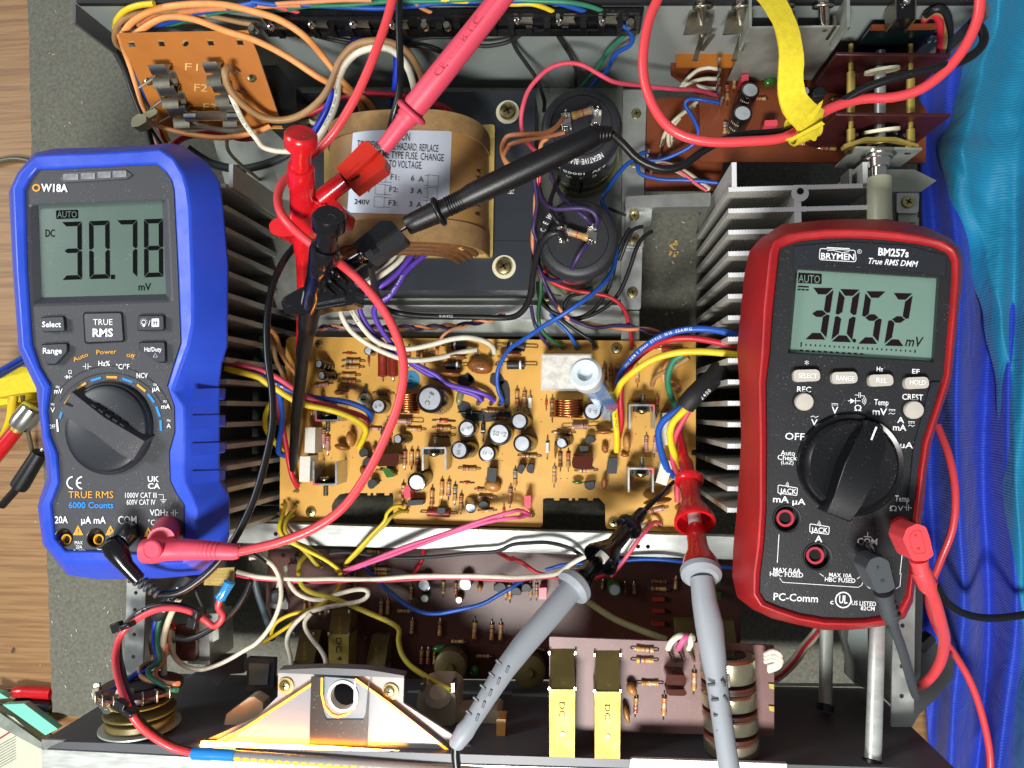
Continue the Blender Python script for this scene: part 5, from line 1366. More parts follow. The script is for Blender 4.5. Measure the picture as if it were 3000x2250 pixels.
# ---- lever switches behind the lamp (each its own thing)
def lever_switch(label,cx0,y0,y1,y2,w0,w1,zt,q,txt,lean=0):
    """gold sheet-metal lever switch lying towards the front: dark sloping back and bright front"""
    a = q(cx0,y1); root = thing('lever_switch',label,'switch',D(*a,zt-16),'gold metal lever switches')
    hw0,hw1 = w0/2,w1/2
    up = [q(cx0-hw0+lean,y0),q(cx0+hw0+lean,y0),q(cx0+hw1,y1),q(cx0-hw1,y1)]
    mb = MB(); zfn = lambda x,y: zt - 16*max(0,(q(0,y1)[1]-y))/(q(0,y1)[1]-q(0,y0)[1])
    mb.slab(up,zfn,lambda x,y: zfn(x,y)-14); o = build(mb,'rear_cover','gold_dark',root,bev=0.0006)  # shade on the sloping rear put into a darker gold than the front
    mb = MB(); mb.slab([q(cx0-hw1-2,y1+4),q(cx0+hw1+2,y1+4),q(cx0+hw1-4,y2),q(cx0-hw1,y2)],zt+0.5,zt-14); build(mb,'front_cover','gold',root,bev=0.0006)
    for sx in (-1,1):
        for yy in (y0+(y1-y0)*0.12,y1):
            mb = MB(); mb.slab([q(cx0+sx*(hw1+2)-8,yy-15),q(cx0+sx*(hw1+2)+8,yy-15),q(cx0+sx*(hw1+2)+8,yy+12),q(cx0+sx*(hw1+2)-8,yy+12)],zfn(0,q(0,yy)[1])+1.2,zt-16); build(mb,'crimp_tab','chrome',root,bev=0.0002)
    mb = MB()
    text_mb(mb,'NOBLE',*q(cx0+8,(y0+y1)/2+40),w1*0.035,lambda x,y: zfn(x,y)+0.15,ang=-90,ws=1.5)
    build(mb,'stamped_text','gold',root,smooth=0,fix=False)
    if txt:
        mb = MB(); text_mb(mb,'DC',*q(cx0,y1+(y2-y1)*0.28),12,zt+0.65,ang=-90,ws=1.4); build(mb,'stamped_text','hole',root,smooth=0,fix=False)
        mb = MB(); mb.lathe(D(*q(cx0+4,y1+(y2-y1)*0.6),zt+0.5),(0,0,1),[(0.0012,0),(0.001,0.0006),(0.0001,0.0007)],12); build(mb,'rivet','tin',root)
    return root
q = Q(1,3)
lever_switch('left olive gold lever switch behind the dial lamp bracket',405,480,770,860,180,165,58,q,False,65)
lever_switch('middle gold lever switch stamped DC behind the dial lamp bracket',705,300,515,860,170,170,66,q,True,30)
lever_switch('right olive gold lever switch beside the yellow wire behind the lamp bracket',1015,520,790,880,150,160,60,q,False,50)
# ---- tone board with its parts
def tone_board():
    q = Q(2,3); Z = 114
    root = thing('circuit_board','purple-brown tone control board with gold switches at the front','circuit board',D(1430,1500,Z-1.6))
    mb = MB(); mb.slab(rounded([q(318,540),q(2235,615),q(2235,1390),q(320,1330)],3),Z,Z-1.6); build(mb,'board',['pcb_purple'],root,smooth=0)
    b = Board(root,Z)
    b.axial(q,[(1015,640,1250,658,'y'),(1015,738,1250,745,'y'),(1060,935,1290,940,'o'),(1062,1020,1050,1230,'r'),(1300,1015,1292,1250,'o'),(1556,800,1550,1035,'o')])
    b.disc(q,1020,985,58,40,60,'ceramic_tan',flatz=60); b.disc(q,975,1200,75,25,75,'ceramic_tan',flatz=60)
    b.block(q,[(1318,862),(1478,868),(1486,900),(1478,955),(1318,950),(1310,905)],11,'film_brown','film_capacitor',r=3,bev=0.0012)
    b.block(q,[(1318,990),(1470,990),(1495,1022),(1470,1045),(1340,1042),(1310,1015)],8,'film_brown','film_capacitor',r=3,bev=0.0012)
    mb = MB(); text_mb(mb,'103K',*q(1405,925),7,Z+11.1,ang=-3); build(mb,'printed_text','ink_black',root,smooth=0,fix=False)
    for x in (1340,1430,1515):
        mb = MB(); mb.tube([D(*q(x-8,650),Z+10),D(*q(x+12,690),Z+6),D(*q(x+38,745),Z)],0.0008,6); build(mb,'terminal_pin','chrome',root)
    for y in (940,1130):
        mb = MB(); mb.slab([q(2190,y),q(2235,y+5),q(2235,y+50),q(2195,y+40)],Z+1,Z); build(mb,'contact_tab','gold',root)
tone_board()
q = Q(2,3)
lever_switch('left of the two tall gold switches on the tone board, stamped DC',428,640,985,1620,200,218,130,q,True)
lever_switch('right of the two tall gold switches on the tone board, stamped DC',815,655,1005,1640,200,218,130,q,True)
for x,nm in ((430,'l'),(800,'r')): pass
# ---- stacked potentiometer
mat('pot_gold','bcb598',0.3,0.9,rv=0.08)
def potentiometer():
    q = Q(2,3); A,B_ = D(*q(1860,730),126),D(*q(1900,1560),126); ax = B_-A; ax.z = 0; L = ax.length; u = ax.normalized()
    root = thing('stacked_potentiometer','stacked brass-cased potentiometer behind the grey probe lead','potentiometer',(A+B_)/2-Vector((0,0,0.026)))
    r = 225*0.2533*px(126); A = A - Vector((0,0,r*0.55))
    segs = [(0.0,0.24,'pot_gold'),(0.36,0.52,'pot_gold'),(0.6,0.76,'pot_gold'),(0.84,1.0,'pot_gold')]
    for a,b_,m in segs:
        mb = MB(); mb.lathe(A+u*L*a,u,[(r*0.9,0),(r,0.0012),(r,L*(b_-a)-0.0006),(r*0.97,L*(b_-a))],40); build(mb,'can',m,root)
    for a in (0.28,0.31,0.56,0.8):
        mb = MB(); mb.lathe(A+u*L*a,u,[(r*0.98,0),(r*0.98,0.0016)],36); build(mb,'wafer','pcb_brown',root)
    mb = MB(); mb.cyl(A,B_-Vector((0,0,r*0.55)),r*0.7,24); build(mb,'core','black_matte',root)
    for a in (0.18,0.62):
        mb = MB(); p = A+u*L*a+Vector((-0.003,0,r)); mb.box(p,(0.003,0.006,0.0008)); build(mb,'crimp_tab','chrome',root,bev=0.0002)
potentiometer()
# ---------------------------------------------------------------- probes, hook clips and plugs
mat('red_plastic','c4161f',0.28,coat=0.3,sss=0.05,rv=0.06)
mat('red_block','b8281a',0.35,bump=0.05)
mat('pink_silicone','d2455c',0.5,bump=0.12,bs=900,dust=0.12,dustc='f0a0a8')
mat('red_silicone','d8444a',0.38,coat=0.1)
mat('black_silicone','0f1013',0.35,dust=0.05)
mat('hook_black','0b0b0f',0.2,coat=0.4,dust=0.12)
mat('probe_black','060709',0.42,bump=0.25,bs=1400,dust=0.10)
mat('probe_grey','8f959b',0.5,bump=0.06,sss=0.05)
mat('boot_grey','3c4145',0.5)
mat('white_core','d8d6d0',0.5)
def spine(name,st,m,parent,n_=22,smooth=35,bev=0,cap=True):
    mb = MB(); mb.tube([D(x,y,z) for x,y,z,r in st],[max(1e-5,r*px(z)) for x,y,z,r in st],n_,0,cap)
    return build(mb,name,m,parent,smooth=smooth,bev=bev)
def wing(name,pts,z1,z0,m,parent,r=5,bev=0.0012):
    mb = MB(); mb.slab(rounded(pts,r),z1,z0); return build(mb,name,m,parent,bev=bev)
def ring(name,x,y,z,ax,R_,r_,m,parent):
    """torus"""
    c = D(x,y,z); ax = Vector(ax).normalized(); u = ax.orthogonal().normalized(); v = ax.cross(u); s = px(z)
    mb = MB(); rings = []
    for i in range(33):
        a = 2*math.pi*i/32; d = u*math.cos(a)+v*math.sin(a); rings.append([c+d*(R_*s+r_*s*math.cos(2*math.pi*j/10))+ax*r_*s*math.sin(2*math.pi*j/10) for j in range(10)])
    mb.loft(rings,0,False,False); return build(mb,name,m,parent,smooth=60)
def red_hook():
    root = thing('hook_clip','red plunger hook clip on the transformer side, plugged into a red probe','hook clip',D(640,930,55),'plunger hook clips by the transformer')
    m = 'red_plastic'
    spine('plunger_button',[(650,289,180.3,30),(650,291,180,35),(650,294,179.4,37),(650,313,175.4,37),(650,316,174.8,33)],m,root,30)
    mb = MB(); 
    spine('plunger_stem',[(650,315,175,23),(650,366,164,23)],m,root)
    spine('barrel',[(650,358,166,24),(650,360,165.5,30),(650,366,164,31),(651,400,157,30),(652,406,155.5,27),(653,480,140,27),(655,518,132,26)],m,root)
    wing('body_plate',[(632,420),(678,408),(705,416),(735,440),(748,456),(742,482),(690,500),(640,515)],148,134,m,root)
    for k in range(3):
        mb = MB(); mb.tube([D(672+k*14,430+k*6,149),D(700+k*13,448+k*10,149)],0.0008,8); build(mb,'grip_rib',m,root)
    wing('finger_rest',[(580,484),(592,472),(640,462),(668,478),(660,506),(605,512),(584,504)],142,128,m,root,8,0.002)
    spine('side_sleeve',[(694,430,146,22),(712,416,147,22),(748,388,149,21)],m,root)
    spine('nose',[(655,514,133,24),(655,546,126,20),(655,549,125.5,17),(654,612,113,13),(652,700,96,12),(646,850,70,10),(641,930,57,6)],m,root)
    a = D(650,300,181.2)
    stw = MB(); stroke(stw,circ(650,301,12,20,7),1.2,181.3,closed=True); build(stw,'moulded_mark','red_block',root,smooth=0,fix=False)
    # the plug block
    blk = thing('test_adapter','small orange-red plug block joining the red clip to the red probe','adapter',D(780,360,140))
    wing('block',[(726,364),(785,304),(797,307),(816,325),(800,342),(748,388)],156,144,'red_block',blk,2,0.0007)
    wing('block_step',[(748,388),(801,340),(818,325),(833,344),(830,362),(762,412)],152,142,'red_block',blk,2,0.0007)
    mb = MB(); text_mb(mb,'HIRSCHMANN',765,362,3.4,156.15,ang=43,ws=1.0); build(mb,'moulded_text','red_plastic',blk,smooth=0,fix=False)
    for i in range(3):
        mb = MB(); x,y = 757+i*6,388-i*3; mb.slab([(x,y),(x+6,y-6),(x+9,y-2),(x+3,y+4)],152.3,151); build(mb,'contact_slot','hole',blk)
red_hook()
def black_hook():
    root = thing('hook_clip','black plunger hook clip in front of the red one, reaching the yellow board','hook clip',D(633,1015,50),'plunger hook clips by the transformer')
    m = 'hook_black'
    spine('plunger_button',[(711,463,184,30),(711,465,183.6,36),(711,469,183,38),(710,489,179,38),(710,493,178.2,34)],m,root,30)
    stw = MB(); stroke(stw,circ(712,470,12,20,7),1.4,184.3,closed=True); build(stw,'moulded_mark','black_matte',root,smooth=0,fix=False)
    spine('plunger_stem',[(709,491,178.4,24),(704,538,170,24)],m,root)
    spine('barrel',[(704,530,171,25),(703,532,170.6,32),(702,538,169.6,34),(698,564,164.4,33),(697,567,163.8,30),(693,588,160,31),(692,592,159,29),(684,632,151,30),(675,662,145,27)],m,root)
    wing('body_plate',[(728,562),(748,585),(770,620),(767,657),(742,662),(680,668),(690,628)],157,144,m,root)
    for k,(a,b) in enumerate((((722,585),(748,612)),((708,602),(744,634)),((702,618),(722,638)))):
        mb = MB(); mb.tube([D(*a,158),D(*b,158)],0.001,8); build(mb,'grip_rib',m,root)
    mb = MB(); text_mb(mb,'HIRSCHMANN',713,652,5,157.2,ang=10,wid=62,bold=0.01); text_mb(mb,'Test & Measurement',712,661,4,157.2,ang=10,wid=62); stroke(mb,[(680,656),(745,643),(746,655),(681,668)],0.8,157.2,closed=True)
    build(mb,'moulded_text','boot_grey',root,smooth=0,fix=False)
    wing('finger_rest',[(606,652),(616,640),(655,618),(690,636),(690,664),(650,680),(615,678)],150,135,m,root,8,0.002)
    spine('side_sleeve',[(735,585,147,20),(752,572,149,20),(784,553,152,19)],m,root)
    spine('neck_ring',[(783,553,152,13),(790,548,153,13)],'chrome',root)
    spine('nose',[(672,660,145.4,25),(666,692,139,22),(664,712,135,21),(663,714,134.6,18),(655,766,122,17),(654,769,121.4,14.5),(640,900,88,12),(634,990,63,10),(632,1015,56,6)],'probe_black',root)
    blk = thing('test_adapter','small black plug block joining the black clip to the black probe','adapter',D(820,520,138))
    wing('block',[(760,528),(822,477),(846,477),(858,492),(790,545),(778,545)],160,148,'hook_black',blk,2,0.0007)
    wing('block_step',[(786,548),(858,492),(876,512),(874,520),(802,568)],156,146,'epoxy',blk,2,0.0007)
    mb = MB(); mb.slab([(802,540),(812,532),(820,542),(808,550)],156.4,155); build(mb,'contact_slot','hole',blk)
black_hook()
def red_probe():
    root = thing('test_probe','red silicone test probe handle with moulded CE mark, slanting in from the top','probe',D(828,318,145),'test probe handles')
    ax = D(1085,-10,168)-D(830,315,150)
    spine('handle',[(893,235,153,24),(897,229,153.5,27),(950,163,157,27.5),(1020,75,163,26),(1040,50,164,26),(1110,-40,170,24)],'pink_silicone',root,30)
    ring('finger_guard',889,243,153,ax,31,7,'pink_silicone',root)
    spine('nose',[(896,234,153,25),(878,256,152,25),(877,258,152,22),(871,264,151.5,22),(870,266,151,20),(838,307,149,17.5),(828,318,148,17)],'pink_silicone',root)
    spine('metal_tip',[(830,316,148,4),(812,336,147,4)],'chrome',root)
    mb = MB()
    zf = lambda x,y: 186
    def top(x,y):   # height of the handle surface above a picture point
        t = (x-893)/(1110-893); return 153+17*t
    for s,x,y,h in (('CE',950,150,17),('B.T.C.',1017,60,16)):
        text_mb(mb,s,x,y,h,lambda u,v: 153+17*(u-893)/217+5.9,ang=52,ws=1.2)
    stroke(mb,rounded([(962,118),(1060,-12),(1075,-5),(975,128)],3),0.7,lambda u,v: 153+17*(u-893)/217+5.6,closed=True)
    build(mb,'moulded_text',mat('pink_dark','b83048',0.5),root,smooth=0,fix=False)
red_probe()
def black_probe():
    root = thing('test_probe','black test probe handle lying across the upper filter capacitor','probe',D(1100,385,140),'test probe handles')
    ax = D(1285,294,151)-D(880,487,145)
    spine('nose',[(878,488,146,20),(882,486,146,22),(900,478,146.5,23),(946,457,148,26)],'probe_black',root)
    ring('finger_guard',948,457,148,ax,28,6,'probe_black',root)
    spine('handle',[(948,456,148,25),(960,450,148.5,21),(1000,431,149.5,22),(1020,421,150,26),(1100,383,152,27),(1200,335,153,27),(1262,304,153,24),(1284,293,152,23)],'probe_black',root,28)
    for k in range(16):
        x = 968+k*5.0; y = 446-k*2.4; ring('grip_rib',x,y,149.5,ax,21.5,1.3,'probe_black',root)
    for k in range(6):
        x = 1283+k*7; ring('strain_relief',x,292-k*0.6,152-k*0.7,(1,-0.1,0),18-k*1.3,5,'probe_black',root)
    spine('metal_tip',[(884,487,146,5),(874,494,145.5,4.5),(858,504,145,3)],'chrome',root)
black_probe()
def grey_probe(label,st,m_head,slots):
    root = thing('test_probe',label,'probe',D(*st['rod'][0][:3]),'grey probes with sprung hook heads')
    spine('hook_rod',st['rod'],m_head,root); spine('head',st['head'],m_head,root,28); spine('collar',st['disc'],m_head,root,32)
    # flared cup, open towards the handle
    mb = MB(); cup = st['cup']; pts = [D(x,y,z) for x,y,z,r in cup]; rr = [r*px(z) for x,y,z,r in cup]
    inn = [p for p in cup[::-1][:3]]
    pts += [D(x,y,z) for x,y,z,r in inn]; rr += [r*px(z)*0.86 for x,y,z,r in inn]
    ax = (D(*cup[-1][:3])-D(*cup[0][:3])).normalized(); u = ax.orthogonal().normalized(); v = ax.cross(u)
    mb.loft([[p+(u*math.cos(2*math.pi*j/32)+v*math.sin(2*math.pi*j/32))*r for j in range(32)] for p,r in zip(pts,rr)]); build(mb,'flared_cup',m_head,root)
    spine('sleeve_core',st['core0'],'white_core',root); spine('thread',st['thread'],'gold',root)
    spine('plug_body',st['core'],m_head,root,28); spine('flange',st['flange'],'probe_grey',root,36); spine('handle',st['grip'],'probe_grey',root,28)
    for x,y,z,a in slots:
        mb = MB(); R = rot2(math.radians(a)); mb.box(D(x,y,z),(0.0032,0.0012,0.0012),R); build(mb,'strain_slot','boot_grey',root,bev=0.0003)
    return root
sl = []
q = Q(1,3)
for i,(x,y) in enumerate(((2070,755),(2010,860),(1935,965),(1875,1070),(1815,1185))): sl.append((*q(x,y),158+i*1.0,-40))
for i,(x,y) in enumerate(((2145,815),(2070,915),(2000,1015),(1942,1115),(1888,1225))): sl.append((*q(x,y),157.5+i*1.0,70))
grey_probe('grey probe with black hook head, lower middle, slanting to the bottom edge',{
    'rod': [(1456,1040,52,4),(1390,1105,70,6)],'head': [(1391,1104,70,9),(1388,1107,71,13),(1362,1135,79,15)],'disc': [(1363,1133,79,26),(1361,1135,79.5,29),(1357,1140,81,29),(1355,1142,81.5,26)],
    'cup': [(1357,1140,81,17),(1327,1176,90,18),(1318,1186,92.5,24),(1308,1197,95,33),(1299,1206,97,40),(1296,1210,98,41)],'core0': [(1312,1190,93,12),(1296,1208,97,13)],'thread': [(1297,1206,97,8),(1288,1217,99,8)],
    'core': [(1290,1214,99,14),(1287,1217,100,17),(1262,1245,107,20),(1258,1249,108,25),(1247,1260,111,34),(1244,1263,112,35)],'flange': [(1246,1261,112,36),(1243,1264,112.8,40),(1236,1271,114.6,40),(1233,1274,115,34)],
    'grip': [(1234,1273,115,25),(1190,1325,124,26),(1130,1395,134,25),(1090,1447,141,23),(1050,1510,147,20),(1015,1565,151,18.5),(1004,1580,152,21),(985,1608,153,17),(983,1612,153,14)]},'hook_black',sl)
sl = []; q = Q(2,3)
for i,(x,y) in enumerate(((1705,945),(1735,1075),(1755,1205),(1780,1335),(1800,1475))): sl.append((*q(x-5,y),147.5+i*1.2,10))
for i,(x,y) in enumerate(((1800,935),(1818,1068),(1838,1200),(1860,1330),(1882,1470))): sl.append((*q(x+2,y),147+i*1.2,-60))
grey_probe('grey probe with red hook head, beside the red meter',{
    'rod': [(1466,930,56,7),(1478,990,68,10)],'head': [(1478,990,68,11),(1481,1000,70,15),(1487,1032,77,15)],'disc': [(1488,1031,77,27),(1488,1034,77.5,30),(1489,1040,79,30),(1489,1043,79.5,27)],
    'cup': [(1489,1042,80,20),(1493,1078,88,20),(1496,1092,91,25),(1499,1108,95,36),(1501,1125,99,43),(1501,1131,100,43)],'core0': [(1500,1110,95,14),(1502,1135,100,14)],'thread': [(1502,1134,100,10),(1503,1142,102,10)],
    'core': [(1503,1140,102,16),(1503,1143,103,19),(1507,1180,112,21),(1509,1192,115,24),(1512,1212,119,35),(1514,1230,123,40)],'flange': [(1514,1231,123,38),(1514,1234,123.6,43),(1515,1243,125.6,42),(1516,1250,127,34)],
    'grip': [(1516,1249,127,24),(1522,1300,132,26),(1532,1350,136,29),(1541,1420,140,26),(1548,1470,142,22),(1556,1530,146,21),(1566,1600,150,21),(1580,1690,154,22)]},'red_plastic',sl)
def meter_plugs():
    r = thing('test_lead_plug','red elbow plug in the blue meter','plug',D(360,1152,152))
    spine('barrel',[(362,1142,152,30),(358,1150,158,30),(348,1166,168,29)],'pink_silicone',r)
    spine('elbow',[(308,1190,168,20),(312,1190,168,27),(330,1189,168,30),(345,1188,168,28),(360,1187,167,25),(400,1187,166.5,24),(435,1188,166,22),(470,1190,165,20),(505,1192,164,18),(517,1192,163.5,15)],'pink_silicone',r,28)
    mb = MB(); mb.lathe(D(330,1187,174),(0,0,1),[(22*px(174),-0.001),(22*px(174),0.0006),(19*px(174),0.0012),(17*px(174),0.0009),(0.0001,0.0011)],28); build(mb,'end_disc','pink_silicone',r)
    for k in range(5): ring('strain_rib',436+k*9,1188.5+k*0.3,166-k*.2,(1,0,-0.02),20.5-k*.5,2.2,'pink_silicone',r)
    b = thing('test_lead_plug','black elbow plug in the blue meter','plug',D(275,1150,152))
    spine('barrel',[(276,1148,152,27),(268,1160,160,26),(252,1178,169,25)],'hook_black',b)
    spine('elbow',[(238,1168,170,16),(240,1172,170,23),(250,1188,170,25),(258,1200,170,23),(272,1222,169,17),(300,1252,167,15)],'hook_black',b,26)
    for k in range(6): ring('strain_rib',288+k*10.5,1246+k*7,167-k,(0.8,-0.55,-0.1),12-k*.6,4,'boot_grey',b)
    r = thing('test_lead_plug','red plug in the right jack of the red-holstered meter','plug',D(1945,1150,157))
    spine('barrel',[(1946,1136,157,21),(1955,1150,163,21),(1975,1160,172,20)],'red_plastic',r)
    wing('head',[(1950,1165),(1958,1142),(1980,1131),(2000,1138),(2008,1160),(2017,1200),(2000,1212),(1972,1212)],181,168,'red_silicone',r,6,0.0018)
    spine('strain_relief',[(1984,1208,174,18),(1988,1225,173,16),(1992,1238,172,19),(2003,1265,169,18),(2008,1275,168,14)],'red_silicone',r)
    for k in range(4): ring('strain_rib',1990+k*4.5,1236+k*8,172-k,(0.3,-0.9,-0.1),16,3,'red_silicone',r)
    b = thing('test_lead_plug','grey-black plug in the COM jack of the red-holstered meter','plug',D(1870,1195,157))
    spine('barrel',[(1868,1190,157,21),(1875,1203,163,21),(1888,1213,172,20)],'hook_black',b)
    wing('head',[(1870,1228),(1880,1208),(1900,1202),(1920,1212),(1926,1240),(1934,1270),(1918,1280),(1895,1282)],181,168,'boot_grey',b,6,0.0018)
    spine('strain_relief',[(1908,1278,174,19),(1914,1300,172,16),(1920,1325,170,17),(1926,1340,168,14)],'boot_grey',b)
    for k in range(4): ring('strain_rib',1910+k*5,1290+k*13,172-k,(0.3,-0.9,-0.1),16,3.4,'boot_grey',b)
    mb = MB(); stroke(mb,rounded([(1963,1160),(1975,1146),(1990,1146),(2000,1195),(1975,1197)],6),0.8,181.3,closed=True); text_mb(mb,'P',1978,1158,7,181.3); text_mb(mb,'M',1984,1186,7,181.3); build(mb,'moulded_text',mat('red_dark','a82028',0.5),r,smooth=0,fix=False)
    mb = MB(); text_mb(mb,'P',1897,1227,8,181.3,ang=15); text_mb(mb,'M',1907,1255,8,181.3,ang=15); build(mb,'moulded_text','black_matte',b,smooth=0,fix=False)
meter_plugs()
# ---------------------------------------------------------------- speaker terminal strip on the rear panel
def terminal_strip():
    root = thing('terminal_strip','black plastic terminal strip with solder lugs along the rear panel','terminal strip',D(980,60,92))
    wing('base',[(568,22),(1392,12),(1388,34),(570,42)],128,111,'black_plastic',root,4,0.001)
    for x0,x1,y0,y1,z in ((568,960,36,44,129),(968,1385,20,30,130),(570,1375,64,69,119)):
        mb = MB(); mb.slab([(x0,y0),(x1,y0-2),(x1,y1-2),(x0,y1)],z,z-5); build(mb,'rail','black_plastic',root,bev=0.0005)
    for i in range(20):
        x = 590+i*39; mb = MB(); mb.slab([(x,52-i*.4),(x+14,52-i*.4),(x+14,66-i*.4),(x,66-i*.4)],124,116); build(mb,'rib','black_plastic',root,bev=0.0004)
    lugs = [(585,55),(672,51),(762,50),(847,52),(1116,41),(1207,43),(1299,44)]
    for x,y in lugs:
        mb = MB(); mb.slab([(x,y-14),(x+28,y-12),(x+36,y+8),(x+2,y+6)],126,124.6); build(mb,'lug','tin',root,bev=0.0003)
        mb = MB(); c = D(x,y,127); mb.lathe(c+Vector((0,0,-0.002)),(0.2,-0.5,1),[(0.0016,0),(0.0017,0.003),(0.0011,0.0034),(0.0010,0.001)],14); build(mb,'eyelet','chrome',root)
        mb = MB(); mb.slab([(x-6,y-18),(x+2,y-18),(x+2,y),(x-6,y)],128,124); build(mb,'prong','tin',root,bev=0.0002)
    for x,y in ((920,60),(968,60),(1361,54),(552,66)):
        mb = MB(); c = D(x,y,122); mb.cyl(c,c+Vector((0,-0.001,0.005)),0.0016,12)
        for k in range(4): mb.lathe(c+Vector((0,0,0.001*k)),(0,-0.2,1),[(0.0016,0),(0.002,0.0003),(0.0016,0.0007)],12,cap0=False,cap1=False)
        build(mb,'screw_end','tin',root)
terminal_strip()
# voltage selector housing beside the fuse board
wb = thing('selector_housing','black box housing behind the orange fuse board','housing',D(600,200,45))
wing('housing',[(562,142),(600,140),(640,190),(640,270),(575,270)],92,45,'black_plastic',wb,2,0.0008)
mb = MB(); c = D(628,270,84); mb.cyl(c,c+Vector((0.001,-0.006,0.001)),0.002,12); build(mb,'screw_end','tin',wb)
# ---------------------------------------------------------------- input selector at the right rear
def selector():
    root = thing('selector_board','rust brown input selector board at the right rear corner','circuit board',D(1700,250,48))
    wing('board',[(1398,214),(1560,206),(1562,412),(1394,412)],50,48.4,'pcb_rust',root,3,0)
    wing('board',[(1449,94),(1800,92),(1816,90),(1965,95),(1968,195),(2002,238),(1999,352),(1512,349),(1511,206),(1449,160)],72,70.4,'pcb_rust',root,3,0)
    wing('board',[(1461,81),(1625,80),(1625,144),(1461,144)],82,80.4,'pcb_orange',root,3,0)
    b = Board(root,72); q = Q(2,0); r = Q(3,0)
    b.axial(q,[(1922,635,1920,790,'o'),(1858,705,1862,900,'r'),(1842,1030,1840,1180,'g')]); b.axial(r,[(175,1235,350,1242,'o'),(420,1280,625,1285,'r'),(0,850,-120,850,'r'),(560,855,640,860,'t')])
    b.elco(q,2060,775,82,16,(-1,-3)); b.elco(q,1995,975,86,16,(-1,-3)); b.elco(r,320,785,46,10)
    b.block(q,[(1982,645),(2045,640),(2045,700),(1980,705)],11,'film_pink','film_capacitor'); b.block(r,[(-30,1040),(80,1035),(82,1085),(-30,1090)],11,'film_pink','film_capacitor')
    b.disc(r,15,705,60,40,-20,'film_green',flatz=40); b.to92(r,445,800,0,1.3,h=9)
    for x,y in ((1780,580),(1783,670),(1775,755),(1780,830),(1805,915)):
        mb = MB(); mb.tube([D(*q(x-6,y+20),73),D(*q(x,y),82),D(*q(x+14,y-70),92)],0.0009,6); build(mb,'terminal_pin','chrome',root)
    b2 = Board(root,50)
    for x,y in ((1290,1280),(1390,1250),(1170,1340),(1200,1480)):
        mb = MB(); mb.tube([D(*q(x,y+30),50),D(*q(x+4,y),58),D(*q(x+14,y-40),64)],0.0009,6); build(mb,'terminal_pin','chrome',root)
    # phono jack contacts
    for x in (1518,1603):
        mb = MB(); mb.cyl(D(x,74,118),D(x-4,-5,137),9*px(122),18); build(mb,'jack_pin','chrome',root)
        ring('jack_ring',x,16,132,(0,1,0.35),19,3.2,'tin',root)
        mb = MB(); mb.slab([(x-28,22),(x+26,22),(x+18,70),(x-42,74)],125,124); build(mb,'contact_plate','tin',root)
        for dx in (0,22):
            mb = MB(); mb.slab([(x-5+dx,72),(x+6+dx,74),(x-10+dx*.6,128-dx),(x-22+dx*.7,128-dx)],116,114); build(mb,'contact_leaf','tin',root,bev=0.0002)
    can = thing('shield_can','open grey metal shield can around two phono jacks under the yellow strap','shield',D(1730,70,74))
    for pts,z1,z0 in (([(1622,57),(1836,54),(1836,58),(1622,62)],128,74),([(1829,-10),(1836,-10),(1836,58),(1829,58)],137,116),([(1618,-10),(1624,-10),(1624,60),(1618,60)],137,116)):
        wing('wall',pts,z1,z0,'steel_dull',can,0,0.0003)
    wing('floor',[(1622,-10),(1836,-10),(1836,60),(1622,60)],118,116,'black_matte',can,0,0)
    for x in (1692,1776):
        mb = MB(); mb.cyl(D(x+6,62,124),D(x+2,-5,138),11*px(128),18); build(mb,'jack_pin','chrome',can)
        ring('jack_ring',x+2,14,134,(0,1,0.35),19,3.4,'tin',can)
        mb = MB(); mb.slab([(x+24,34),(x+30,33),(x+32,58),(x+26,58)],130,118); build(mb,'contact_leaf','tin',can)
    # wafer switch
    sw = thing('wafer_switch','rotary wafer switch with two maroon wafers on a metal shaft','switch',D(1900,250,60))
    for y in (119,249):
        mb = MB(); vplate((1806,y),(2054,y+3),116,74,0.0017,mb); build(mb,'wafer','pcb_maroon',sw,bev=0.0004)
        spine('rotor_disc',[(1905,y+30,106,34),(1905,y+37,105.6,34)],'washer',sw,34)
        for k in range(7):
            mb = MB(); c = D(1850+k*17,y+42+abs(k-3)*5-14,100); mb.ball(c,0.0012,8); build(mb,'solder_point','chrome',sw)
    spine('shaft',[(1901,112,104,11),(1901,320,104,11)],'steel',sw)
    for x in (1838,1967):
        for ya,yb,rr in ((96,320,5),(157,206,8.2),(207,246,8.2),(280,312,8.2)): spine('spacer',[(x,ya,108,rr),(x,yb,108,rr)],'gold',sw,14)
        mb = MB(); screw_mb(mb,D(x-4,322,108),0.003,0.0015,Matrix.Rotation(1.1,3,'X')); build(mb,'screw',['screw','screw_dark'],sw)
    wing('detent_spring',[(1822,312),(1870,296),(1935,296),(1985,312),(1985,318),(1935,304),(1870,304),(1824,320)],112,108,'gold',sw,2,0.0003)
    spine('bushing',[(1900,306,104,25),(1900,318,104,25)],'chrome',sw)
    mb = MB(); vplate((1848,321),(1992,324),112,84,0.0012,mb); build(mb,'mounting_plate','steel_dull',sw)
    spine('nut',[(1898,330,106,34),(1898,336,106,34),(1898,337,106,27),(1898,344,106,27),(1898,345,106,22),(1898,362,106,20),(1898,363,106,15),(1898,386,106,14)],'chrome',sw,24)
    spine('extension_shaft',[(1899,384,106,23),(1899,386,106,23.5),(1900,480,106,24)],mat('cream_plastic','b9bba0',0.4,sss=0.2),sw,26)
    # small dark board standing at the back
    pb = thing('jack_board','small dark soldered board standing at the rear right corner','circuit board',D(1950,90,78))
    mb = MB(); vplate((1884,58),(2032,56),122,84,0.0016,mb); build(mb,'board',mat('pcb_black','0c1a18',0.25,coat=0.4),pb)
    wing('board_edge',[(1884,53),(2032,50),(2032,58),(1884,60)],122.6,120,'pcb_rust',pb,0,0)
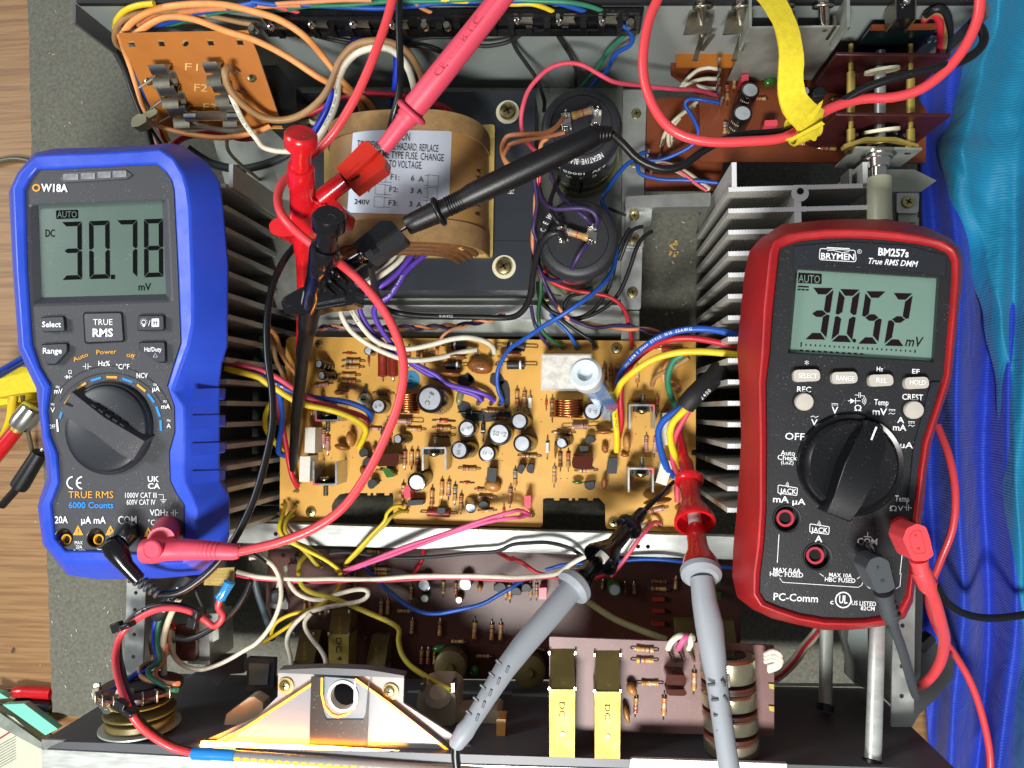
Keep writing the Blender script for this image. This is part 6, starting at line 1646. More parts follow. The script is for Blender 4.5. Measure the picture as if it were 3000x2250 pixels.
    for k in range(14):
        mb = MB(); c = D(1898+(k % 7)*20+random.uniform(-5,5),72+(k//7)*16+random.uniform(-3,3),112-(k//7)*10); mb.ball(c,random.uniform(0.0013,0.0022),10,0,(1.2,0.6,1)); build(mb,'solder_point','chrome',pb)
    wing('socket',[(1936,-6),(1980,-6),(1975,40),(1936,42)],136,126,'black_gloss',pb,1,0.0005)
    for x in (1935,1978): 
        mb = MB(); mb.slab([(x-1.5,-6),(x+1.5,-6),(x+1.5,42),(x-1.5,42)],137,126); build(mb,'socket_frame','tin',pb)
    mb = MB(); mb.ball(D(1958,3,137),0.002,12); build(mb,'rivet','chrome',pb)
selector()
# ---------------------------------------------------------------- front: rotary switch, dial lamp, shafts
def speaker_switch():
    root = thing('rotary_switch','rotary switch with brown wafer and gold body at the front left','switch',D(305,1560,60))
    Y0 = D(305,1592,100).y; c = D(303,1560,114)
    def ringz(name,y,th,r,m,cx=0.0,n_=40):
        mb = MB(); mb.lathe((c.x+cx,y,c.z),(0,1,0),[(r*0.96,0),(r,0.0004),(r,th-0.0004),(r*0.97,th)],n_); return build(mb,name,m,root)
    y = D(305,1572,116).y
    ringz('washer',y,0.0015,0.0195,'steel_dull'); ringz('gold_body',y+0.0015,0.004,0.0165,'gold_dark'); ringz('gold_body',y+0.0075,0.0015,0.0175,'gold_dark'); ringz('gold_body',y+0.0125,0.001,0.015,'gold'); ringz('wafer',y+0.019,0.0022,0.0205,'pcb_brown'); ringz('core',y+0.012,0.010,0.011,'black_matte')
    mb = MB(); mb.lathe((c.x+0.001,y+0.021,c.z+0.012),(0,0.6,1),[(0.0032,0),(0.0032,0.006),(0.0028,0.0066)],20); build(mb,'shaft_end','steel',root)
    for k in range(9):
        a = math.radians(20+k*17.5); x = c.x+0.0205*math.cos(a); z = c.z+0.0205*math.sin(a)
        mb = MB(); mb.box((x,y+0.021,z),(0.0035,0.006,0.001),Matrix.Rotation(-a,3,'Y')); build(mb,'solder_tag','tin',root,bev=0.0003)
    for k in range(4):
        p = D(*Q(0,3)(830+k*32,1050+k*40),124); mb = MB(); mb.ball(p,0.0024,10,0,(1.6,0.8,0.8)); build(mb,'solder_tag','chrome',root)
speaker_switch()
mat('lamp_glow','ffd9a0',0.4,emit='ff9430',es=75.0)
mat('edge_glow','ff9a30',0.3,emit='ff8a18',es=4.0)
mat('diffuser','c9c6c0',0.45,sss=0.1)
mat('bracket_paint','9c9995',0.5,0.1,var=0.05,vs=80)
mat('acrylic','9aa1a8',0.25,trans=0.25,coat=0.4,sss=0.3)
mat('foil_strip','2c2621',0.3,0.4,dust=0.35)
mat('tube_blue','1878c8',0.35)
mat('tube_clear','9aa0a0',0.25,trans=0.4)
def dial_lamp():
    q = Q(1,3); Z = 122
    root = thing('dial_lamp_bracket','lit dial lamp bracket with a clear triangular light guide at the front','lamp',D(740,1560,118))
    out = [q(190,835),q(1262,880),q(1255,1105),(985,1592),(1076,1652),(1076,1690),(405,1680),(412,1612),q(0,1230),q(185,1050)]
    wing('bracket',out,Z,Z-2,'bracket_paint',root,3,0.0006) if False else None
    mb = MB(); mb.slab(rounded(out,2),Z,Z-2,[circ(*q(745,1043),28,28)]); build(mb,'bracket','bracket_paint',root,bev=0.0004)
    wing('rear_lip',[q(190,822),q(585,805),q(950,820),q(1262,872),q(1262,890),q(190,848)],Z+2.5,Z-4,'panel_dark',root,1,0.0005)
    g = [q(545,895),q(570,880),q(845,900),q(1130,1100),q(1830,1640),(1000,1668),(420,1662),(425,1622),q(0,1255)]
    mb = MB(); mb.slab(g,Z+3.2,Z+0.2,[circ(*q(745,1043),31,28)]); build(mb,'light_guide','acrylic',root)
    mb = MB()
    for a,b in ((q(0,1258),q(555,892)),(q(-500,1575),q(0,1258)),(q(845,900),q(1130,1105)),(q(1130,1105),q(1700,1560))):
        stroke(mb,[a,b],5.0,Z+3.6)
    stroke(mb,[q(562,890),q(560,1030),q(585,1140),q(640,1205),q(700,1225),q(770,1205),q(815,1165)],4.5,Z+4.2)
    for f in list(mb.f): pass
    build(mb,'guide_edge','edge_glow',root,smooth=0,fix=False)
    mb = MB(); st_ = [q(470,880),q(580,885),q(575,1190),q(600,1245),q(915,1245),q(935,1190),q(960,905),q(968,905),q(945,1535),q(452,1510)]
    mb.slab(st_,Z+3.9,Z+3.4); build(mb,'foil_strip','foil_strip',root)
    mb = MB(); c = D(*q(745,1043),Z+3.3); rr = px(Z); mb.lathe(c,(0,0,1),[(34*rr,0),(34*rr,0.0007),(28*rr,0.0009),(27*rr,-0.004)],40,cap0=False,cap1=False); build(mb,'hole_rim','white_core',root)
    mb = MB(); mb.slab([q(835,920),q(850,920),q(850,1150),q(830,1170)],Z+4,Z-1); build(mb,'hole_rim','white_core',root)
    for x,y in ((245,955),(1135,1005)):
        mb = MB(); c = D(*q(x+15,y),Z+0.1); mb.lathe(c,(0,0,1),[(18*rr,0),(18*rr,0.0009),(11*rr,0.0011)],26); build(mb,'washer','bobbin',root)
        screw(root,*q(x,y),Z+1.2,12)
    # light tube with its glowing filaments
    tb = thing('light_tube','clear tube with glowing warm lamps and a bright blue end sleeve','lamp',D(600,1640,125))
    spine('blue_sleeve',[(414,1627,132,9),(418,1627,132,13),(455,1628,132,14),(460,1628,132,13),(508,1631,132,13)],'tube_blue',tb)
    spine('tube',[(505,1631,132,11),(700,1644,132,11),(960,1664,132,11),(1060,1672,132,11)],'tube_clear',tb)
    for k in range(30):
        mb = MB(); mb.ball(D(512+k*18,1640+k*1.35,134.4),0.0011,8,0,(1.7,0.8,0.6)); build(mb,'filament','edge_glow',tb)
    mb = MB(); mb.tube([D(436,1608,129),D(700,1619,129),D(990,1638,129)],0.0016,10); build(mb,'lamp_strip','lamp_glow',tb)
dial_lamp()
def shafts():
    a = thing('control_shaft','shorter dull steel control shaft under the red meter','shaft',D(1783,1440,60))
    spine('rod',[(1786,1330,58,13),(1783,1520,74,13)],'steel_dull',a); spine('grommet',[(1783,1521,74,17),(1782,1536,75,16)],'black_plastic',a)
    a = thing('control_shaft','longer bright steel control shaft under the red meter','shaft',D(1890,1500,105))
    spine('rod',[(1896,1330,100,14.5),(1886,1640,122,16)],'rail_steel',a); spine('grommet',[(1886,1641,122,22),(1885,1659,123,22)],'black_plastic',a)
shafts()
def front_bits():
    q = Q(1,3); m = mat('translucent_cream','c8b79c',0.4,sss=0.5,trans=0.15)
    root = thing('lamp_socket','translucent cream plastic lamp socket beside the dial lamp','socket',D(950,1560,80))
    wing('socket_body',[q(1385,1010),q(1470,980),q(1640,985),q(1700,1040),q(1700,1280),q(1600,1330),q(1365,1140)],100,75,m,root,4,0.001); wing('socket_base',[q(1560,1200),q(2050,1165),q(2085,1200),q(2075,1370),q(1560,1400)],96,80,m,root,3,0.001)
    spine('socket_neck',[(*q(1550,1010),102,18),(*q(1555,1040),100,30)],m,root)
    for x in (1400,1665):
        mb = MB(); mb.slab([q(x,940),q(x+25,935),q(x+28,1010),q(x+2,1010)],104,96); build(mb,'solder_tag','tin',root)
    root = thing('dial_surround','pale plastic dial frame under the lamp bracket','frame',D(700,1590,90))
    wing('frame',[Q(0,3)(1930,1200),Q(0,3)(2120,1060),q(-20,1050),q(60,1100),q(60,1180),q(-200,1400),q(-300,1420)],106,98,m,root,2,0.0008)
    wing('frame',[q(2050,1240),q(2130,1245),q(2110,1660),q(2050,1660)],110,100,'ceramic_tan',root,2,0.0006)
    # metal push switch, left
    q = Q(0,3); root = thing('push_switch','silver can push switch with a brown terminal plate at the front left','switch',D(430,1390,50))
    wing('can',[q(1590,395),q(1780,390),q(1790,780),q(1600,770)],76,48,'steel',root,3,0.001); wing('terminal_plate',[q(1490,440),q(1672,440),q(1665,748),q(1500,745)],80,77,'pcb_brown',root,1,0.0003)
    wing('bracket',[q(1780,345),q(1860,340),q(1865,560),q(1782,600)],72,70,'steel',root,1,0.0003)
    for x,y in ((1485,465),(1485,570)):
        mb = MB(); mb.ball(D(*q(x,y),80),0.0016,10); build(mb,'solder_tag','chrome',root)
    # strip of perforated board with a sleeved resistor
    root = thing('perforated_board','strip of pale perforated board under the blue meter','circuit board',D(480,1250,98))
    mb = MB(); mb.slab([(445,1228),(505,1226),(503,1266),(440,1264)],100,98.6); build(mb,'board','bobbin',root)
    for i in range(10):
        for j in range(5):
            mb = MB(); mb.ball(D(452+i*5.4,1233+j*7.4,100),0.0005,6); build(mb,'copper_pad','gold',root)
    root = thing('sleeved_resistor','bright blue heat shrink sleeve on a red wire at the front left','sleeve',D(485,1275,102))
    spine('sleeve',[(497,1254,106,9),(496,1257,106,13),(491,1268,106,11),(482,1283,106,11),(476,1291,106,13),(474,1297,106,7)],'tool_blue',root,16)
    mb = MB(); 
    for k in range(5): stroke(mb,[(481+k*3,1284-k*5),(488+k*3,1287-k*5)],1.0,109.4)
    build(mb,'printed_text','ink_black',root,smooth=0,fix=False)
    # dark brackets low at the front left
    for pts,z in (([q(1560,900),q(1740,870),q(1850,960),q(1960,860),q(2080,850),q(2080,700),q(1900,700),q(1640,860)],60),([Q(1,3)(-80,720),Q(1,3)(160,730),Q(1,3)(150,980),Q(1,3)(-80,1000)],66)):
        wing('front_bracket',pts,z,z-4,'panel_dark',ch,2,0.0006)
    wing('front_bracket',[Q(1,3)(-60,765),Q(1,3)(115,770),Q(1,3)(95,950),Q(1,3)(-60,950)],67,66.2,'steel_dull',ch,1,0.0003)
    # two round controls deep behind the tone board
    for x,y,q_ in ((140,870,Q(2,3)),(1640,830,Q(1,3))):
        c = D(*q_(x,y),62); root = thing('potentiometer',('round brass control below the left grey probe' if x == 140 else 'round dark control in the shade left of the grey probe'),'control',c-Vector((0,0,0.015)))
        mb = MB(); mb.lathe(c-Vector((0,0,0.014)),(0,0,1),[(0.0095,0),(0.0095,0.008),(0.008,0.009),(0.003,0.0095),(0.0025,0.011)],30); build(mb,'can','gold_dark',root)
        mb = MB(); mb.lathe(c-Vector((0,0,0.018)),(0,0,1),[(0.010,0),(0.0102,0.005)],30); build(mb,'can_rim','black_matte',root)
    root = thing('metal_bracket','olive metal bracket tucked behind the right grey probe','bracket',D(1520,1360,50))
    wing('plate',[Q(2,3)(1390,400),Q(2,3)(1890,405),Q(2,3)(1915,590),Q(2,3)(1400,590)],66,60,'gold_dark',root,1,0.0005)
front_bits()
# ---------------------------------------------------------------- cloth at the right
def cloth_mat(key,c,c2):
    m = mat(key,c,0.55,var=0.1,vs=30)
    nt = m.node_tree; N = nt.nodes; L = nt.links; b = N['Principled BSDF']
    tc = N.new('ShaderNodeTexCoord'); wv = N.new('ShaderNodeTexWave'); wv.bands_direction = 'Y'; wv.inputs['Scale'].default_value = 190; wv.inputs['Distortion'].default_value = 1.2; wv.inputs['Detail Scale'].default_value = 0.3
    bp = N.new('ShaderNodeBump'); bp.inputs['Strength'].default_value = 0.45; bp.inputs['Distance'].default_value = 0.0003
    nz = N.new('ShaderNodeTexNoise'); nz.inputs['Scale'].default_value = 34; nz.inputs['Detail'].default_value = 5; nz.inputs['Distortion'].default_value = 1.5; b2 = N.new('ShaderNodeBump'); b2.inputs['Strength'].default_value = 0.45; b2.inputs['Distance'].default_value = 0.004
    L.new(tc.outputs['Object'],nz.inputs['Vector']); L.new(nz.outputs[0],b2.inputs['Height']); L.new(b2.outputs[0],bp.inputs['Normal'])
    L.new(tc.outputs['Object'],wv.inputs['Vector']); L.new(wv.outputs[1],bp.inputs['Height']); L.new(bp.outputs[0],b.inputs['Normal'])
    b.inputs['Sheen Weight'].default_value = 0.1; b.inputs['Specular IOR Level'].default_value = 0.3
cloth_mat('cloth_teal','1a82aa',None); cloth_mat('cloth_blue','2340b8',None)
def interp(tab,y):
    for (a,xa),(b,xb) in zip(tab,tab[1:]):
        if a <= y <= b:
            t = (y-a)/(b-a); t = t*t*(3-2*t); return xa*(1-t)+xb*t
    return tab[0][1] if y < tab[0][0] else tab[-1][1]
def cloth(name,label,left,right,zfun,m,nx=70,ny=150):
    g = []; y0,y1 = -120,1800
    for j in range(ny+1):
        y = y0+(y1-y0)*j/ny; xl,xr = interp(left,y),right
        for i in range(nx+1):
            s = i/nx; x = xl+(xr-xl)*s; z = zfun(s,x,y)
            g.append(D(x,y,z))
    mb = MB(); k = nx+1
    mb.add(g,[(j*k+i,j*k+i+1,(j+1)*k+i+1,(j+1)*k+i) for j in range(ny) for i in range(nx)])
    o = build(mb,name,m,None,smooth=180,label=label,cat='cloth')
    s_ = o.modifiers.new('thickness','SOLIDIFY'); s_.thickness = 0.0012; s_.offset = -1
    return o
def zt(s,x,y):
    e = min(1,s*7)**0.6
    f = 8*math.sin(x*0.030+y*0.006+1.2*math.sin(y*0.004)) + 3*math.sin(y*0.017+x*0.016)*max(0,1-abs(y-330)/420)
    g = -34*math.exp(-((x-2192+0.03*(y-600))/22)**2)*max(0,1-abs(y-680)/420)
    th = math.atan2(y-300,max(1,x-2010)); f += 4*abs(math.sin(3.2*th+0.4))*max(0,1-abs(y-330)/360)
    return 22 + 24*e + f*e + g*0.5
def zb(s,x,y):
    e = min(1,s*6)**0.6
    ph = 0.9*math.sin(y*0.0030+1)+0.5*math.sin(y*0.008)
    f = 15*math.sin(x*0.055+0.0012*y+ph) + 1.5*math.sin(x*0.115-0.004*y+1.7*ph) - 2*abs(math.sin(x*0.028+0.003*y+2*ph))
    return 9 + 17*e + f*e*(0.55+0.45*min(1,max(0,(y-200)/600)))
cloth('draped_cloth','royal blue fabric bunched in folds along the right edge',[(-120,2010),(100,2030),(200,1985),(420,1988),(700,2000),(1000,1990),(1300,1985),(1500,2000),(1560,2002),(1659,2010),(1800,2020)],2330,zb,'cloth_blue')
cloth('draped_cloth','teal blue fabric draped over the royal blue one at the top right',[(-120,2126),(42,2112),(155,2071),(237,2049),(325,2023),(413,2040),(563,2084),(688,2121),(838,2149),(1000,2155),(1239,2172),(1416,2186),(1543,2178),(1800,2190)],2420,zt,'cloth_teal')
# ---------------------------------------------------------------- things around the amplifier
mat('yellow_fabric','d9c528',0.9,bump=0.6,bs=1500,var=0.12,vs=400)
mat('yellow_plastic','e0c020',0.4)
mat('mint','7fd0bc',0.4,sss=0.1); mat('paper','c9cbb4',0.7,var=0.06,vs=60); mat('rib_grey','2c2f31',0.55,dust=0.1)
def strap():
    # hook-and-loop strap wrapped round the two leads
    pts = [(1648,-25,160,24),(1675,15,164,25),(1697,60,165,24),(1708,120,164,25),(1706,180,160,26),(1715,225,156,28),(1745,258,150,32),(1766,272,146,30)]
    root = thing('cable_strap','yellow fabric cable strap wrapped round the red and black leads','strap',D(1740,270,140))
    mb = MB(); P3 = [D(x,y,z) for x,y,z,w_ in pts]; sm = smooth_path(P3,0.004); rings = []
    for i,p in enumerate(sm):
        t = (sm[min(i+1,len(sm)-1)]-sm[max(i-1,0)]).normalized(); sd = t.cross(Vector((0,0,1))).normalized()
        f = i/(len(sm)-1); wd = (25+8*max(0,f-0.6)/0.4)*px(150)*(1+0.02*math.sin(i*2.1)); up = sd.cross(t)
        tw = sd*math.cos(0.25*math.sin(f*6)) + up*math.sin(0.25*math.sin(f*6))
        rings.append([p-tw*wd,p,p+tw*wd,p+tw*wd+up*0.0014,p+up*0.0016,p-tw*wd+up*0.0014])
    mb.loft(rings); build(mb,'tail','yellow_fabric',root,smooth=50)
    mb = MB(); A,B_ = D(1694,278,140),D(1770,258,140); ax = (B_-A).normalized(); u = Vector((0,0,1)); v = ax.cross(u); rr = []
    c0,c1 = D(1722,292,141),D(1752,250,141)
    loop = []
    C_ = D(1735,276,141); d1 = (D(1775,258,141)-D(1700,290,141)).normalized(); d2 = Vector((-d1.y,d1.x,0))
    for s_ in (-1,1):
        ring_ = []
        for k in range(20):
            a = 2*math.pi*k/20; ring_.append(C_+d1*s_*0.0058+d2*math.cos(a)*0.0062+Vector((0,0,1))*math.sin(a)*0.0072)
        loop.append(ring_)
    for s_ in (1,-1):
        loop.append([C_+d1*s_*0.0058+d2*math.cos(2*math.pi*k/20)*0.0052+Vector((0,0,1))*math.sin(2*math.pi*k/20)*0.0062 for k in range(20)])
    mb.loft(loop+[loop[0]],0,False,False); build(mb,'loop','yellow_fabric',root,smooth=50)
    wing('end_flap',[(1698,300),(1712,296),(1775,262),(1782,268),(1712,304)],152,150.5,'yellow_fabric',root,1,0.0003)
    wing('end_flap',[(1750,246),(1770,222),(1778,216),(1775,228),(1758,256)],153,151,'yellow_fabric',root,1,0.0003)
strap()
def left_side():
    root = thing('yellow_pouch','yellow strap bundle at the left edge behind the blue meter','strap',D(20,830,-8))
    wing('fold',[(-20,812),(40,792),(75,795),(85,845),(40,850),(-20,862)],26,14,'yellow_fabric',root,5,0.002); wing('fold',[(-20,850),(40,842),(85,840),(70,862),(-20,880)],14,-7,'yellow_fabric',root,5,0.002)
    wire('cable','fat yellow cable curving down at the left edge','yellow_plastic',2.7,[(30,825,20),(27,860,18),(22,905,12),(5,945,4),(-20,965,-4)],'cable',n=14)
    wire('cable','dark blue cable running under the yellow strap at the left edge','w_blue',1.6,[(-15,808,25),(25,786,30),(60,765,34)],'cable')
    wire('cable','second dark blue cable beside the first under the yellow strap','w_navy',1.6,[(-15,822,24),(25,798,29),(65,775,33)],'cable')
    wire('cable','thin translucent grey cord hanging beside the bright connector',mat('grey_cord','5f5a48',0.4,trans=0.2),1.4,[(45,840,18),(54,890,10),(62,940,4),(72,985,-3),(85,1010,-5)],'cable')
    wire('cable','clear grey cord looped on the wood above the blue meter','grey_cord',2.0,[(-15,352,-5),(30,343,-5),(70,350,-5),(110,372,-6)],'cable')
    root = thing('connector','clear plastic and metal connector with red boot at the left edge','connector',D(40,940,20))
    spine('shell',[(74,878,30,20),(72,881,30,25),(52,907,30,27),(42,920,30,24),(40,922,30,15)],'chrome',root,24); spine('neck',[(42,920,30,14),(34,930,30,14)],'gold',root); spine('boot',[(35,929,30,15),(10,960,29,17),(-20,995,27,18)],'red_plastic',root); 
    root = thing('banana_plug','black banana plug pointing down at the left edge','plug',D(50,1035,15))
    spine('barrel',[(88,975,24,12),(86,978,24,17),(45,1045,22,20),(40,1052,22,19),(36,1056,22,9),(4,1092,18,9)],'probe_black',root); spine('pin',[(94,968,24,4),(87,977,24,4)],'chrome',root)
    # two plugs poking out from under the mat
    root = thing('banana_plug','red banana plug poking from under the foam mat','plug',D(70,1493,-8),'plugs under the foam mat')
    spine('body',[(31,1494,-3,9),(34,1494,-3,13),(50,1494,-2,14),(53,1494,-2,13),(112,1497,-4,14)],'red_plastic',root)
    root = thing('banana_plug','black banana plug poking from under the foam mat','plug',D(70,1522,-8),'plugs under the foam mat')
    spine('body',[(30,1519,-3,8),(34,1520,-3,13),(60,1522,-2,14),(112,1526,-4,14)],'hook_black',root)
    for k,(y,lab) in enumerate(((1490,'upper'),(1520,'lower'))): wire('cable','%s brown lead of the plugs under the mat' % lab,mat('lead_brown','4a3020',0.5),1.1,[(-20,y-2,-5),(34,y+2,-4)],'cable')
    # mint folder with a printed sheet
    root = thing('folder','mint green edged folder with a printed sheet at the bottom left corner','folder',D(40,1600,-8))
    wing('sheet',[(-20,1530),(30,1550),(95,1610),(92,1700),(-30,1700)],3,-7,'paper',root,0,0)
    wing('mint_edge',[(5,1522),(52,1520),(125,1575),(98,1588)],6,1,'mint',root,1,0.0004); wing('mint_edge',[(-20,1492),(0,1497),(18,1508),(-20,1512)],6,1,'mint',root,1,0.0004)
    wing('grey_edge',[(-20,1532),(0,1540),(92,1605),(88,1618),(-20,1560)],5,3.2,'steel_dull',root,1,0.0003)
    mb = MB()
    for k in range(9): stroke(mb,[(-5,1612+k*6),(34,1590+k*6)],0.9,3.2)
    build(mb,'printed_lines','panel_dark',root,smooth=0,fix=False)
    mb = MB(); stroke(mb,[(-5,1598),(30,1576)],3,3.25); build(mb,'printed_lines','jack_red',root,smooth=0,fix=False)
    root = thing('metal_offcut','tiny clipped piece of bright metal lying on the wood','offcut',D(28,1405,-8)); mb = MB(); mb.box(D(28,1405,-7.4),(0.0016,0.0034,0.0008),rot2(-0.3)); build(mb,'chip','tin',root)
    root = thing('plaster_flake','pale flake of debris lying on the mat inside the amplifier','debris',D(1458,540,0))
    for k in range(9):
        mb = MB(); mb.box(D(1452+random.uniform(-6,12),536+random.uniform(-14,18),0.8),(random.uniform(0.001,0.004),random.uniform(0.001,0.002),0.001),rot2(random.uniform(0,3))); build(mb,'flake','pcb_edge',root)
    # black plastic carrier by the right rail
    q = Q(3,3); root = thing('plastic_clip','dark grey plastic clip leaning between the right rail and the blue cloth','clip',D(2020,1470,30))
    wing('body',[q(*p) for p in ((1240,1290),(1245,700),(1330,640),(1430,590),(1590,740),(1580,880),(1440,1060),(1390,1110),(1290,1200))],60,52,'rib_grey',root,4,0.001); wing('pad',[q(*p) for p in ((1310,600),(1400,520),(1440,570),(1330,690))],66,58,'black_matte',root,4,0.002)
    wing('flat_strip',[q(*p) for p in ((1255,100),(1325,120),(1300,880),(1240,960))],96,94,'black_matte',root,1,0.0004)
mat('w_blue','14328c',0.35); mat('w_navy','1a2a5c',0.35)
left_side()
# ---------------------------------------------------------------- wires
for k,c,r_ in (('w_orange','e89c5a',0.4),('w_tan','9c784e',0.45),('w_white','dcd8c4',0.45),('w_cream','c9bfa2',0.5),('w_deep_blue','1436c0',0.35),('w_mid_blue','1a4fa8',0.35),('w_crimson','b01c38',0.4),('w_pink','d24a60',0.4),('w_red','c02430',0.38),('w_green','2f7a5c',0.4),('w_dgreen','1f5a38',0.4),
                 ('w_yellow','e0c428',0.4),('w_olive','b0a030',0.5),('w_black','16171a',0.4),('w_dblack','222426',0.5),('w_purple','5a3aa8',0.38),('w_dpurple','3a2a58',0.4),('w_peach','d08a5c',0.4),('w_rose','d85a8a',0.42),('w_khaki','8f875c',0.5)):
    mat(k,c,r_+0.06,var=0.13,vs=140,bump=0.12,bs=500)
def W(label,m,r,c,r_,pts,z=None,cat='wire',**kw):
    """points in tile (c, r_) or whole-picture points when c is None"""
    q_ = Q(c,r_) if c is not None else (lambda x,y: (x,y))
    out = []
    for p in pts:
        x,y = q_(p[0],p[1]); out.append((x,y,p[2] if len(p) > 2 else z))
    return wire('test_lead' if cat == 'test lead' else 'wire',label,m,r,out,cat,**kw)
def N(c,r_,*pts):   # tile points -> whole-picture points
    return conv(Q(c,r_),pts)
# ---- test leads
W('red test lead dropping from the top behind the red clip','red_silicone',2.1,None,0,[(851,-15,158),(835,45,157),(810,115,156),(785,175,154),(760,225,152),(722,285,149),(685,325,146),(655,345,143)],cat='test lead',n=14)
W('red test lead looping from the red clip across the board to the blue meter','red_silicone',2.05,None,0,[(638,372,140),(612,392,146),(600,425,152),(608,462,158),(640,500,160),(690,540,157),(735,570,160),(785,615,162),(835,680,160),(865,750,158),(872,810,157),(858,880,156),(830,950,156),(792,1025,157),(742,1095,159),(680,1140,161),(600,1172,163),(515,1192,164)],cat='test lead',n=14)
W('black test lead dropping from the top behind the red probe','black_silicone',1.7,None,0,[(863,-15,150),(862,60,149),(865,150,147),(862,200,146),(850,250,142),(840,290,135)],cat='test lead',n=14)
W('black test lead running from behind the black clip down to the blue meter','black_silicone',1.75,None,0,[(640,528,118),(612,565,124),(588,620,130),(577,690,135),(578,770,138),(588,850,140),(588,920,142),(572,1000,146),(548,1080,150),(515,1150,154),(480,1205,156),(432,1252,158),(385,1280,160),(345,1284,161)],cat='test lead',n=14)
W('thick red test lead curving round the right rear through the yellow strap','red_silicone',2.25,None,0,[(1427,-15,150),(1403,40,149),(1390,110,148),(1393,180,147),(1420,245,146),(1462,287,145),(1530,306,144),(1620,305,143),(1690,298,142),(1735,275,141),(1790,236,140),(1860,214,140),(1930,210,141),(1990,192,143),(2045,150,146),(2085,100,149),(2112,40,152),(2118,-15,154)],cat='test lead',n=14)
W('black test lead from the black probe through the yellow strap to the right','black_silicone',1.9,None,0,[(1322,289,149),(1345,310,146),(1380,345,142),(1430,365,140),(1475,357,139),(1525,322,138),(1590,294,138),(1680,286,138),(1735,275,137),(1790,242,138),(1850,200,142),(1920,172,145),(2010,150,146),(2075,133,146),(2112,110,145),(2126,85,144),(2118,60,142),(2100,45,138)],cat='test lead',n=14)
W('black cable of the left grey probe leaving the bottom edge','black_silicone',2.0,None,0,[(986,1605,153),(984,1630,153),(990,1690,153)],cat='test lead',n=12)
W('red test lead of the red-holstered meter bending down to the rail','red_silicone',2.5,3,3,[(1375,120,168),(1420,230,160),(1470,400,145),(1505,560,125),(1480,720,105),(1420,840,90),(1340,930,80),(1290,965,72)],cat='test lead',n=14)
W('grey-black test lead of the red-holstered meter ending over the right rail','boot_grey',2.0,3,3,[(1055,390,168),(1090,500,160),(1140,640,150),(1195,830,135),(1240,990,120),(1262,1045,110)],cat='test lead',n=14)
W('thin red lead running down over the blue cloth','red_silicone',1.9,None,0,[(2026,920,60),(2050,985,70),(2063,1060,75),(2058,1140,75),(2030,1215,70),(2005,1290,62),(2025,1360,56),(2060,1410,52),(2095,1470,50),(2120,1540,48),(2137,1620,46),(2140,1690,46)],cat='test lead',n=12)
W('black cable leaving to the right edge over the blue cloth','black_silicone',2.0,None,0,[(2022,1262,70),(2040,1295,66),(2075,1322,62),(2120,1334,60),(2170,1334,60),(2230,1325,60)],cat='test lead',n=12)
# ---- rear left: fuse board wiring
g = 'wires round the fuse board'
W('upper thick orange wire arching over the fuse board to the transformer','w_orange',1.75,None,0,[(262,78,118),(285,48,124),(330,22,128),(400,10,129),(480,10,132),(553,26,134),(610,46,134),(660,80,128),(700,125,115),(735,170,108),(762,200,100),(780,230,90),(782,250,80)],group=g)
W('lower thick orange wire arching over the fuse board to the transformer','w_orange',1.75,None,0,[(290,76,120),(330,48,125),(365,36,127),(420,42,127),(490,68,125),(553,88,123),(620,122,118),(690,168,110),(740,192,102),(785,212,95),(805,235,85),(808,250,78)],group=g)
W('pale orange wire at the very top left behind the thick ones','w_peach',1.5,None,0,[(300,55,118),(345,32,121),(420,22,123),(500,16,124),(580,12,124),(650,10,124)],group=g)
W('tan wire hugging the left edge of the fuse board','w_tan',1.4,0,0,[(1060,430,100),(995,360,112),(990,270,120),(1040,190,124),(1160,120,126),(1380,95,127),(1600,100,127),(1850,150,125),(2212,215,122)],group=g)
W('yellow wire rising at the rear left corner','w_yellow',1.5,0,0,[(990,240,110),(1010,170,118),(1080,90,124),(1200,45,127),(1330,30,127)],group=g)
W('blue wire under the orange ones by the fuse board','w_mid_blue',1.5,0,0,[(1280,275,112),(1400,210,116),(1520,175,118),(1700,110,120),(2212,30,122)],group=g)
W('green wire under the orange ones by the fuse board','w_green',1.3,0,0,[(1250,272,110),(1330,235,113),(1500,205,114),(1650,160,116),(1950,95,118),(2212,95,119)],group=g)
W('black cable running down left of the fuse board','w_black',1.9,0,0,[(975,415,98),(1040,520,95),(1100,650,92),(1150,800,90),(1210,950,90),(1270,1110,90),(1310,1260,92),(1320,1330,92)],group=g)
W('orange wire running down the left edge of the fuse board','w_orange',1.5,0,0,[(1030,300,118),(1070,430,105),(1120,560,98),(1180,750,92),(1240,930,92),(1330,1060,94),(1460,1120,96),(1700,1170,97),(1950,1190,97),(2212,1140,96),(2330,1090,94)],group=g)
W('blue wire running down beside the orange one left of the fuse board','w_mid_blue',1.3,0,0,[(1150,570,96),(1190,680,92),(1240,810,89),(1300,900,87),(1350,1020,85)],group=g)
W('yellow wire in the bundle left of the fuse board','w_yellow',1.2,0,0,[(1230,830,86),(1290,920,86),(1350,1010,86),(1400,1100,84),(1460,1220,82)],group=g)
W('black wire in the bundle left of the fuse board','w_black',1.2,0,0,[(1270,1050,88),(1330,1150,86),(1390,1240,86),(1420,1300,86)],group=g)
W('peach wire in the bundle left of the fuse board','w_peach',1.2,0,0,[(1240,950,84),(1290,1090,84),(1340,1210,84),(1380,1300,84)],group=g)
W('red wire in the bundle left of the fuse board','w_crimson',1.2,0,0,[(1330,1060,82),(1390,1150,82),(1440,1250,82)],group=g)
W('dark red wire curving behind the blue meter and the fuse board','w_crimson',1.7,0,0,[(1500,1250,86),(1580,1195,82),(1720,1160,76),(1900,1150,72),(2080,1200,70),(2212,1190,68)],group=g)
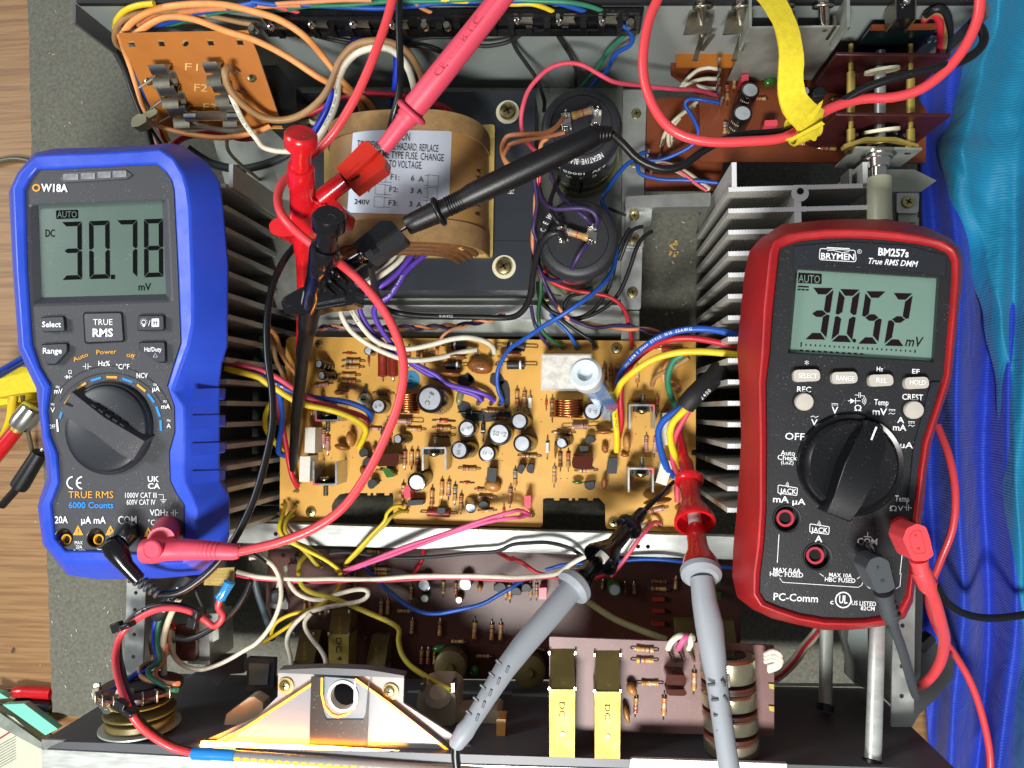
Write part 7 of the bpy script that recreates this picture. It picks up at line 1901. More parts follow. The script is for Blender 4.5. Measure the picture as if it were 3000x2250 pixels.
W('cream wire leaving the lowest fuse clip','w_white',1.5,0,0,[(1500,1030,98),(1590,1060,96),(1750,1090,94),(1900,1120,92),(2050,1130,90),(2200,1100,88),(2320,1085,86)],group=g)
W('thin beige wire looping below the fuse board','w_cream',1.1,0,0,[(2180,1100,84),(2030,1120,82),(1970,1170,78),(1960,1260,70),(2000,1340,62),(2090,1430,52),(2212,1530,42),(2330,1640,30)],group=g)
W('thick grey cable under the fuse board behind the blue meter','boot_grey',2.6,0,0,[(1620,1280,50),(1720,1350,46),(1850,1420,42),(2050,1460,40),(2212,1440,40),(2400,1380,40),(2600,1270,40)],group=g,n=12)
# zip tie
t_ = thing('cable_tie','pale translucent cable tie round the bundle left of the fuse board','cable tie',D(305,250,88)); mt = mat('nylon','bdb78e',0.4,trans=0.3)
wing('head',N(0,0,(1130,1070),(1140,1020),(1200,980),(1260,1000),(1265,1050),(1200,1090),(1140,1100)),104,97,mt,t_,3,0.0008); wing('strap',N(0,0,(1220,990),(1330,930),(1362,960),(1350,985),(1270,1035)),100,98,mt,t_,2,0.0004)
# ---- loop of wires above the transformer
g = 'wires looping above the transformer'
W('tan wire from fuse clip F1 looping above the transformer','w_tan',1.9,None,0,N(0,0,(1975,580,122),(1945,625,124),(1970,740,120),(2060,870,114),(2212,985,106)) + N(1,0,(120,1032,102),(290,1028,100),(450,955,102),(590,820,106),(670,660,110),(730,510,114),(850,390,117),(1010,352,118),(1170,368,116),(1310,450,110),(1400,590,100),(1440,700,92)),group=g)
W('white wire from fuse clip F2 curving under the red clip','w_white',1.5,None,0,N(0,0,(1995,820,116),(2030,900,114),(2110,1060,108),(2212,1195,102)) + N(1,0,(60,1270,98),(180,1305,95),(310,1310,92)),group=g,printed='105C 22AWG FR-1 LL',pm='ink_black',ps=0.8)
W('white wire looping above the transformer','w_white',1.9,1,0,[(500,1250,96),(580,1130,98),(655,990,101),(700,850,104),(712,720,107),(755,580,111),(860,465,114),(1000,415,116),(1130,415,115),(1230,475,112),(1310,580,106),(1352,700,98),(1370,790,90)],group=g,printed='STYLE 1015 105C IHC',pm='ink_black',ps=0.8,pstart=0.12)
W('deep blue wire looping beside the white one above the transformer','w_deep_blue',1.9,1,0,[(450,1230,92),(530,1090,94),(605,950,97),(655,820,99),(700,640,102),(800,430,108),(900,330,112),(1040,280,114),(1150,310,112),(1205,400,108),(1215,540,102),(1205,720,94),(1190,850,86),(1180,960,78)],group=g)
W('crimson wire crossing above the transformer','w_crimson',1.7,1,0,[(180,985,88),(330,1000,88),(470,975,88),(600,915,89),(760,845,90),(920,808,92),(1100,812,92),(1300,835,90),(1480,880,86),(1620,925,82),(1720,1000,76)],group=g,printed='STYLE 1015',ps=0.8,pstart=0.42)
# ---- wires along the rear terminal strip
g = 'thin wires along the rear terminal strip'
W('long blue wire along the rear terminal strip','w_mid_blue',1.2,None,0,N(1,0,(-40,15,124),(150,35,125),(420,45,125),(700,65,125),(1100,66,125),(1400,50,125),(1750,20,126),(2212,5,126)) + N(2,0,(330,20,126),(600,88,125),(800,160,123),(980,232,120),(1040,310,114),(1025,395,108),(890,470,98),(820,600,84),(700,735,66),(650,800,55)),group=g)
W('long green wire along the rear terminal strip','w_green',1.15,None,0,N(1,0,(-40,98,122),(120,98,123),(250,88,123),(450,52,124),(800,40,124),(1300,12,126),(2000,-5,127)) + N(2,0,(350,10,128),(620,45,127),(780,95,125),(910,160,122),(985,225,118),(980,290,110),(860,410,98),(760,560,82),(610,730,64),(560,800,55)),group=g)
W('thin red wire sagging along the rear terminal strip','w_pink',1.0,1,0,[(150,55,124),(310,95,124),(560,168,122),(800,165,122),(1000,190,121),(1090,205,120)],group=g)
W('thin peach wire sagging right of the red probe cable','w_peach',1.0,1,0,[(1380,30,124),(1450,80,124),(1600,145,122),(1720,182,121),(1900,190,120)],group=g)
W('thin orange wire along the top edge of the rear panel','w_peach',1.1,1,0,[(-20,60,127),(100,45,127),(300,20,128),(600,12,128),(1000,0,128)],group=g)
W('yellow wire sagging to the right lug of the terminal strip','w_yellow',1.2,None,0,N(1,0,(1600,-5,128),(1900,20,128),(2212,38,127)) + N(2,0,(150,25,126),(280,60,125),(430,140,122),(520,172,121),(620,186,120),(700,178,119),(765,158,118)),group=g)
for lab,pts in (('thin black wire from the second left lug of the terminal strip',[(440,235,118),(490,290,112),(600,330,106),(830,382,100),(1000,395,98)]),('thin black wire from the third left lug of the terminal strip',[(805,205,118),(810,270,114),(850,325,108),(960,345,104),(1100,380,100)]),
                 ('thin black wire crossing under the black test lead at the rear',[(1230,375,98),(1350,350,100),(1500,330,102),(1700,322,104),(1760,300,106)]),('lower thin black wire crossing under the red probe at the rear',[(1230,400,92),(1380,400,92),(1500,420,90),(1620,460,86)])):
    W(lab,'w_dblack',1.0,1,0,pts,group=g)
W('thin black wire reaching over to the left of the right lugs','w_dblack',1.1,None,0,N(1,0,(1830,480,92),(1950,330,108),(2100,230,114)) + N(2,0,(0,190,116),(30,170,117)),group=g)
W('thin black wire looping between two right lugs of the terminal strip','w_dblack',1.1,None,0,N(1,0,(1900,390,104),(2000,395,104),(2130,375,106),(2200,350,108)) + N(2,0,(30,330,112),(130,270,116),(250,215,118),(380,165,119)),group=g)
for lab,pts in (('thin black wire dropping to the upper filter capacitor',[(385,180,118),(378,250,112),(440,370,100),(500,480,90),(545,590,80),(555,660,72),(545,745,60)]),('thin black wire dropping left of the upper filter capacitor',[(10,180,117),(5,300,108),(30,410,98),(110,540,88),(200,670,78),(260,800,68),(285,880,60),(275,960,52)])):
    W(lab,'w_dblack',1.15,2,0,pts,group=g)
# ---- filter capacitor wiring
g = 'wires round the filter capacitors'
W('pink wire looping over the upper filter capacitor to the selector board','w_pink',1.15,2,0,[(230,1330,92),(150,1250,104),(95,1130,112),(85,980,116),(130,800,118),(220,680,119),(340,585,119),(490,542,118),(620,560,116),(750,640,112),(870,710,108),(1000,732,104),(1150,740,98),(1400,765,90),(1600,782,84),(1780,825,78)],group=g)
W('upper orange wire on the upper filter capacitor lug','w_peach',1.2,None,0,N(2,0,(445,1015,102),(400,1080,106),(300,1140,110),(150,1160,112),(0,1172,112)) + N(1,0,(2160,1200,110),(2125,1290,104),(2150,1380,98),(2212,1430,92)),group=g)
W('lower orange wire on the upper filter capacitor lug','w_peach',1.2,None,0,N(2,0,(445,1145,102),(330,1170,107),(180,1200,110),(0,1245,110)) + N(1,0,(2180,1270,106),(2140,1340,100),(2170,1420,92),(2212,1470,86)),group=g)
W('orange wire falling between the filter capacitors and transformer','w_peach',1.15,None,0,N(2,0,(310,1190,100),(255,1250,96),(230,1400,88),(215,1560,80)) + N(2,1,(200,60,78),(200,250,76),(180,350,74),(175,480,72),(205,580,70),(250,720,66),(330,870,62),(400,1000,60),(480,1100,60),(620,1145,60),(800,1170,60),(1000,1190,60),(1150,1185,58),(1250,1215,56),(1290,1245,55)),group=g)
W('dark purple wire twisting with the orange one beside the capacitors','w_dpurple',1.1,None,0,N(2,0,(215,1460,84),(200,1560,82)) + N(2,1,(215,100,80),(180,320,78),(215,430,74),(205,560,74),(270,760,66),(330,900,64),(440,1060,58),(560,1130,62),(720,1185,62),(880,1160,62),(1030,1165,58),(1180,1215,60),(1290,1235,56)),group=g)
W('crimson wire beside the upper filter capacitor','w_crimson',1.1,2,0,[(185,1290,90),(230,1400,86),(240,1520,82),(225,1640,78)],group=g)
W('purple wire arching over the lower filter capacitor to its right lug','w_dpurple',1.2,None,0,N(2,1,(235,-30,84),(255,60,92),(310,130,100),(400,155,105),(520,145,108),(620,150,109),(700,190,109),(735,260,106),(720,310,100)),group=g)
W('second purple wire falling from the upper to the lower filter capacitor','w_dpurple',1.2,None,0,N(2,0,(310,1420,78),(340,1530,82),(400,1640,86)) + N(2,1,(460,70,98),(560,170,104),(630,230,106),(680,275,102)),group=g)
W('purple wire leaving the lower filter capacitor to the front','w_dpurple',1.15,2,1,[(655,455,101),(600,520,102),(550,610,100),(500,700,92),(430,765,82),(360,775,74),(280,740,68),(240,640,66),(225,560,66)],group=g)
W('black wire on the left lug of the lower filter capacitor','w_black',1.8,None,0,N(2,1,(455,400,102),(420,365,107),(350,365,108),(270,430,104),(220,540,96),(185,700,84),(165,860,74),(130,980,66),(50,1070,60),(-60,1095,56)) + N(1,1,(1950,1090,55),(1700,1085,54),(1400,1075,53),(1200,1045,54),(1080,980,70),(1020,800,100),(990,640,130)),group=g,printed='22AWG',pstart=0.5)
W('black wire on the upper lug of the lower filter capacitor','w_black',1.2,2,1,[(440,290,102),(390,270,105),(350,200,104),(335,100,98),(360,0,92),(375,-60,88)],group=g)
W('dark wire draped down the side of the upper filter capacitor','w_dblack',1.0,2,0,[(680,1090,102),(670,1200,100),(650,1380,90),(620,1520,76),(590,1660,62)],group=g)
W('second dark wire draped down the side of the upper filter capacitor','w_dblack',1.0,2,0,[(480,1330,96),(440,1420,88),(400,1540,76),(385,1650,64)],group=g)
W('bright blue wire passing right of the filter capacitors to the yellow board','w_mid_blue',1.3,None,0,N(2,0,(1060,1370,62),(960,1450,64),(870,1560,66),(820,1650,68)) + N(2,1,(780,90,66),(860,250,64),(895,430,66),(900,560,70),(870,680,76),(800,790,82),(680,900,86),(540,1000,88),(400,1090,86),(250,1180,80),(100,1280,72),(0,1345,66)) + N(1,1,(2150,1420,60),(2090,1560,54)) + N(1,2,(2095,60,52),(2130,150,49),(2110,185,47)),group=g)
W('red wire curving from the lower filter capacitor to the yellow board','w_red',1.2,2,1,[(270,690,66),(320,760,66),(420,820,66),(560,865,66),(700,885,66),(830,910,66),(930,970,64),(990,1060,60),(1015,1180,55),(1040,1340,48)],group=g)
for lab,m,r,pts in (('black wire from the left screw lug to the front of the capacitors','w_black',1.15,[(1020,320,66),(960,420,66),(910,560,64),(870,740,62),(800,900,60),(690,1030,58),(560,1095,57),(430,1080,56),(300,1010,56),(230,910,56),(225,780,56)]),
                       ('black wire from the middle lug running down to the capacitors','w_black',1.1,[(1130,305,64),(1050,330,66),(990,440,66),(930,600,62)]),('black wire from the right lug running down to the capacitors','w_black',1.2,[(1210,345,64),(1140,390,66),(1070,500,66),(1010,680,64),(940,860,62),(840,980,60),(700,1060,58),(560,1110,58)]),
                       ('dark wire passing behind the lower capacitor to the screw lug','w_dblack',0.9,[(830,145,60),(900,170,60),(985,210,60)]),
                       ('black wire ending at the fourth pin of the yellow board','w_black',1.15,[(250,920,54),(330,1040,54),(430,1110,55),(500,1160,55),(600,1230,54),(680,1290,52),(722,1345,48)]),('black wire hooping below the lower filter capacitor','w_black',1.15,[(700,840,54),(600,880,55),(510,910,56),(460,980,56),(455,1060,55)]),
                       ('purple wire ending at the first pin of the yellow board','w_dpurple',1.1,[(165,990,60),(180,1090,60),(220,1190,58),(280,1290,53),(325,1345,48)]),('green wire ending at the second pin of the yellow board','w_dgreen',1.2,[(250,760,62),(245,900,60),(230,1040,60),(245,1170,58),(320,1270,54),(440,1345,48)]),('blue wire ending at the third pin of the yellow board','w_mid_blue',1.1,[(330,1060,56),(400,1140,56),(470,1210,55),(530,1290,52),(562,1345,48)])):
    W(lab,m,r,2,1,pts,group=g)
# ---- transformer secondaries
g = 'transformer secondary wires'
W('inner white transformer wire bending to the yellow board','w_white',1.55,1,1,[(1230,440,82),(1215,540,84),(1130,650,88),(1010,740,92),(900,820,96),(790,900,94),(730,980,88),(740,1080,82),(820,1210,76),(950,1310,72),(1100,1390,70),(1270,1450,68),(1420,1462,66),(1600,1435,62),(1780,1390,56),(1900,1370,50)],group=g,printed='105C FR-1',pm='ink_black',ps=0.8,pstart=0.22)
W('outer white transformer wire bending to the yellow board','w_white',1.55,1,1,[(1315,370,84),(1310,470,84),(1250,590,88),(1120,700,92),(960,800,96),(850,880,95),(812,970,90),(850,1070,84),(930,1190,78),(1030,1290,75),(1180,1352,74),(1330,1362,73),(1520,1325,72),(1680,1280,72),(1830,1265,70),(1960,1290,64),(2040,1340,57),(2060,1395,50)],group=g,printed='22AWG 105C FR-1 AWM',pm='ink_black',ps=0.8,pstart=0.3)
W('inner purple transformer wire bending to the yellow board','w_purple',1.6,None,0,N(1,1,(1425,385,84),(1400,470,84),(1320,590,86),(1210,720,88),(1080,820,90),(940,890,88),(890,940,84),(900,1040,80),(960,1160,75),(1060,1280,70),(1170,1380,66),(1300,1460,64),(1450,1560,60),(1620,1640,56)) + N(1,2,(1750,60,52),(1900,110,50),(1955,165,48)),group=g)
W('outer purple transformer wire bending to the yellow board','w_purple',1.6,None,0,N(1,1,(1585,400,84),(1540,480,84),(1420,580,86),(1300,690,88),(1230,800,90),(1150,910,90),(1050,975,88),(1020,1050,84),(1060,1160,79),(1140,1280,73),(1230,1390,68),(1370,1490,64),(1560,1590,60)) + N(1,2,(1640,10,58),(1830,60,54),(1980,105,52),(2040,145,49),(2060,165,48)),group=g,printed='22AWG 105C STYLE',ps=0.8,pstart=0.2)
# twisted pair between transformer and board
for k,(lab,m) in enumerate((('orange wire of the twisted pair in front of the transformer','w_peach'),('dark purple wire of the twisted pair in front of the transformer','w_dpurple'))):
    pts = []; base = N(1,1,(540,1190),(640,1172),(760,1165),(900,1175),(1050,1178),(1200,1180),(1330,1180),(1480,1175),(1630,1172),(1780,1160),(1930,1130),(2060,1100),(2150,1070))
    n_ = len(base)*3
    for i in range(n_):
        t = i/(n_-1)*(len(base)-1); j = min(int(t),len(base)-2); f = t-j; x = base[j][0]*(1-f)+base[j+1][0]*f; y = base[j][1]*(1-f)+base[j+1][1]*f
        a = i*1.15+k*math.pi; pts.append((x,y+3.4*math.sin(a),54+1.1*math.cos(a)))
    wire('wire',lab,m,1.0,pts,group='twisted pair in front of the transformer')
W('thin orange wire leaving the twisted pair to the yellow board','w_peach',1.0,1,1,[(1780,1165,55),(1690,1195,56),(1610,1250,55),(1570,1330,52),(1562,1400,47)],group=g)
# ---- left amplifier wiring
g = 'output transistor wires beside the yellow board'
W('blue wire from under the blue meter curling onto the left of the yellow board','w_mid_blue',1.7,None,0,[(488,790,92)] + N(1,1,(0,1570,88),(120,1640,84)) + N(1,2,(180,15,80),(330,85,76),(480,130,72),(640,150,68),(800,175,64),(920,220,60),(990,275,56),(985,330,50)),group=g,printed='AWM',pstart=0.3)
W('red wire from under the blue meter curling onto the left of the yellow board','w_pink',1.6,None,0,[(486,782,96)] + N(1,1,(0,1535,92),(120,1580,90),(230,1640,86)) + N(1,2,(330,60,82),(420,125,78),(560,180,74),(720,230,70),(860,270,64),(940,310,56),(960,360,48)),group=g)
W('yellow wire from under the blue meter curling onto the left of the yellow board','w_yellow',1.75,None,0,[(486,796,98)] + N(1,1,(0,1600,95),(80,1650,93)) + N(1,2,(180,60,89),(300,140,85),(420,195,81),(580,225,77),(740,270,73),(880,335,67),(945,400,62),(935,470,56),(890,560,47)),group=g)
W('blue wire dropping along the left edge of the yellow board','w_mid_blue',1.7,1,2,[(190,60,82),(210,150,78),(225,280,72),(215,430,66),(195,540,60),(200,610,55),(270,640,50)],group=g)
W('yellow wire bowing out at the left edge of the yellow board','w_yellow',1.7,1,2,[(130,180,70),(85,270,68),(80,370,64),(120,460,60),(190,550,55),(250,610,50)],group=g)
W('red wire dropping to the left corner pins of the yellow board','w_red',1.6,1,2,[(180,100,74),(200,260,68),(240,440,64),(265,580,60),(290,720,56),(320,830,53),(360,905,49)],group=g)
W('orange wire behind the black clip at the left of the yellow board','w_orange',1.4,None,0,N(1,1,(130,1200,60),(175,1260,60),(215,1380,58),(260,1470,56),(340,1580,52),(400,1640,48)),group=g)
W('tan wire behind the black clip at the left of the yellow board','w_tan',1.5,None,0,N(1,1,(110,1230,54),(150,1330,54),(170,1450,52),(220,1560,50),(260,1650,46)) ,group=g)
W('green wire end beside the left heat sink','w_green',1.5,1,1,[(45,1255,58),(40,1330,56),(55,1420,52),(90,1500,46)],group=g)
# ---- right amplifier wiring
g = 'output transistor wires at the right of the yellow board'
W('printed blue wire arching from the board to the red-holstered meter','w_mid_blue',1.8,2,1,[(910,1660,52),(950,1560,62),(1030,1450,72),(1150,1340,82),(1290,1255,88),(1450,1205,92),(1620,1190,94),(1780,1205,94),(1900,1235,93),(1990,1262,92)],group=g,printed='(UL) AWM E 35664 STYLE 1015 22AWG',ps=1.0,pstart=0.2)
W('red wire arching from the board to the red-holstered meter','w_red',1.8,2,1,[(925,1680,52),(975,1580,60),(1080,1440,70),(1220,1335,78),(1380,1280,84),(1540,1270,86),(1720,1295,86),(1880,1330,86),(1990,1345,86)],group=g)
W('yellow wire arching from the board to the red-holstered meter','w_yellow',1.9,None,0,N(2,2,(905,600,48),(905,450,54),(890,280,60),(885,150,66),(920,60,70)) + N(2,1,(960,1640,74),(1080,1540,80),(1230,1450,84),(1400,1400,86),(1580,1385,88),(1780,1395,88),(1990,1420,88)),group=g,printed='STYLE 1015 22AWG',pm='ink_black',ps=0.7,pstart=0.15)
W('red wire running down beside the yellow one on the right of the board','w_red',1.7,2,2,[(945,20,64),(935,150,62),(945,280,58),(940,380,54),(920,470,48)],group=g)
W('blue wire running down left of the yellow one on the right of the board','w_mid_blue',1.5,2,2,[(880,120,60),(870,200,58),(872,290,54),(880,370,48)],group=g)
W('green wire curving down at the right end of the yellow board','w_green',1.8,None,0,N(2,1,(1480,1415,78),(1400,1460,76),(1355,1560,72),(1345,1650,68)) + N(2,2,(1365,90,62),(1400,180,58),(1450,260,52)),group=g)
W('tan wire crossing the right end of the yellow board','w_tan',1.4,2,1,[(1530,1440,70),(1430,1500,66),(1330,1550,60),(1240,1610,54),(1210,1680,47)],group=g)
W('orange wire behind the green one at the right end of the yellow board','w_peach',1.3,None,0,N(2,1,(1400,1440,60),(1340,1500,60),(1310,1580,58),(1330,1660,55)) + N(2,2,(1440,30,50)),group=g)
W('blue wire of the sleeved bundle bowing over the right cement resistors','w_mid_blue',1.9,2,2,[(1490,200,84),(1400,260,80),(1310,330,76),(1265,420,72),(1275,540,68),(1310,670,62),(1350,760,58),(1400,810,54)],group=g)
W('yellow wire of the sleeved bundle bowing over the right cement resistors','w_yellow',2.0,2,2,[(1530,190,88),(1460,270,84),(1390,350,80),(1365,450,75),(1385,570,69),(1420,670,62),(1450,730,56)],group=g)
W('red wire of the sleeved bundle behind the red hook head','w_pink',1.7,2,2,[(1540,220,80),(1470,340,76),(1410,460,72),(1385,600,66),(1400,720,60),(1430,800,54),(1425,900,50),(1430,1030,47)],group=g)
sl_ = wire('sleeving','black heat shrink sleeve holding the wires by the right heat sink','black_matte',5.2,conv(Q(2,2),[(1500,200,86),(1560,130,88),(1650,40,86),(1740,-40,82),(1790,-110,78)]),'sleeve',n=16)
wire_print(sl_,smooth_path([D(*p) for p in conv(Q(2,2),[(1590,180,90),(1640,130,90),(1700,70,89),(1760,10,88)])]),0.002,'2400','ink_white',1.2,0.2)
# ---- selector board wiring
g = 'wires on the selector board'
for lab,m,r,pts in (('upper cream wire on the selector pins','w_white',1.1,[(1470,740,70),(1510,680,76),(1600,610,80),(1700,590,81),(1775,595,80)]),('middle cream wire on the selector pins','w_white',1.1,[(1460,750,68),(1540,710,74),(1650,685,78),(1770,680,78)]),('lower cream wire on the selector pins','w_white',1.1,[(1460,760,66),(1560,735,70),(1680,760,74),(1770,770,76)]),
                       ('cream wire running down to the low selector board','w_cream',1.1,[(1600,880,66),(1500,960,66),(1400,1040,64),(1320,1160,60),(1290,1270,54)]),('second cream wire running down to the low selector board','w_cream',1.1,[(1580,910,64),(1440,1010,64),(1360,1110,62),(1345,1210,58),(1360,1260,54)]),('third cream wire running down to the low selector board','w_cream',1.1,[(1450,1020,62),(1390,1100,61),(1380,1180,58),(1390,1240,54)]),
                       ('blue wire hooking down from the selector pins','w_mid_blue',1.2,[(1790,890,80),(1640,855,82),(1530,860,80),(1490,910,78),(1530,970,76),(1590,1060,72),(1615,1150,68),(1560,1250,64),(1400,1340,60),(1260,1390,58),(1120,1390,58),(1090,1450,58),(1130,1510,58),(1300,1550,60),(1500,1560,62),(1780,1580,64)]),('blue wire end at the low selector board','w_mid_blue',1.2,[(1180,1310,58),(1110,1330,62),(1060,1370,62)])):
    W(lab,m,r,2,0,pts,group=g)
W('pale pink striped ribbon cable below the selector board','w_cream',2.2,2,0,[(1200,1430,56),(1290,1420,58),(1400,1450,62),(1500,1500,62),(1600,1570,60),(1700,1640,58)],group=g)
W('pink stripe wire on the ribbon below the selector board','w_pink',0.8,2,0,[(1210,1440,59),(1300,1428,61),(1400,1462,65),(1500,1515,65),(1600,1585,63),(1680,1650,61)],group=g)
for k,(lab,m) in enumerate((('red wire at the small rear board','w_red'),('tan wire at the small rear board','w_tan'),('black wire at the small rear board','w_black'))):
    W(lab,m,1.8,3,0,[(1350+k*10,170-k*20,118),(1420+k*20,110-k*18,124),(1480+k*30,180-k*30,124),(1495+k*38,290,118),(1490+k*35,400,110),(1480+k*25,470,104)],group=g)
# ---- front wiring
g = 'signal wires in front of the cross rail'
for k,off in enumerate((0,11)):
    W(('upper' if k == 0 else 'lower') + ' rose wire of the pair running to the pink capacitor','w_rose',1.15,None,0,N(1,2,(760,1625+off*2.2,60),(1000,1530+off*2.2,62),(1250,1440+off*2.2,64),(1500,1350+off*2.2,66),(1750,1260+off*2.2,66),(2000,1180+off*2.2,64),(2212,1120+off*4.4,62)) + N(2,2,(60,1105+off*6,58),(120,1120+off*3,54),(160,1150,50)),group=g)
W('dark grey wire crossing in front of the cross rail','w_dblack',1.1,None,0,N(1,2,(640,1480,58),(760,1465,58),(900,1480,58),(1150,1520,60),(1500,1505,60),(1850,1480,60),(2080,1460,60)) + N(2,2,(0,1400,60),(150,1385,60),(300,1385,61),(450,1420,61),(560,1470,60),(640,1530,58)),group=g)
for k in range(2):
    W(('left' if k == 0 else 'right') + ' yellow wire of the pair dropping from the board to the front','w_olive' if k else 'w_yellow',1.1,1,2,[(1240+k*65,1110,50),(1260-k*10,1075+k*40,56),(1190+k*5,1075+k*70,60),(1130+k*25,1130+k*50,62),(1110+k*10,1200+k*30,62),(1000+k*18,1320,62),(880+k*15,1450,60),(790+k*15,1540,57),(770+k*20,1580,52)],group=g)
W('yellow wire from the corner pins down across the rail','w_yellow',1.2,None,0,N(1,2,(255,1060,52),(215,1180,62),(200,1270,66),(260,1360,66),(420,1440,64),(580,1520,62),(680,1590,60)) + N(1,3,(725,0,58),(715,90,56),(660,180,56),(560,250,58),(440,310,60),(300,350,62),(190,410,62),(140,470,60),(130,530,58)),group=g)
W('olive wire from the corner pins down across the rail','w_olive',1.2,1,2,[(330,1090,52),(265,1180,62),(250,1280,66),(330,1380,65),(440,1480,62),(520,1570,58),(565,1590,52)],group=g)
W('third yellow wire twisting below the corner pins','w_olive',1.1,1,2,[(320,1150,52),(240,1210,60),(230,1290,63),(310,1370,63),(470,1440,61),(600,1530,58),(700,1620,55),(740,1690,52)],group=g)
W('small orange wire among the corner pins','w_peach',1.0,1,2,[(345,1085,51),(300,1110,56),(265,1170,58),(270,1240,60),(320,1310,60)],group=g)
W('yellow ribbon wire running diagonally behind the lamp bracket','w_olive',1.5,None,0,N(1,2,(430,1490,52),(380,1560,58),(370,1640,62)) + N(1,3,(365,10,64),(390,100,66),(470,160,68),(620,200,70),(760,250,72),(900,310,72),(1040,370,70),(1150,420,70),(1220,480,70),(1215,570,72),(1240,680,76),(1310,780,82),(1420,860,90),(1540,930,96),(1660,985,100)),group=g,printed='AWM STYLE 2468 80C',pm='ink_black',ps=0.7,pstart=0.3)
W('second yellow wire beside the diagonal ribbon','w_yellow',1.1,1,3,[(60,590,58),(200,500,62),(380,380,64),(520,290,66),(600,240,66),(700,130,62),(735,40,58)],group=g)
W('white striped wire crossing the brown board from left to right','w_white',1.35,None,0,N(0,3,(2020,-15,66)) + N(1,3,(0,25,66),(250,40,66),(500,50,66),(900,48,67),(1300,30,68),(1650,18,70),(1900,20,72),(2183,38,74)) + N(2,3,(150,30,74),(330,10,72),(420,-20,70)) + N(2,2,(560,1540,68),(800,1440,68),(960,1350,66),(1100,1250,58),(1180,1220,51)),group=g)
W('pink stripe wire under the white one across the brown board','w_pink',1.0,None,0,N(0,3,(2020,15,63)) + N(1,3,(0,48,63),(250,62,63),(500,72,63),(900,68,64),(1300,50,65),(1650,40,67),(1900,42,69),(2183,60,70)) + N(2,3,(150,48,70),(330,30,68)),group=g)
W('long white wire looping behind the lamp bracket','w_white',1.35,1,3,[(310,830,80),(285,690,76),(265,590,72),(285,500,70),(350,410,68),(440,340,68),(560,300,70),(720,265,72),(880,235,74),(945,195,75),(940,150,74),(860,140,72),(720,170,70),(580,215,68),(460,215,68),(350,170,66),(290,90,64),(265,20,62),(250,-60,60)],group=g,printed='AWM STYLE',pm='ink_black',ps=0.7,pstart=0.35)
W('second white wire falling beside the middle gold switch','w_white',1.3,1,3,[(580,830,84),(590,740,80),(550,650,76),(480,560,74),(425,470,72),(420,400,71),(470,340,70)],group=g)
W('cream wire making a wide loop at the front left','w_white',1.3,None,0,N(1,2,(-60,1520,80),(30,1510,78),(130,1570,74),(190,1660,70)) + N(1,3,(210,80,70),(215,200,72),(170,350,74),(90,490,76),(0,595,78)) + N(0,3,(2100,650,80),(1950,740,82),(1800,800,84),(1680,815,84),(1560,775,84),(1480,690,84),(1445,580,84),(1450,470,84)),group=g)
W('blue wire sagging across the brown board','w_mid_blue',1.2,None,0,N(1,2,(940,1590,58),(1000,1650,58)) + N(1,3,(1050,75,58),(1150,170,60),(1270,265,62),(1400,325,64),(1540,340,64),(1740,305,64),(1930,260,62),(2080,180,62),(2183,120,62)) + N(2,3,(80,60,60),(150,20,58)),group=g)
W('blue wire running right behind the red hook probe','w_mid_blue',1.1,2,2,[(290,1620,58),(500,1570,60),(800,1560,60),(1100,1535,60),(1400,1540,60),(1750,1590,58),(1900,1605,58)],group=g)
W('red wire entering the brown board from the rail','w_red',1.1,1,2,[(1450,1430,50),(1440,1520,52),(1405,1600,50),(1360,1650,44)],group=g)
W('red wire crossing the brown board below the black hook head','w_red',1.2,None,0,N(1,2,(2080,1465,54),(2212,1530,56)) + N(2,2,(0,1520,58),(100,1570,58),(200,1640,58)) + N(2,3,(330,20,58),(480,55,60),(650,60,62),(760,30,60),(820,10,58)),group=g)
W('pink wire from the right pins passing behind the black hook head','w_pink',1.2,2,2,[(1280,1220,50),(1230,1205,54),(1180,1260,58),(1100,1350,62),(1030,1450,62),(930,1590,60),(860,1680,58)],group=g)
W('flat beige cable in the shade between the grey probes','w_khaki',1.9,2,3,[(600,205,68),(720,290,68),(880,390,70),(1040,460,72),(1180,515,74),(1320,565,76)],group=g)
for k in range(3):
    W('%s cream wire bent over the top of the tone board' % ('left','middle','right')[k],'w_rose' if k == 1 else 'w_white',1.4,2,3,[(1330+k*88,640,124),(1360+k*82,590,128),(1410+k*60,545,128),(1460+k*40,535,126),(1500+k*20,560,118)],group=g)
W('beige and pink ribbon running from the tone board under the red-holstered meter','w_cream',2.6,3,3,[(45,900,70),(130,840,64),(230,740,58),(300,640,54),(370,560,52),(440,470,50),(520,370,48)],group=g)
W('brown stripe wire on the ribbon under the red-holstered meter','w_crimson',0.9,3,3,[(60,900,73),(140,838,67),(238,738,61),(308,638,57),(378,556,55),(440,475,53)],group=g)
for k in range(3):
    W('%s cream loop at the right end of the tone board' % ('upper','middle','lower')[k],'w_white',1.3,3,3,[(-30,690+k*30,118),(40,665+k*35,120),(105,700+k*30,120),(80,760+k*20,118),(0,790+k*20,116)],group=g)
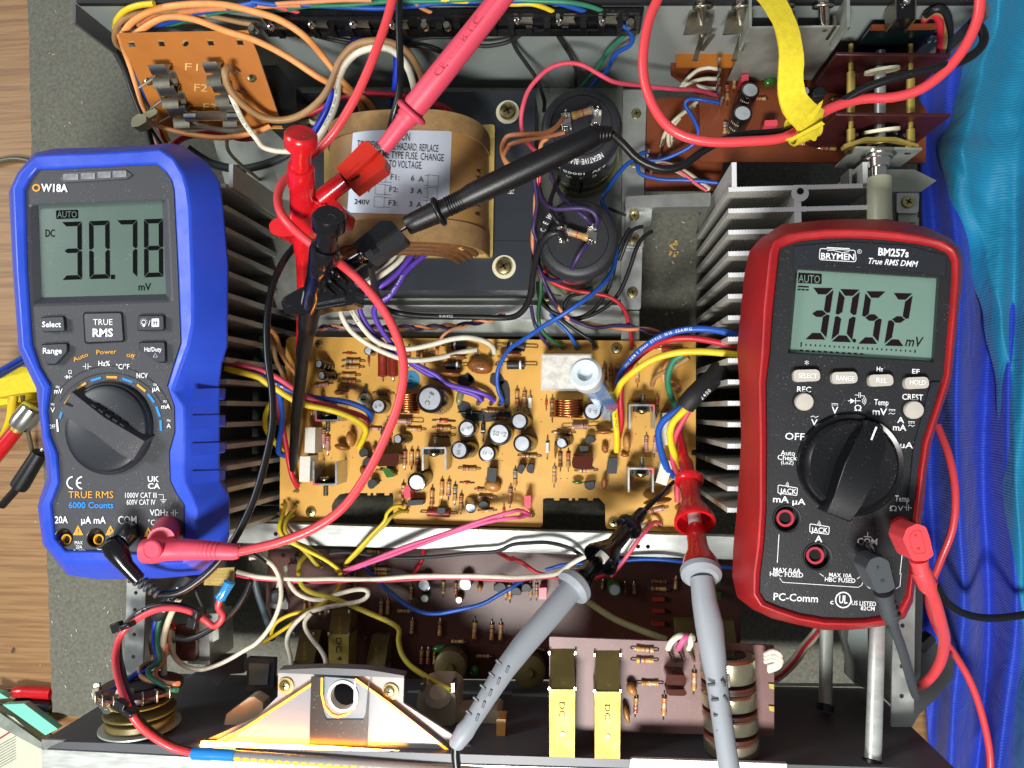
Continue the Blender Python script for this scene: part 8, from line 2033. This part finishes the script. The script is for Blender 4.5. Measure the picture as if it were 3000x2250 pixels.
# ---- front left wiring
g = 'wires at the front left'
W('red lead from the blue sleeve along the front left to the light tube','red_silicone',1.7,0,3,[(1880,210,106),(1860,290,106),(1900,360,106),(1860,430,106),(1810,445,106),(1740,390,107),(1640,330,108),(1500,295,109),(1350,305,110),(1200,370,110),(1080,460,110),(1010,570,112),(985,720,118),(1005,880,128),(1060,1060,140),(1120,1200,142),(1200,1310,140),(1330,1410,136),(1480,1490,133),(1650,1535,132)],group=g,n=12)
W('black lead twisted with the red one to the light tube','black_silicone',1.6,0,3,[(2140,60,108),(2080,200,106),(1980,340,105),(1850,440,104),(1720,520,104),(1600,560,104),(1500,545,104)],group=g,n=12)
W('black lead hugging the red one past the front rail','black_silicone',1.6,0,3,[(1700,330,104),(1560,280,106),(1400,265,107),(1230,310,107),(1110,400,107),(1030,520,108),(1015,680,110),(1050,860,124),(1090,1030,136),(1140,1150,139),(1230,1290,137),(1360,1390,134),(1500,1480,131),(1660,1525,131)],group=g,n=12,printed='C 300V',pstart=0.2)
for lab,x,y,a,z in (('black cable tie on the red lead by the blue meter',1090,440,20,114),('black cable tie on the red lead by the silver switch',1690,340,75,112),('black cable tie on the red lead over the rotary switch',1110,1175,-25,143)):
    q_ = Q(0,3); c = D(*q_(x,y),z); t_ = thing('cable_tie',lab,'cable tie',c-Vector((0,0,0.004)),'black cable ties at the front left'); R = rot2(math.radians(a))
    mb = MB(); mb.box(c+R @ Vector((-0.005,0.001,0.001)),(0.0055,0.005,0.004),R); build(mb,'head','black_plastic',t_,bev=0.0005)
    mb = MB(); mb.box(c,(0.006,0.003,0.0065),R); build(mb,'band','black_plastic',t_,bev=0.001)
for lab,m,r,pts in (('deep blue wire dropping to the rotary switch','w_deep_blue',1.3,[(1340,340,96),(1310,480,96),(1320,620,98),(1350,720,100),(1300,790,104),(1180,860,108),(1050,930,114),(930,1010,120)]),('green wire dropping to the rotary switch','w_green',1.3,[(1380,340,97),(1345,480,98),(1340,620,100),(1360,740,104),(1280,800,108),(1270,860,112),(1340,930,116),(1430,980,119),(1510,995,121)]),
                       ('brown wire dropping to the rotary switch','w_tan',1.3,[(1310,430,92),(1290,600,92),(1310,740,96),(1260,770,102),(1200,800,106),(1200,870,108),(1260,910,112),(1340,930,114)]),('orange wire dropping to the rotary switch','w_peach',1.3,[(1420,600,96),(1400,740,100),(1330,830,106),(1340,900,110),(1430,940,116),(1520,940,120)]),
                       ('yellow wire bent onto the left tags of the rotary switch','w_yellow',1.5,[(1190,860,104),(1150,930,110),(1080,1000,116),(980,1040,120),(900,1080,122)]),('red wire bent onto the left tags of the rotary switch','w_red',1.3,[(1210,890,102),(1170,960,108),(1100,1030,114),(1030,1070,118),(970,1100,120)]),('blue wire bent onto the left tags of the rotary switch','w_mid_blue',1.5,[(1250,790,100),(1150,860,108),(1080,920,114),(1000,970,118),(910,1015,122)]),
                       ('pink-striped cream wire dropping past the rotary switch','w_cream',1.7,[(1530,210,100),(1470,320,100),(1420,450,98),(1390,600,98),(1395,740,98),(1400,900,100)]),('thin red wire at the silver switch','w_red',1.0,[(1440,380,84),(1470,430,83),(1490,465,82)]),('thin grey wire falling behind the perforated board','w_dblack',1.0,[(1660,110,92),(1690,200,90),(1730,300,86),(1760,400,80)])):
    W(lab,m,r,0,3,pts,group=g)
sl_ = wire('sleeving','printed black sleeve holding the front left wires under the blue meter','black_matte',4.2,conv(Q(0,3),[(1620,0,100),(1560,100,99),(1460,220,98),(1370,330,97),(1350,350,96)]),'sleeve',n=16)
wire_print(sl_,smooth_path([D(*p) for p in conv(Q(0,3),[(1400,330,101.5),(1450,240,102),(1530,130,103),(1600,20,104)])]),0.0022,'VOLTRE 2','ink_white',1.2,0.02)
W('grey cable falling beside the brown board at the left',mat('w_slate','3c4c54',0.5),2.0,1,3,[(-20,0,60),(10,150,58),(60,300,54),(110,450,48),(140,560,44)],group=g,n=12)
W('slate wire arc under the blue meter','w_black',1.3,0,2,[(2000,1510,110),(2100,1480,112),(2200,1490,112),(2290,1560,108)],group=g)
